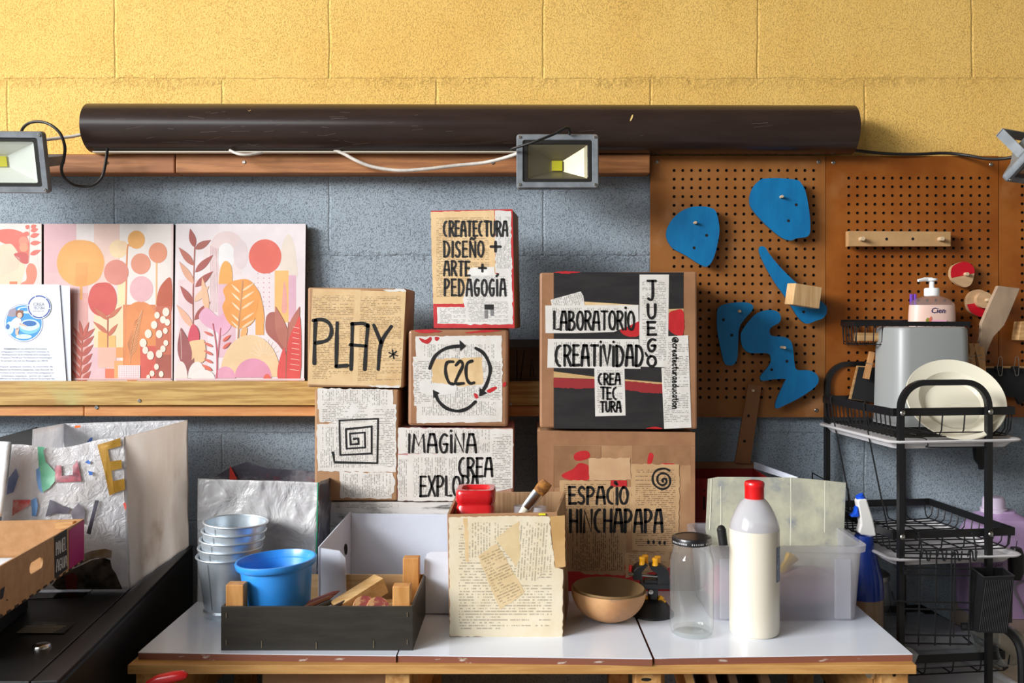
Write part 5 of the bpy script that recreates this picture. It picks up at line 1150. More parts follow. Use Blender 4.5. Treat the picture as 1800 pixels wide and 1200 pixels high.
for sx, pts in ((-1, [(1114, 1020), (1114, 1003), (1120, 997), (1136, 990), (1139, 994), (1128, 1006), (1130, 1020)]), (1, [(1145, 1002), (1144, 996), (1162, 993), (1176, 1004), (1178, 1030), (1156, 1028), (1157, 1010)])):
    g = G(); g.prism([V(x, y, -.014) for x, y in pts], (0, .03, 0)); part('jaw', g, M_vb, t, bevel=.0012)
for x, y, dd in ((1129, 984, -.008), (1134, 981, .008), (1152, 986, -.008), (1156, 983, .008)):
    g = G(); c0 = V(x, y+9, dd); r = .0062; g.lathe([(r*.8, 0), (r, .002), (r*.8, .007), (r*.85, .010), (r*1.02, .0135), (r*.9, .016), (r*.4, .0165), (0, .0155)], 20, c0); part('jaw_peg', g, M_vy, t, label='yellow rubber jaw peg', smooth=1)
g = G(); g.tube([V(1105, 1008.5, -.004), V(1157, 1013, -.004)], .0028, 12); part('screw_bar', g, M_steel, t, smooth=1)
g = G(); g.tube([V(1108, 1004, -.004), V(1109, 993, -.004)], .0035, 12); part('red_handle', g, M_redpl, t, smooth=1)
g = G(); g.lathe([(.004, -.006), (.006, -.003), (.006, .003), (.004, .006)], 14, V(1135, 1052, .002), R_(0, 20), cap0=True, cap1=True); part('side_knob', g, M_vy, t, smooth=1)
g = G(); g.box(V(1160, 1054, -.004), (.009, .008, .016), R_(10, 30)); g.box(V(1165, 1056, -.006), (.012, .006, .006), R_(-20, 15)); part('wing_knob', g, M_vy, t, bevel=.0015)

# ------------------------------------------------------------------ glass jar
M_glass = clear('jar_glass', (252, 254, 253), .07, (236, 240, 240), .03, .9)
jc = tp(1216, 1112); jz = TZ; jx, jy = jc.x, jc.y
t = thing('glass_jar', 'tall empty glass jar with a black lid at the table front', 'jar', (jx, jy, jz))
Rj = .0388; Hj = .164
g = G(); g.lathe([(0, .003), (.028, .002), (.033, 0), (.0365, .003), (Rj, .012), (Rj, Hj-.036), (Rj-.002, Hj-.027), (.0335, Hj-.016), (.0325, Hj-.010), (.0325, Hj)], 56); g.lathe([(.034, .009), (0, .008)], 56); part('glass_body', g, M_glass, t, local=True, smooth=1)
g = G(); g.lathe([(0, Hj-.0035), (.0345, Hj-.0035), (.0352, Hj-.003), (.0352, Hj+.006), (.034, Hj+.0085), (.030, Hj+.009), (.029, Hj+.008), (0, Hj+.008)], 56); lid_ = part('lid', g, mat('black_lid', (30, 29, 31), .3, coat=.3), t, local=True, smooth=1)
g = G(); rg = random.Random(4)
for i in range(26):
    a = math.radians(-168+i*6.2); a2 = a+math.radians(rg.uniform(2, 4.6)); r = .0354
    if i in (9, 10, 17): continue
    g.add([(r*math.cos(a), r*math.sin(a), Hj-.0005), (r*math.cos(a2), r*math.sin(a2), Hj-.0005), (r*math.cos(a2), r*math.sin(a2), Hj+.0025), (r*math.cos(a), r*math.sin(a), Hj+.0025)], [(0, 1, 2, 3)])
part('lid_rim_print', g, mat('pale_print', (188, 186, 188), .5), lid_, local=True)

# ------------------------------------------------------------------ white glue bottle with red cap
bc = tp(1331, 1117); bx, by = bc.x, bc.y+.02
t = thing('glue_bottle', 'tall milky bottle of white liquid with a red flip cap, table front', 'bottle', (bx, by, TZ))
M_milk = mat('cream_liquid', (230, 222, 204), .3, c2=(228, 219, 200), ns=5, coat=.35)
M_frost = clear('frosted_plastic', (250, 250, 252), .62, (206, 206, 213), .12, .8)
Rm_ = .0441; hl = P(1329, 928, by).z-TZ; hn = P(1329, 877, by-.01).z-TZ; hc = P(1329, 846, by).z-TZ
g = G(); g.lathe([(0, .004), (Rm_-.008, .003), (Rm_-.004, 0), (Rm_-.001, .003), (Rm_, .012), (Rm_, hl*.5), (Rm_, hl)], 56, cap1=True); fb_ = part('filled_body', g, M_milk, t, local=True, label='body filled with cream-white liquid', smooth=1)
g = G(); pr = [(Rm_, hl)]
for i in range(1, 10): 
    u = i/9; pr.append((.0175+(Rm_-.0175)*max(0, 1-u**1.35)**.78, hl+(hn-hl)*u))
g.lathe(pr, 56); part('shoulder', g, M_frost, t, local=True, label='empty frosted shoulder', smooth=80)
g = G(); r = .0172; g.lathe([(0, hn-.002), (r, hn-.002), (r, hn+.020), (r+.0006, hn+.021), (r+.0006, hc-.003), (r-.001, hc), (r*.7, hc+.0015), (0, hc+.002)], 40); part('flip_cap', g, mat('glossy_red_cap', (222, 22, 26), .3, coat=.3), t, local=True, label='red flip cap', smooth=1)
g = G(); g.grid(lambda u, v: Vector(((Rm_+.0006)*math.cos(math.radians(-46+u*22)), (Rm_+.0006)*math.sin(math.radians(-46+u*22)), TZ*0+P(1370, 955+v*60, by).z-TZ)), 8, 1); part('side_label', g, mat('blue_grey_label', (92, 104, 132), .45, c2=(168, 176, 196), ns=160, stretch=(1, 1, 3)), fb_, local=True, smooth=1)

# ------------------------------------------------------------------ clear tub with the panel standing in it
M_tub = clear('milky_tub_plastic', (252, 252, 254), .34, (240, 241, 248), .14, .6, True)
tz1 = P(1500, 957, 1.69).z; tx0, tx1 = .338, P(1508, 1090, 1.69).x; tw, td = tx1-tx0, .17; tcx, tcy = (tx0+tx1)/2, 1.69+td/2
t = thing('plastic_tub', 'clear milky plastic storage tub on the right of the table', 'tub', (tcx, tcy, TZ))
def tr(w, d, r, z): return [Vector((p.x, p.y, z)) for p in rrect(w, d, r)]
Ht = tz1-TZ
g = G(); g.loft([tr(tw, td, .018, .001), tr(tw+.018, td+.014, .02, Ht-.012)], 0, True, False); g.loft([tr(tw+.014, td+.010, .018, Ht-.012), tr(tw-.004, td-.004, .016, .004)], 0, False, True); part('tub_walls', g, M_tub, t, local=True, smooth=1)
g = G(); g.loft([tr(tw+.018, td+.014, .02, Ht-.012), tr(tw+.032, td+.028, .024, Ht-.012), tr(tw+.034, td+.030, .024, Ht), tr(tw+.016, td+.012, .018, Ht), tr(tw+.014, td+.010, .018, Ht-.012)], 0, False, False); part('rim', g, M_tub, t, local=True, smooth=1)
for x in (-tw/2+.03, tw/2-.03):
    g = G(); g.box((x, -td/2-.005, Ht/2-.01), (.03, .007, Ht-.03)); part('corner_rib', g, M_tub, t, local=True, bevel=.002)
def lump(name, c, s, m, label, cat, seed):
    g = G(); c = Vector(c)
    def fn(u, v):
        th, ph = u*2*math.pi, v*math.pi; p = Vector((math.cos(th)*math.sin(ph), math.sin(th)*math.sin(ph), math.cos(ph)))
        k = 1+.25*mnoise.noise(p*2.2+Vector((seed, 0, 0))); return c+Vector((p.x*s[0]*k, p.y*s[1]*k, p.z*s[2]*min(k, 1.15)))
    g.grid(fn, 28, 14); return single(name, g, m, label, cat, smooth=90)
lump('crumpled_wrap', (tcx+.055, tcy-.02, TZ+.046), (.085, .05, .035), mat('mauve_plastic', (166, 122, 140), .35, bump=.6, bs=30, bd=.008, coat=.3), 'crumpled mauve plastic wrap inside the clear tub', 'plastic wrap', 3)
lump('crumpled_wrap', (tcx-.10, tcy-.01, TZ+.045), (.03, .05, .036), mat('rose_plastic', (190, 96, 108), .35, bump=.6, bs=30, bd=.008), 'crumpled rose-red plastic at the left end inside the clear tub', 'plastic wrap', 9)
g = G(); g.tube([P(1378, 1004, 1.76), P(1385, 988, 1.755), P(1392, 977, 1.76)], [.012, .009, .014], 9); single('gold_foil', g, mat('gold_foil', (226, 186, 70), .3, .7, bump=.6, bs=60), 'crumpled gold foil twist in the clear tub', 'foil')
g = G(); g.tube([P(1268, 930, 1.75)+Vector((0, 0, 0)), P(1272, 960, 1.75), P(1300, 1060, 1.73)], [.009, .0085, .007], 12); g.lathe([(0, .009), (.006, .006), (.009, 0)], 12, P(1268, 930, 1.75)); single('black_spatula', g, M_blackp, 'black spatula standing handle-up in the left end of the clear tub', 'spatula', smooth=1)
M_board = mat('plastic_coated_board', (198, 196, 172), .35, c2=(164, 164, 152), ns=16, lo=.3, hi=.7, c3=(136, 142, 150), ns3=22, bump=.35, bs=22, bd=.005, coat=.2)
q = [P(1245, 841, 1.855), P(1300, 838, 1.857), P(1395, 839, 1.857), P(1487, 848, 1.855), P(1483, 945, 1.82), P(1480, 1075, 1.79), P(1262, 1075, 1.79), P(1243, 930, 1.83)]
q[5].z = q[6].z = TZ+.006
t = thing('coated_board', 'large yellowish plastic-coated cardboard panel standing in the tub', 'board', (q[5]+q[6])/2)
tl, tr2, br, bl = q[0], q[3], q[5], q[6]
n = (tr2-tl).cross(br-tl).normalized()
if n.y > 0: n = -n
f = Face(tl, n); pts = [(1245, 841), (1262, 838), (1300, 838), (1395, 839), (1440, 843), (1487, 848), (1484, 945), (1478, 1062), (1258, 1062), (1241, 930)]
pp = [f.pt(*p) for p in pts]
for p in pp:
    p.z = max(p.z, TZ+.006)
g = G(); g.prism(pp, -n*.005); part('panel', g, M_board, t)
g = G()
for a, b in (((1267, 855), (1266, 960)), ((1390, 840), (1389, 960)), ((1450, 846), (1448, 960)), ((1250, 842), (1247, 930))): f.stroke(g, [a, ((a[0]+b[0])/2+.6, (a[1]+b[1])/2), b], 1.8, .0008)
part('pale_crease', g, mat('pale_crease', (226, 224, 206), .4), t)

# ------------------------------------------------------------------ red box behind
RB = thing('cardboard_box', 'dark red and brown open cardboard box behind the coated board', 'cardboard box', P(1310, 1000, 2.0))
xa, xb = P(1222, 900, 1.95).x, P(1352, 900, 1.95).x
zt, zb_ = P(1300, 841, 1.95).z, TZ
M_dred = mat('dark_red_carton', (150, 26, 26), .55)
g = G(); g.box(((xa+xb)/2, 1.952, (zt+zb_)/2), (xb-xa, .004, zt-zb_)); part('front_side', g, M_dred, RB)
g = G(); g.box((xb, 2.022, (zt+zb_)/2), (.004, .135, zt-zb_)); g.box((xa, 2.022, (zt+zb_)/2), (.004, .135, zt-zb_)); g.box(((xa+xb)/2, 2.088, (zt+zb_)/2), (xb-xa, .004, zt-zb_)); part('other_sides', g, M_dred, RB)
zt2 = P(1300, 811, 2.09).z
g = G(); g.panel([Vector((xa, 2.084, zt2)), Vector((xb, 2.084, zt2)), Vector((xb, 2.084, zt)), Vector((xa, 2.084, zt))], (0, .004, 0)); part('back_flap', g, M_kraftd, RB)
g = G(); g.panel([Vector((xb, 2.086, zt2)), P(1400, 838, 1.95), P(1398, 846, 1.95), Vector((xb, 2.086, zt))], (.003, 0, 0)); part('side_flap', g, M_wcard, RB, label='pale torn side flap')
f = Face((0, 1.9495, 0), (0, -1, 0)); g = G(); f.poly(g, [(1236, 872), (1239.5, 872), (1239.5, 896), (1236, 896)], .0004); f.disc(g, 1238, 862, 1.6, 1.6, .0004); part('black_slot', g, M_hole, RB)
# ------------------------------------------------------------------ black machine at the left
MZ = CAMZ-.506
M_mach = mat('black_powder_coat', (26, 26, 28), .42, c2=(30, 30, 33), ns=40, bump=.04, bs=200)
M_machg = mat('smoked_glass', (14, 14, 16), .08, coat=.3)
mp = lambda px, py, dz=0: P(px, py, (CAMZ-MZ-dz)*F/(py-CY))
t = thing('black_machine', 'large black metal machine with a flat lid, left of the table', 'machine', (-1.2, 1.65, 0))
e0, e1 = Vector((-.665, 1.285, MZ)), Vector((-.759, 2.06, MZ)); dirv = (e1-e0).normalized()
lf = Vector((-.97, 0, 0))
q = [e0+lf, e0, e1, e1+lf]
g = G(); g.prism([p-Vector((0, 0, .006)) for p in q], (0, 0, -(MZ-.05))); part('cabinet', g, M_mach, t, bevel=.006)
nrm = Vector((-dirv.y, dirv.x, 0)); nrm = nrm if nrm.x < 0 else -nrm
s0, s1 = e0+nrm*.036, e1+nrm*.036
g = G(); g.prism([e0+nrm*.0385+lf*.93, s0+nrm*.0025, s1+nrm*.0025, e1+nrm*.0385+lf*.93], (0, 0, -.0058)); mlid_ = part('lid', g, M_mach, t, bevel=.0012)
g = G(); g.prism([s0, e0, e1, s1], (0, 0, -.0058)); part('side_rail', g, M_mach, t, bevel=.0015)
W1 = [mp(72, 1080), mp(160, 1048), mp(205, 1042), mp(130, 1075)]
g = G(); a = s0+nrm*.07+dirv*.40; b = s0+nrm*.07+dirv*.66; g.prism([a+nrm*.16, a, b, b+nrm*.16], (0, 0, .0012)); part('window', g, M_machg, mlid_, label='smoked glass window in the lid')
g = G(); fx = Face((0, 0, MZ+.0016), (0, 0, 1), (0, 1, 0))
mats = [mat('faint_label_print', (150, 150, 142), .6), mat('label_film', (20, 20, 22), .3)]
fx.poly(g, [(40, 1112), (112, 1113), (132, 1094), (62, 1092)], 0, 1)
for i in range(6):
    y = 1097+i*2.7; x = 62-i*3.6
    fx.poly(g, [(x-(14 if i else -14), y), (x+60-i*2-(0 if i else 22), y), (x+59-i*2-(0 if i else 22), y+1.5), (x-1-(14 if i else -14), y+1.5)], .0004, 0)
part('warning_label', g, mats, mlid_)
g = G(); c = mp(73, 1138); g.lathe([(0, .006), (.009, .0062), (.0125, .005), (.014, .002), (.014, 0)], 32, c); part('round_badge', g, mat('chrome', (206, 202, 196), .2, 1), mlid_, label='chrome round lock', smooth=1)
# raised black deck that carries the tray
BX = []
zb_ = P(148, 985, 1.66).z
g = G(); g.hexa([Vector(p) for p in ((-1.25, 1.33, zb_-.002), (-.83, 1.33, zb_-.002), (-.83, 1.33, MZ+.001), (-1.25, 1.33, MZ+.001), (-1.25, 1.60, zb_-.002), (-.88, 1.60, zb_-.002), (-.88, 1.60, MZ+.001), (-1.25, 1.60, MZ+.001))])
single('black_case', g, M_mach, 'flat black case on the machine, carrying the cardboard tray', 'case', bevel=.002)

# ------------------------------------------------------------------ laser-cut cardboard tray
M_tray = mat('tan_greyboard', (192, 150, 106), .65, c2=(178, 136, 92), ns=60, lo=.3, hi=.7)
M_burn = mat('burnt_edge', (58, 40, 28), .8)
t = thing('cardboard_tray', 'tan cardboard tray with a handle slot and magenta corner, at the left edge', 'tray', P(60, 1040, 1.5))
br_, fr_ = P(148, 985, 1.66), P(-40, 1131, 1.272); fr_.z = br_.z
dv = (fr_-br_); dv.z = 0
hT = .076; up = Vector((0, 0, hT)); perp = Vector((dv.y, -dv.x, 0)).normalized()
if perp.x > 0: perp = -perp
Wd = .42; th = .003
f = Face(br_, -perp)
# side wall facing the table with a slotted hole
def sidewall():
    L = dv.length; u = dv.normalized(); g = G()
    hpx = [(196, 452), (204, 436), (262, 384), (278, 380), (284, 396), (276, 416), (214, 468), (200, 472)]
    hole = [f.pt(x/3.75, 880+y/3.75) for x, y in hpx]
    hu = [((p-br_).dot(u), p.z-br_.z) for p in hole]
    u0, u1 = min(a for a, _ in hu)-.004, max(a for a, _ in hu)+.004
    pt = lambda a, z: br_+u*a+Vector((0, 0, z))
    g.panel([pt(0, hT), pt(u0, hT), pt(u0, 0), pt(0, 0)], perp*th); g.panel([pt(u1, hT), pt(L, hT), pt(L, 0), pt(u1, 0)], perp*th)
    cu = sum(a for a, _ in hu)/len(hu); cz = sum(b for _, b in hu)/len(hu)
    N = 24; sl = (u1-u0)/2-.004; hh = .0095
    ring = []
    for i in range(N):
        a = 2*math.pi*i/N+.01; ca, sa = math.cos(a), math.sin(a)
        ring.append((cu+(sl-hh)*(1 if ca > 0 else -1)+hh*ca, cz+hh*sa))
    outer = []
    for i in range(N):
        a = 2*math.pi*i/N+.01; ca, sa = math.cos(a), math.sin(a); sx = (u1-u0)/2; k = min(sx/abs(ca) if abs(ca) > 1e-6 else 9, ((hT-cz) if sa > 0 else cz)/abs(sa) if abs(sa) > 1e-6 else 9)
        outer.append((cu+ca*k, cz+sa*k))
    for oo in (0, th):
        A_ = [pt(*p)+perp*oo for p in outer]; B2 = [pt(*p)+perp*oo for p in ring]
        g.add(A_+B2, [(i, (i+1) % N, N+(i+1) % N, N+i) for i in range(N)])
    for aa, zz in ((u0, hT), (u1, hT), (u0, 0), (u1, 0)):
        ii = min(range(N), key=lambda i: (outer[i][0]-aa)**2+(outer[i][1]-zz)**2); 
        for oo in (0, th):
            for jj in ((ii+1) % N, (ii-1) % N): g.add([pt(aa, zz)+perp*oo, pt(*outer[ii])+perp*oo, pt(*outer[jj])+perp*oo], [(0, 1, 2)])
    A_ = [pt(*p) for p in ring]; B2 = [p+perp*th for p in A_]; g.add(A_+B2, [(i, (i+1) % N, N+(i+1) % N, N+i) for i in range(N)])
    for z in (0, hT):
        o = pt(u0, z), pt(u1, z); g.add([o[0], o[1], o[1]+perp*th, o[0]+perp*th], [(0, 1, 2, 3)])
    return g
part('slotted_side', sidewall(), M_tray, t)
g = G(); g.panel([br_+up+perp*th, br_+up+perp*Wd, br_+perp*Wd, br_+perp*th], dv.normalized()*th); part('back_side', g, M_tray, t)
g = G(); g.prism([br_+perp*th+dv.normalized()*th+Vector((0, 0, .011)), br_+perp*Wd+dv.normalized()*th+Vector((0, 0, .011)), br_+dv+perp*Wd+Vector((0, 0, .011)), br_+dv+perp*th+Vector((0, 0, .011))], (0, 0, .003)); part('inner_floor', g, M_tray, t)
g = G(); f.poly(g, [(120.5, 932), (147, 913), (147, 982), (121.5, 1000.5)], .0006); part('magenta_panel', g, mat('magenta_card', (176, 20, 108), .5), t, label='magenta card panel')
g = G(); f.poly(g, [(95, 944), (117, 929), (118, 999), (96, 1017)], .0006); tag_ = part('black_tag', g, mat('black_tag', (34, 33, 33), .6), t, label='black tag with pale lettering')
g = G()
def rotp(x0, y0, x1, y1, yb0, yb1):   # box with a sloping baseline
    return lambda u, v: (x0+(x1-x0)*u, (y0+(y1-y0)*u)+v*((yb0-y0)+(yb1-y1-(yb0-y0))*u))
f.text(g, 'PANEL', 0, 1, 0, 1, 1.5, .0011, gap=.3, rot=rotp(97.5, 954, 115, 943, 976, 966)); f.text(g, 'AGUA', 0, 1, 0, 1, 1.5, .0011, gap=.3, rot=rotp(98, 984, 116.5, 976, 1005, 994))
part('tag_lettering', g, mat('chalk_white', (206, 204, 200), .6), tag_)
g = G()
for i in range(15):
    k0 = .02+i*.066; a = br_+dv*k0; b = br_+dv*(k0+.03); g.box((a+b)/2-perp*.0006+Vector((0, 0, .0016)), ((b-a).length, .0012, .0032), Matrix.Rotation(math.atan2(dv.y, dv.x), 3, 'Z'))
part('finger_joints', g, M_burn, t)
g = G()
for q_ in ([(0, 1036), (8, 1030), (5, 1050), (0, 1054)], [(0, 1078), (5, 1081), (0, 1084)], [(10, 1053), (14, 1053), (12, 1056)]): f.poly(g, q_, .0007)
part('black_print', g, M_ink, t)
g = G(); a = br_+dv*.02+up-Vector((0, 0, .008))+perp*.03; g.box(a, (.012, .03, .012), Matrix.Rotation(math.atan2(dv.y, dv.x), 3, 'Z')); part('corner_block', g, M_pine, t)
# white tube in the tray
g = G(); c0 = br_+dv*.66+perp*.010+Vector((0, 0, .0435)); axis = (perp*-1).normalized(); R2 = axis.to_track_quat('Z', 'Y').to_matrix()
g.lathe([(.027, -.11), (.028, 0), (.0265, .001), (.0265, 0), (.024, -.02), (.024, -.10), (0, -.10)], 36, c0, R2); single('white_can', g, mat('white_enamel', (214, 220, 230), .25, coat=.3), 'white round can lying in the cardboard tray at the left edge', 'can', smooth=1)

# ------------------------------------------------------------------ big bag of fused plastic
M_bagc = mat('translucent_grey_plastic', (240, 240, 242), .24, c2=(224, 224, 228), ns=6, bump=.75, bs=55, bd=.006, coat=.35, dist=1.4)
def glow_through(m, k, clear_share):
    n = m.node_tree.nodes; l = m.node_tree.links; b = n['Principled BSDF']; o = n['Material Output']
    t = n.new('ShaderNodeBsdfTranslucent'); x = n.new('ShaderNodeMixShader'); x.inputs[0].default_value = k
    if b.inputs['Base Color'].links: l.new(b.inputs['Base Color'].links[0].from_socket, t.inputs[0])
    else: t.inputs[0].default_value = b.inputs['Base Color'].default_value
    l.new(b.outputs[0], x.inputs[1]); l.new(t.outputs[0], x.inputs[2]); c = n.new('ShaderNodeBsdfTransparent'); y = n.new('ShaderNodeMixShader'); y.inputs[0].default_value = clear_share
    l.new(x.outputs[0], y.inputs[1]); l.new(c.outputs[0], y.inputs[2]); l.new(y.outputs[0], o.inputs[0])
M_bags = mat('stained_plastic_side', (238, 234, 230), .3, c2=(224, 216, 208), ns=5, stretch=(1, 1, .5), bump=.35, bs=14, bd=.01, coat=.2, c3=(204, 190, 178), ns3=9)
glow_through(M_bagc, .4, .18); glow_through(M_bags, .6, .05)
t = thing('plastic_bag', 'big open bag of fused plastic scraps standing on the black machine', 'bag', P(200, 1040, 1.71), )
zt = 1.087
fr = Vector((-.752, 1.712, MZ+.004)); bkr = Vector((-.762, 2.04, MZ+.004)); fl_ = Vector((-1.0, 1.70, MZ+.004)); bl_ = Vector((-1.05, 2.04, MZ+.004))
up = lambda p, z=zt: Vector((p.x, p.y, z))
ftr = P(220, 768, 1.708); ftl = P(20, 781, 1.70)
g = G()
def front(u, v):
    top = ftl.lerp(ftr, u); top.z -= .012*math.sin(math.pi*min(1, u*1.15))**2; p = top.lerp(fl_.lerp(fr, u), v)
    a = mnoise.fractal(Vector((p.x*9, p.y*9, p.z*7))+Vector((11, 0, 0)), .9, 2, 4)
    bow = -.012*math.sin(math.pi*v)*math.sin(math.pi*u)
    return p+Vector((0, .007*a+bow, 0))
g.grid(front, 60, 60, flip=True); part('front_sheet', g, M_bagc, t, smooth=1, solid=.001)
g = G(); sheet([ftr, P(331, 738, 2.04), bkr, fr], 40, 50, .006, 9, 21, (1, 0, 0), g); part('side_sheet', g, M_bags, t, label='stained greyish side', smooth=1, solid=.001)
g = G(); sheet([P(112, 744, 2.04), P(331, 738, 2.04), bkr, bl_], 30, 30, .004, 9, 31, (0, -1, 0), g)
sheet([P(58, 754, 1.85), P(112, 744, 2.04), bl_, Vector((-1.02, 1.85, MZ+.004))], 12, 20, .003, 9, 41, (1, 0, 0), g); part('back_sheet', g, M_bagc, t, smooth=1, solid=.001)
zq = Z(0, 640, 4.286)
def onbag(pts, m, name, label=None, off=.004, k=4):
    """a scrap laid on the curved front sheet"""
    pts = zq(pts); c = (sum(p[0] for p in pts)/len(pts), sum(p[1] for p in pts)/len(pts))
    def proj(px, py):
        bu, bv = .5, .5
        r0 = Vector((0, 0, CAMZ)); rd = Vector(((px-CX)/F, 1, -(py-CY)/F))
        for _ in range(14):
            p = front(bu, bv); q = r0+rd*p.y
            ex = q-p
            W_ = (ftr-ftl).length; H_ = ftl.z-fl_.z
            bu = min(1, max(0, bu+ex.x/W_)); bv = min(1, max(0, bv-ex.z/H_))
        return front(bu, bv)+Vector((0, -off, 0))
    g = G(); n = len(pts); cc = proj(*c)
    dense = []
    for i in range(n):
        a, b = pts[i], pts[(i+1) % n]
        for j in range(k): dense.append((a[0]+(b[0]-a[0])*j/k, a[1]+(b[1]-a[1])*j/k))
    rings = [[proj(c[0]+(x-c[0])*s_, c[1]+(y-c[1])*s_) for x, y in dense] for s_ in (1, .66, .33)]
    N = len(dense)
    g.add(rings[0]+rings[1]+rings[2]+[cc], [(a*N+i, (a+1)*N+i, (a+1)*N+(i+1) % N, a*N+(i+1) % N) for a in (0, 1) for i in range(N)]+[(2*N+i, 3*N, 2*N+(i+1) % N) for i in range(N)])
    part(name, g, m, t, label=label, smooth=1)
gold = mat('gold_plastic', (186, 144, 56), .3, .25, c2=(160, 118, 40), ns=12, bump=.4, bs=30, coat=.3)
onbag([(740, 605), (812, 584), (872, 968), (832, 988), (790, 790)], gold, 'gold_letter_stem', 'gold plastic letter stroke'); onbag([(742, 606), (915, 552), (918, 612), (790, 648)], gold, 'gold_letter_bar')
onbag([(836, 728), (922, 718), (926, 780), (845, 800)], gold, 'gold_letter_bar'); onbag([(850, 880), (945, 858), (950, 940), (842, 975)], gold, 'gold_letter_bar')
rp = mat('red_speckled_plastic', (168, 66, 80), .35, c2=(96, 44, 56), ns=60, coat=.3)
onbag([(420, 760), (470, 758), (476, 830), (425, 885)], rp, 'red_scrap'); onbag([(425, 840), (555, 830), (622, 878), (425, 888)], rp, 'red_scrap'); onbag([(555, 770), (590, 715), (622, 878), (555, 840)], rp, 'red_scrap')
gp = mat('green_plastic', (92, 178, 140), .35, c2=(130, 196, 160), ns=20, coat=.3); bp_ = mat('blue_plastic_scrap', (46, 96, 176), .35, coat=.3); bpl = mat('light_blue_plastic', (110, 160, 220), .35, coat=.3)
onbag([(292, 605), (345, 555), (358, 600), (330, 640), (360, 760), (300, 760)], gp, 'green_scrap'); onbag([(300, 760), (360, 740), (425, 810), (420, 880), (380, 930), (330, 960), (310, 870)], gp, 'green_scrap')
onbag([(648, 735), (672, 718), (692, 735), (680, 752)], bp_, 'blue_scrap'); onbag([(670, 800), (706, 808), (704, 830), (682, 835)], bp_, 'blue_scrap')
onbag([(280, 790), (310, 770), (318, 880), (330, 970), (300, 940), (284, 870)], bpl, 'blue_scrap'); onbag([(245, 1020), (280, 1000), (295, 1060), (280, 1140), (250, 1140)], bpl, 'blue_scrap')
onbag([(70, 860), (130, 780), (150, 840), (110, 960), (58, 980)], mat('deep_blue_plastic', (76, 100, 160), .35, c2=(130, 144, 186), ns=10, coat=.3), 'blue_scrap'); onbag([(108, 1018), (238, 1018), (232, 1060), (160, 1100), (100, 1140)], mat('red_white_plastic', (214, 84, 84), .35, c2=(226, 190, 188), ns=30, coat=.3), 'red_scrap')
dk = mat('dark_grey_plastic', (52, 50, 60), .35, c2=(92, 88, 100), ns=20, coat=.3)
onbag([(385, 1015), (470, 1060), (540, 1080), (520, 1120), (420, 1120), (350, 1145)], dk, 'dark_scrap'); onbag([(725, 1020), (755, 1022), (730, 1110), (690, 1280), (660, 1270), (690, 1150)], dk, 'dark_scrap'); onbag([(540, 1110), (600, 1040), (650, 1100), (640, 1200), (560, 1180)], mat('mid_grey_plastic', (104, 98, 110), .35, c2=(130, 124, 134), ns=20, coat=.3), 'dark_scrap')
onbag([(400, 1660), (450, 1590), (540, 1545), (640, 1500), (700, 1470), (790, 1452), (838, 1470), (850, 1530), (880, 1570), (905, 1630), (930, 1690), (860, 1712), (640, 1715), (460, 1712)], mat('dark_mottled_plastic', (44, 38, 36), .35, c2=(132, 118, 106), ns=22, coat=.3, bump=.5, bs=50), 'dark_scrap'); onbag([(500, 1500), (600, 1440), (700, 1400), (800, 1385), (850, 1400), (846, 1455), (780, 1448), (690, 1466), (600, 1510), (520, 1550)], mat('amber_plastic', (176, 146, 106), .35, c2=(204, 196, 186), ns=16, coat=.3, bump=.4, bs=50), 'amber_scrap'); onbag([(935, 1045), (950, 1035), (962, 1070), (950, 1098)], mat('coral_plastic', (232, 96, 84), .4), 'red_scrap')  # dark mottled and amber patches low on the front sheet
onbag([(500, 1590), (560, 1560), (600, 1600), (585, 1690), (510, 1690)], mat('brick_red_plastic', (140, 62, 58), .4, coat=.3), 'red_scrap', None, .0055)
f = Face(P(220, 750, 2.03), (0, -1, 0)); g = G(); f.poly(g, zq([(568, 463), (612, 458), (614, 474), (570, 480)]), .004); part('orange_scrap', g, mat('orange_scrap', (236, 110, 40), .4), t)
g = G(); f.poly(g, zq([(660, 585), (690, 550), (706, 552), (694, 590)]), .004); part('blue_scrap', g, bp_, t)
# white plastic sheet at the frame edge and the black folder behind
t2 = thing('white_plastic_sheet', 'stiff white plastic sheet at the left frame edge, before the big bag', 'plastic sheet', P(0, 905, 1.66))
g = G(); q = [P(-130, 770, 1.665), P(20, 776, 1.665), P(3, 908, 1.645), P(-130, 912, 1.645)]; sheet(q, 20, 20, .002, 12, 51, (0, -1, 0), g); part('sheet', g, mat('white_fused_plastic', (226, 228, 230), .3, bump=.4, bs=30, bd=.005, coat=.3), t2, smooth=1, solid=.001)
g = G(); f = Face((0, 2.08, 0), (0, -1, .03)); g.prism([f.pt(*p) for p in ((-140, 800), (0, 768), (62, 751), (64, 960), (-140, 960))], (0, .012, 0)); single('black_folder', g, mat('black_card', (26, 25, 26), .6), 'black folder leaning on the wall behind the big plastic bag', 'folder')
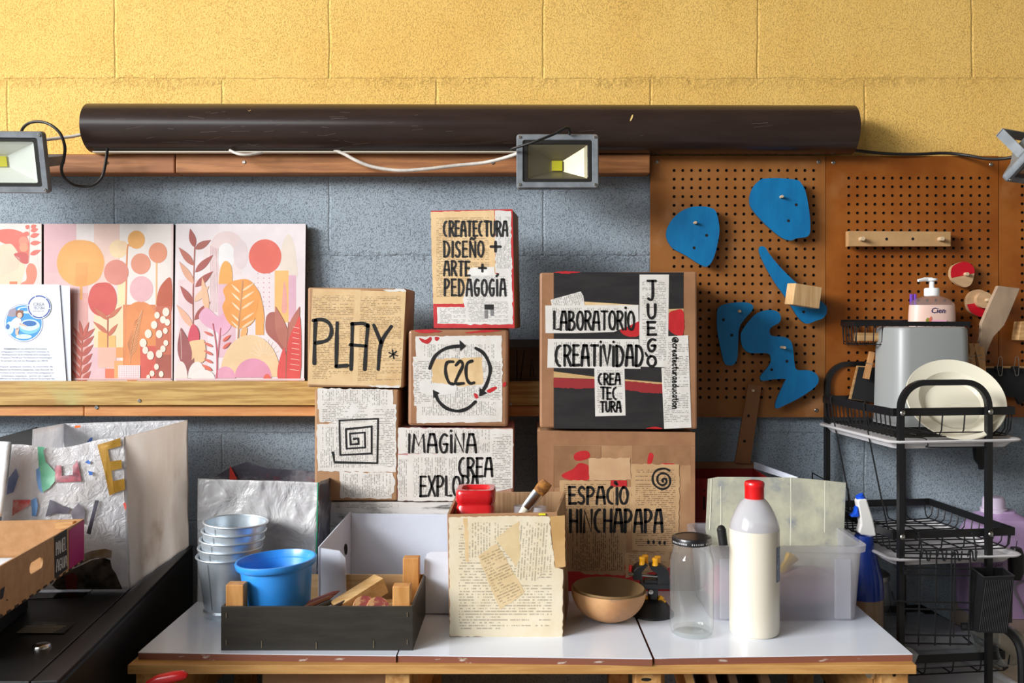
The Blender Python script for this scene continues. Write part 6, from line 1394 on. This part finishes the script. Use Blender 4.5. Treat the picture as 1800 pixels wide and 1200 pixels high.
# ------------------------------------------------------------------ trolley at the right
c0 = Vector((.7225, 1.770, 0)); yaw = math.atan2(.040, .315)
cart = thing('utility_cart', 'black metal three-tier kitchen trolley with white drip trays, right of the table', 'trolley', c0, yaw)
CT = TM[cart.name]
def lp(g, name, m, label=None, up=None, **k): return part(name, g, m, up or cart, label=label, local=True, **k)
AW, AD = .184, .318
def arch(v, ztop, name):
    r = .05; pts = [(0, v, .12)]
    pts += [(0, v, ztop-r)]+[(r-r*math.cos(math.radians(a)), v, ztop-r+r*math.sin(math.radians(a))) for a in range(10, 91, 10)]
    pts += [(AW-r+r*math.sin(math.radians(a)), v, ztop-r+r*math.cos(math.radians(a))) for a in range(0, 90, 10)]+[(AW, v, ztop-r), (AW, v, .12)]
    g = G(); g.tube([Vector(p) for p in pts], .0078, 4, square=True); return lp(g, name, M_black, smooth=30)
ff_ = arch(0, 1.186, 'front_frame'); arch(AD, 1.208, 'back_frame')
U0, U1, V0, V1 = -.013, .246, .009, AD-.008
M_wire = mat('black_wire', (24, 24, 26), .4)
def flatbar(z, name='rim_bar', u0=U0, u1=U1):
    g = G(); hh, tt = .0158, .003
    g.box(((u0+u1)/2, V0, z), (u1-u0, tt, hh)); g.box(((u0+u1)/2, V1, z), (u1-u0, tt, hh)); g.box((u0, (V0+V1)/2, z), (tt, V1-V0, hh)); g.box((u1, (V0+V1)/2, z), (tt, V1-V0, hh))
    lp(g, name, M_black, bevel=.0008)
def wires(z, dep, nacross, nalong, name='wire_basket', slump=0):
    g = G(); r = .0015; i0 = .012
    for i in range(nacross):
        v = V0+(V1-V0)*(i+.5)/nacross
        g.tube([(U0, v, z-.006), (U0+.003, v, z-dep*.75), (U0+i0, v, z-dep), ((U0+U1)/2, v, z-dep-slump*math.sin(i*1.3)*.004), (U1-i0, v, z-dep), (U1-.003, v, z-dep*.75), (U1, v, z-.006)], r, 5)
    for j in range(nalong):
        u = U0+i0+(U1-U0-2*i0)*j/(nalong-1)
        g.tube([(u, V0, z-.006), (u, V0+.004, z-dep*.75), (u, V0+i0, z-dep+.0026), (u, V1-i0, z-dep+.0026), (u, V1-.004, z-dep*.75), (u, V1, z-.006)], r, 5)
    lp(g, name, M_wire)
def tray(z, name='drip_tray', dz=.018):
    g = G(); w, d = .285, .335; cu, cv = (U0+U1)/2+.001, .158
    R = lambda a, zz, r: rrect(w-2*a, d-2*a, r, zz, 5, cu, cv)
    g.loft([R(.022, z-dz, .02), R(.012, z-.006, .022), R(.002, z-.005, .026), R(0, z-.002, .026), R(.003, z, .026), R(.010, z-.001, .022), R(.016, z-.008, .02), R(.03, z-.010, .02)], 0, True, True); lp(g, name, mat('white_tray', (228, 226, 228), .35), smooth=1)
Z1, Z2, Z3 = 1.128, .888, .643
flatbar(Z1); wires(Z1, .050, 17, 6); tray(1.074)
flatbar(Z2); wires(Z2, .036, 12, 6, slump=1); tray(.846)
flatbar(Z3, u1=.225); wires(Z3, .036, 10, 5); tray(.585)
for v in (0, ):
    for u in (0, AW):
        for z in (Z1, Z2):
            g = G(); R = Vector((0, -1, 0)).to_track_quat('Z', 'Y').to_matrix(); g.lathe([(.0052, 0), (.0052, .0015), (.0035, .0035), (.0015, .004), (0, .003)], 16, (u, v-.0066, z), R); lp(g, 'screw', M_steel, up=ff_, smooth=1)
g = G(); g.tube([(.004, .004, Z1-.048), (.046, .002, Z1-.050), (.054, -.002, Z1-.056), (.055, -.003, Z1-.064), (.06, -.003, Z1-.068), (AW-.006, -.003, Z1-.069)], .0013, 6, k=3); g.tube([(.008, .006, Z1-.040), (AW-.004, .006, Z1-.041)], .0013, 6); lp(g, 'tray_wire', M_wire, smooth=1)
# lower handle hoop
g = G(); w2 = lambda px, py, d: CT.inverted() @ P(px, py, d)
g.tube([w2(1690, 1101, 1.80), w2(1740, 1102, 1.79), w2(1768, 1107, 1.785), w2(1786, 1124, 1.78), w2(1795, 1150, 1.775), w2(1797, 1200, 1.775), w2(1797, 1260, 1.775)], .008, 8, k=5); lp(g, 'lower_hoop', M_black, smooth=1)
# hooks hanging down the left side of the top basket
g = G()
for v0, ve, sh in ((.26, .235, .0), (.11, .085, .0)):
    g.tube([(U0+.004, v0, Z1+.012), (U0-.004, v0, Z1+.011), (U0-.005, v0-.002, Z1-.01), (U0+.012, (v0+ve)/2, Z1-.12), (U0+.034, ve, Z2-.005), (U0+.045, ve, Z2-.02)], .0016, 6, k=4)
for v0 in (.31, .20):
    g.tube([(U0-.022, v0+.005, Z2+.03), (U0-.024, v0+.004, Z2+.072), (U0-.020, v0-.05, Z2+.066), (U0-.018, v0-.05, Z2+.02)], .0016, 6)
g.tube([(U0-.022, .315, Z2+.03), (U0-.018, .15, Z2+.02), (U0-.004, .09, Z2+.012)], .0016, 6); lp(g, 'side_hooks', M_wire, smooth=1)

# hanging wire grid in front of the middle basket
W3 = lambda px, py: P(px, py, 1.748)
r_ = 0; t = thing('wire_rack', 'flat black wire rack hooked on the front rim of the middle trolley tier', 'wire rack', W3(1656, 1135))
g = G(); r = .0017
for x in (1617.5, 1646.5, 1673, 1705.5): g.tube([W3(x, 968), W3(x-3, 1134)], r, 6)
g.tube([W3(1679, 970), W3(1676, 1120)], r, 6)
for y in (973, 981, 998, 1010, 1058, 1070.5, 1116, 1131): g.tube([W3(1588, y-1), W3(1706, y+1)], r, 6)
g.tube([W3(1588, 1000), W3(1600, 1012), P(1572, 994, 1.79)], r, 6); g.tube([W3(1588, 1056), W3(1572, 1056), P(1568, 1040, 1.79)], r, 6); g.tube([W3(1706, 1131), W3(1710, 1132), P(1690, 1116, 1.79)], r, 6)
part('wire_grid', g, M_wire, t, smooth=1)
g = G()
for x in (1612, 1707): g.tube([P(x, 938, 1.782), P(x+2, 936, 1.772), P(x+4, 941, 1.762), P(x+8, 962, 1.752), P(x+8, 980, 1.748)], r, 6, k=3)
for x in (1622, 1650, 1677, 1703): g.tube([W3(x-2, 978), W3(x, 968), W3(x+6, 969), W3(x+8, 983), W3(x+12, 983), W3(x+14, 968)], r, 6, k=3)
part('hook', g, M_wire, t, smooth=1)

# utensil cup hooked on the rack
t = thing('utensil_cup', 'black ribbed plastic cutlery holder hanging at the right of the wire rack', 'cutlery holder', P(1742, 1112, 1.73))
A0, A1, A2, A3 = P(1730, 1014, 1.722), P(1783, 1012, 1.735), P(1763, 998, 1.80), P(1707, 997, 1.785)
B0, B1, B2, B3 = P(1718, 1111, 1.722), P(1771, 1113, 1.735), P(1757, 1108, 1.795), P(1702, 1104, 1.785)
g = G(); g.loft([[A0, A1, A2, A3], [B0, B1, B2, B3]], 0, False, True)
ins = lambda a, k, z: a.lerp((A0+A1+A2+A3)/4, k)+Vector((0, 0, z))
g.loft([[A0, A1, A2, A3], [ins(a, .06, 0) for a in (A0, A1, A2, A3)], [ins(a, .1, -.09) for a in (A0, A1, A2, A3)]], 0, False, True)
part('cup_body', g, M_blackp, t)
g = G()
for i in range(1, 17):
    k = i/17; a, b = A0.lerp(A1, k), B0.lerp(B1, k); g.tube([a+Vector((0, -.0006, -.006)), b+Vector((0, -.0006, .003))], .0009, 5)
part('ribs', g, mat('dark_grey_plastic_rib', (44, 44, 46), .4), t, smooth=1)
g = G(); g.tube([p+Vector((0, 0, 0)) for p in (A0, A1, A2, A3)], .0016, 6, closed=True); part('rim', g, mat('dark_grey_plastic_rib', (44, 44, 46), .4), t, smooth=1)

# grey bin upside down in the top basket
M_bin = mat('grey_plastic', (152, 155, 154), .38)
t = thing('grey_bin', 'grey plastic bin standing upside down in the top trolley tier', 'bin')
bT = P(1643, 574, 1.93)
bx = Matrix.Translation((bT.x, 1.998, 0)) @ Matrix.Rotation(math.radians(6), 4, 'Z'); t.matrix_world = Matrix.Translation((0, 0, Z1-.046)) @ bx; TM[t.name] = t.matrix_world.copy()
hb = bT.z-(Z1-.046); g = G()
g.loft([rrect(.176, .136, .026, -.0), rrect(.176, .136, .026, .006), rrect(.172, .132, .026, .007), rrect(.164, .124, .026, hb-.010), rrect(.161, .120, .026, hb-.003), rrect(.151, .110, .022, hb)], 0, False, True); part('shell', g, M_bin, t, local=True, smooth=1)

# plates leaning in the basket
M_plate = mat('cream_porcelain', (222, 216, 196), .2, coat=.35)
def plate(M, label, R=.1, m=None):
    t = thing('dinner_plate', label, 'plate', M=M); g = G()
    g.lathe([(0, -.020), (R*.58, -.020), (R*.68, -.010), (R*.74, -.002), (R*.97, .006), (R, .0085), (R*.985, .0105), (R*.95, .009), (R*.72, .0025), (R*.66, -.006), (R*.56, -.016), (0, -.0165)], 64); part('dish', g, m or M_plate, t, local=True, smooth=1)
    return t
pc = P(1678, 704, 1.855)
def lean(c, yaw, pitch): return Matrix.Translation(c) @ Matrix.Rotation(math.radians(yaw), 4, 'Z') @ Matrix.Rotation(math.radians(90-pitch), 4, 'X')
plate(lean(pc, -10, 37), 'cream plate leaning behind the front frame of the trolley', .096)

# ------------------------------------------------------------------ wire shelf on the pegboard with soap
t = thing('wire_shelf', 'black wire shelf basket hung on the middle pegboard, under the soap bottle', 'wire shelf', P(1600, 610, 2.04))
x0, x1, y0, y1 = P(1503, 570, 2.0).x, P(1705, 570, 2.0).x, 2.0, 2.088; zt, zb = P(1600, 569, 2.0).z, P(1600, 606, 2.0).z
g = G()
for z, h in ((zt, .010),): 
    g.box(((x0+x1)/2, y0, z), (x1-x0, .003, h)); g.box(((x0+x1)/2, y1, z+.004), (x1-x0, .003, h)); g.box((x0, (y0+y1)/2, z), (.003, y1-y0, h)); g.box((x1, (y0+y1)/2, z), (.003, y1-y0, h))
part('rim_bar', g, M_black, t)
g = G(); n = 14
for i in range(n):
    x = x0+.004+(x1-x0-.008)*i/(n-1); g.tube([(x, y0, zt), (x, y0+.003, zb+.008), (x, y0+.012, zb), (x, y1-.004, zb), (x, y1, zt)], .0013, 5)
for i in range(5):
    y = y0+.006+(y1-y0-.012)*i/4; g.tube([(x0, y, zt), (x0+.003, y, zb+.008), (x0+.012, y, zb+.001), (x1-.012, y, zb+.001), (x1-.003, y, zb+.008), (x1, y, zt)], .0013, 5)
part('wire_basket', g, M_wire, t)
sc = P(1638, 600, 2.045); sz = zb+.003
t = thing('soap_bottle', 'clear pump bottle of pale pink hand soap on the wire shelf', 'soap bottle', (sc.x, 2.045, sz))
H0 = P(0, 519, 2.045).z-sz; HW = .0515
M_soapcl = clear('soap_bottle_plastic', (252, 249, 248), .12, (240, 226, 222), .05, 1.0)
M_soap = mat('pink_soap', (236, 200, 186), .3, coat=.4)
def oval(w, z, d=.028): return [Vector((w*(abs(math.cos(a))**.8)*(1 if math.cos(a) >= 0 else -1), d*(abs(math.sin(a))**.8)*(1 if math.sin(a) >= 0 else -1), z)) for a in [2*math.pi*i/48 for i in range(48)]]
hs = H0-.022
g = G(); g.loft([oval(HW-.003, 0), oval(HW, .006), oval(HW, hs*.5), oval(HW-.001, hs-.02), oval(HW-.0025, hs)], 0, True, True); part('soap', g, M_soap, t, local=True, label='pale pink soap filling', smooth=1)
g = G(); g.loft([oval(HW-.002, hs), oval(HW-.005, hs+.005), oval(HW-.011, hs+.011, .026), oval(HW-.022, hs+.017, .02), oval(.020, hs+.020, .017), oval(.016, hs+.022, .016)], 0, False, True); part('clear_shoulder', g, M_soapcl, t, local=True, smooth=1)
g = G(); zz = H0; g.lathe([(.0155, zz-.002), (.0165, zz), (.0165, zz+.014), (.015, zz+.0165), (.0055, zz+.017), (.0055, zz+.032), (.012, zz+.033), (.012, zz+.038), (0, zz+.039)], 32); 
g.tube([(0, 0, zz+.0355), (-.018, -.004, zz+.036), (-.034, -.007, zz+.033)], [.005, .0045, .003], 12); part('pump', g, mat('white_pump', (238, 238, 238), .35), t, local=True, smooth=1)
f = Face((sc.x, 2.045-.0282, 0), (0, -1, 0)); g = G()
font_on(f, g, 'Cien', 1648.5, 550, 13.5, .0004, 0, .012, .22); f.poly(g, [(1637, 562), (1664, 562), (1664, 570), (1637, 570)], .0003, 1); f.blob(g, [(1627, 563), (1631, 558), (1634, 563), (1631, 567)], .0003, 2); f.blob(g, [(1633, 560), (1637, 556), (1638, 563), (1634, 566)], .0004, 3)
part('label_print', g, [mat('navy_print', (28, 36, 92), .5), mat('pink_label', (240, 178, 200), .5), mat('leaf_print', (150, 150, 60), .5), mat('flower_print', (226, 120, 96), .5)], t)
M_purple = mat('purple_plastic', (112, 66, 176), .35)
g = G(); p = P(1605, 540, 2.07); 
for dx in (-.0042, .0042): g.box(p+Vector((dx, 0, -.012)), (.006, .008, .085))
single('purple_comb', g, M_purple, 'purple plastic stick standing behind the soap bottle', 'comb', bevel=.002)
g = G(); c = P(1532, 592, 2.03); g.box(c, (.072, .02, .019)); single('wooden_strip', g, M_pine, 'pale wooden strip lying in the left end of the wire shelf', 'wood strip', bevel=.001)

# ------------------------------------------------------------------ chalkboard signs and clothespins
M_pin = mat('clothespin_wood', (200, 150, 98), .6, c2=(184, 132, 82), ns=12, stretch=(6, 6, 1))
M_chalk = mat('chalkboard', (30, 30, 32), .65)
zk = Z(1430, 540, 4.286)
f = Face((0, 2.07, 0), (0, -1, 0)); t = thing('chalkboard_sign', 'small black chalkboard tag with bare wood edge behind the trolley', 'chalkboard', f.pt(1515, 700))
g = G(); pts = zk([(330, 440), (480, 448), (480, 720), (270, 690)]); g.prism([f.pt(*p) for p in pts], (0, .006, 0), 1, 1)
f.poly(g, zk([(338, 448), (480, 455), (480, 720), (284, 690)]), .0004, 0); part('slate', g, [M_chalk, M_pine], t)
def clothespin(px, py, d, rot, label, L=.062, spread=7):
    M = Matrix.Translation(P(px, py, d)) @ Matrix.Rotation(math.radians(rot), 4, 'Y')
    t = thing('clothespin', label, 'clothespin', M=M, group='wooden clothespins on the pegboard')
    for s_ in (-1, 1):
        g = G(); R = Matrix.Rotation(math.radians(spread*s_*.5), 3, 'X'); g.hexa([R @ Vector(q) for q in ((-.0048, -.004+s_*.004, L/2), (.0048, -.004+s_*.004, L/2), (.0048, -.0035+s_*.004, -L/2), (-.0048, -.0035+s_*.004, -L/2), (-.0048, .003+s_*.004, L/2), (.0048, .003+s_*.004, L/2), (.0048, .0005+s_*.004, -L/2), (-.0048, .0005+s_*.004, -L/2))]); part('prong', g, M_pin, t, local=True)
    g = G(); g.tube([(-.0056, -.008, .004), (-.0056, .008, .004), (.0056, .008, .004), (.0056, -.008, .004)], .0009, 6, closed=True); part('spring', g, M_steel, t, local=True)
    return t
CP = clothespin(1527, 642, 2.05, 13, 'wooden clothespin clipped on the chalkboard tag left of the grey bin')
for px, py, rot, lb in ((1701, 632, 24, 'wooden clothespin right of the grey bin, slanted leftmost of the four'), (1707, 628, -5, 'upright wooden clothespin right of the grey bin, second of the four'), (1719, 628, -12, 'slim dark wooden clothespin below the paddle, third of the four'), (1725, 634, -3, 'wooden clothespin in front of the paddle handle, rightmost of the four')):
    copy_thing(CP, Matrix.Translation(P(px, py, 2.012)) @ Matrix.Rotation(math.radians(rot), 4, 'Y'), lb)
t = thing('black_apron', 'black cloth hung with binder clips under the right pegboard', 'cloth', P(1780, 760, 2.075))
f = Face((0, 2.065, 0), (0, -1, 0)); g = G(); pts = [(1722, 645), (1900, 646), (1900, 715), (1800, 706), (1792, 711), (1787, 700), (1770, 697), (1750, 690), (1722, 690)]
g.prism([f.pt(*p) for p in pts], (0, .01, 0)); part('cloth', g, mat('black_cloth', (28, 28, 30), .85, bump=.3, bs=40), t, bevel=.001)
g = G(); g.prism([f.pt(*p, .002) for p in [(1718, 643), (1900, 644), (1900, 647), (1718, 646.5)]], (0, .012, 0)); part('top_edge', g, M_pine, t)
for px, lb in ((1755, 'binder clip at left on the black cloth by the plate'), (1784, 'binder clip at right on the black cloth, nearer the frame edge')):
    c = P(px, 646, 2.06); t = thing('binder_clip', lb, 'binder clip', c, group='binder clips on the black cloth')
    g = G(); g.hexa([c+Vector(q) for q in ((-.008, -.002, .003), (.008, -.002, .003), (.008, -.007, -.009), (-.008, -.007, -.009), (-.008, .003, .003), (.008, .003, .003), (.008, .001, -.009), (-.008, .001, -.009))]); part('clip_body', g, M_blackp, t)
    g = G()
    for sgn, h in ((1, .026), (-1, -.018)): g.tube([c+Vector(q) for q in ((-.006, -.006, 0), (-.004, -.008, h*.55), (-.0035, -.008, h*.9), (0, -.0085, h), (.0035, -.008, h*.9), (.004, -.008, h*.55), (.006, -.006, 0))], .0008, 6)
    part('wire_handle', g, M_steel, t, smooth=1)
g = G(); c = P(1725, 795, 2.08); zz = lambda y: P(0, y, 2.08).z
g.loft([rrect(.028, .02, .006, zz(740), 4, c.x, 2.085), rrect(.030, .022, .007, zz(790), 4, c.x, 2.085), rrect(.028, .02, .008, zz(808), 4, c.x, 2.085), rrect(.014, .016, .006, zz(817), 4, c.x+.002, 2.085), rrect(.011, .012, .005, zz(825), 4, c.x+.002, 2.085)]); single('black_brush', g, M_blackp, 'black brush head hanging on the grey wall behind the trolley', 'brush', smooth=1)

# ------------------------------------------------------------------ things on the lower tiers and behind
M_jar = clear('storage_glass', (248, 250, 249), .05, (200, 206, 206), .05, 1.0)
M_lidm = mat('steel_lid', (150, 150, 146), .3, .9)
zb = Z3-.030
def local(u, v, z): return CT @ Vector((u, v, z))
p = local(.06, .24, zb)
t = thing('clip_jar', 'glass jar with a shiny metal lid on the bottom trolley tier', 'jar', p)
g = G(); r = .046; g.lathe([(0, 0), (r, 0), (r, .10), (r*.92, .115), (r*.92, .13)], 40, p); part('glass_body', g, M_jar, t, smooth=1)
g = G(); g.lathe([(r*.98, .126), (r*.98, .136), (r*.8, .142), (0, .143)], 40, p); part('metal_lid', g, M_lidm, t, smooth=1)
p = local(.05, .245, zb+.143); t = thing('small_jar', 'small glass jar stacked on the metal-lidded jar in the trolley', 'jar', p)
g = G(); r = .03; g.lathe([(0, .001), (r, .001), (r, .055), (r*.9, .06), (r*.9, .075), (0, .075)], 36, p); part('glass_body', g, M_jar, t, smooth=1)
p = local(.10, .12, zb+.002); M_box = clear('food_box_plastic', (246, 247, 249), .42, (196, 200, 208), .2, .8, True)
t = thing('food_box', 'translucent plastic food box lying upside down on the bottom trolley tier', 'plastic box', p, yaw)
g = G(); g.loft([rrect(.215, .17, .02, 0), rrect(.215, .17, .02, .006), rrect(.205, .16, .02, .007), rrect(.185, .14, .02, .052), rrect(.175, .13, .018, .056)], 0, False, True); part('box_shell', g, M_box, t, local=True, smooth=1)
p = P(1742, 1140, 1.86); p.z = zb-.01
t = thing('glass_bowl', 'round clear glass jar lying on its side at the right of the bottom tier', 'jar', p)
R = Matrix.Rotation(math.radians(80), 3, 'X') @ Matrix.Rotation(math.radians(20), 3, 'Y'); g = G(); r = .044
g.lathe([(0, -.05), (r*.85, -.05), (r, -.04), (r, .03), (r*.9, .042), (r*.85, .052), (r*.8, .052), (r*.86, .04), (r*.93, .028), (r*.93, -.036), (0, -.042)], 44, p+Vector((0, 0, r+.002)), R); part('glass_body', g, M_jar, t, smooth=1)
# purple detergent bottle
dc = P(1772, 1080, 1.99); zz = lambda y: P(0, y, 1.99).z
M_det = mat('lilac_plastic', (178, 148, 190), .35, coat=.2)
t = thing('detergent_bottle', 'large lilac detergent bottle behind the right end of the trolley', 'bottle', (dc.x+.005, 2.03, zz(1084)))
zb2 = zz(1084); o = lambda w, y, d=.055: [Vector((dc.x+.005+a.x, 2.03+a.y, zz(y))) for a in rrect(2*w, 2*d, min(w, d)*.6)]
g = G(); g.loft([o(.082, 1084), o(.086, 1078), o(.088, 985), o(.086, 950), o(.07, 930), o(.045, 913), o(.027, 905, .027), o(.026, 902, .026)]); part('body', g, M_det, t, smooth=1)
g = G(); sx = -.016; q = lambda r, y: [Vector((dc.x+.005+sx+r*math.cos(a), 2.03+r*math.sin(a), zz(y))) for a in [2*math.pi*i/36 for i in range(36)]]
g.loft([q(.0275, 906), q(.0275, 899), q(.0235, 898), q(.0235, 884), q(.021, 879), q(.018, 878.5)]); part('cap', g, mat('pale_lilac_cap', (206, 190, 214), .35), t, smooth=1)
g = G(); f = Face((0, 2.03-.0555, 0), (0, -1, 0)); font_on(f, g, 'DETERGENT', 1744, 996, 8.5, .0006, 0, .01, width=38); part('label_lettering', g, mat('navy_print', (28, 36, 92), .5), t)
g = G(); zt = zz(1085.5); g.box((dc.x+.08, 2.0, (zt+.001)/2), (.30, .22, zt)); single('low_cabinet', g, mat('beige_cabinet', (176, 156, 138), .6), 'beige cabinet under the lilac detergent bottle at the right edge', 'cabinet', bevel=.002)
g = G()
pth = [P(x, y, 1.97) for x, y in ((1806, 1020), (1786, 1026), (1784, 1040), (1798, 1070), (1810, 1105))]; g.tube(pth, .0022, 8, k=5); single('grey_cable', g, mat('grey_cable', (120, 116, 124), .5), 'grey cable looping in front of the lilac detergent bottle', 'cable', smooth=1)
lumpp = P(1786, 988, 1.93)
g = G(); g.loft([rrect(.018, .02, .006, P(0, 962, 1.93).z, 4, lumpp.x, 1.93), rrect(.030, .028, .010, P(0, 975, 1.93).z, 4, lumpp.x, 1.93), rrect(.028, .028, .010, P(0, 1005, 1.93).z, 4, lumpp.x, 1.93), rrect(.016, .02, .006, P(0, 1018, 1.93).z, 4, lumpp.x, 1.93)]); g.tube([Vector((lumpp.x, 1.93, P(0, 963, 1.93).z)), Vector((lumpp.x+.002, 1.93, P(0, 950, 1.93).z))], .001, 6); single('black_pouch', g, M_blackp, 'black brush head hanging on the trolley rim before the detergent', 'brush', smooth=1)

# spray bottle beside the tub
SY = 1.85; sp = P(1518.5, 1100, SY); sb = .62
t = thing('spray_bottle', 'blue spray bottle with white and blue trigger behind the clear tub', 'spray bottle', (sp.x, SY, sb))
zz = lambda y: P(0, y, SY).z
M_cob = mat('cobalt_plastic', (22, 58, 150), .25, coat=.3); M_trig = mat('white_trigger', (226, 224, 220), .4); M_bt = mat('vivid_blue_trigger', (24, 84, 214), .35)
pr = [(0, sb), (.036, sb), (.038, sb+.01), (.038, zz(1040)), (.036, zz(1015)), (.027, zz(985)), (.020, zz(962)), (.0185, zz(945)), (.0175, zz(940))]
g = G(); g.lathe([(r, z) for r, z in pr if z <= zz(1038)], 40, (sp.x, SY, 0)); part('lower_body', g, mat('amber_clear_bottle', (150, 124, 100), .2, coat=.3), t, label='clear brownish lower half', smooth=1)
g = G(); g.lathe([(.0383, zz(1048)), (.0383, zz(1036)), (.0363, zz(1013)), (.0273, zz(985)), (.0203, zz(962)), (.0188, zz(945)), (.0178, zz(940)), (0, zz(940))], 40, (sp.x, SY, 0)); part('blue_sleeve', g, M_cob, t, smooth=1)
f = Face((0, SY-.011, 0), (0, -1, 0)); zs = Z(1480, 780, 5.453)
g = G(); g.prism([f.pt(*p) for p in zs([(150, 548), (170, 530), (240, 528), (262, 600), (300, 720), (333, 868), (328, 885), (270, 888), (190, 872), (162, 850), (185, 770), (175, 690)])], (0, .022, 0)); part('spray_head', g, M_trig, t, bevel=.003)
g = G(); g.prism([f.pt(*p) for p in zs([(150, 600), (168, 690), (160, 700), (95, 704), (90, 690), (130, 665)])], (0, .018, 0)); part('trigger', g, M_bt, t, bevel=.002)
p1, p2 = P(1516, 880, SY), P(1510, 870, SY); g = G(); g.tube([p1, p2], .0085, 20); part('nozzle', g, M_bt, t, smooth=1)
g = G(); g.box((.6675, SY, sb/2-.0005), (.044, .09, sb-.001)); single('side_stool', g, mat('dark_stand', (52, 48, 46), .6), 'dark stand beside the table under the blue spray bottle', 'stand', bevel=.002)
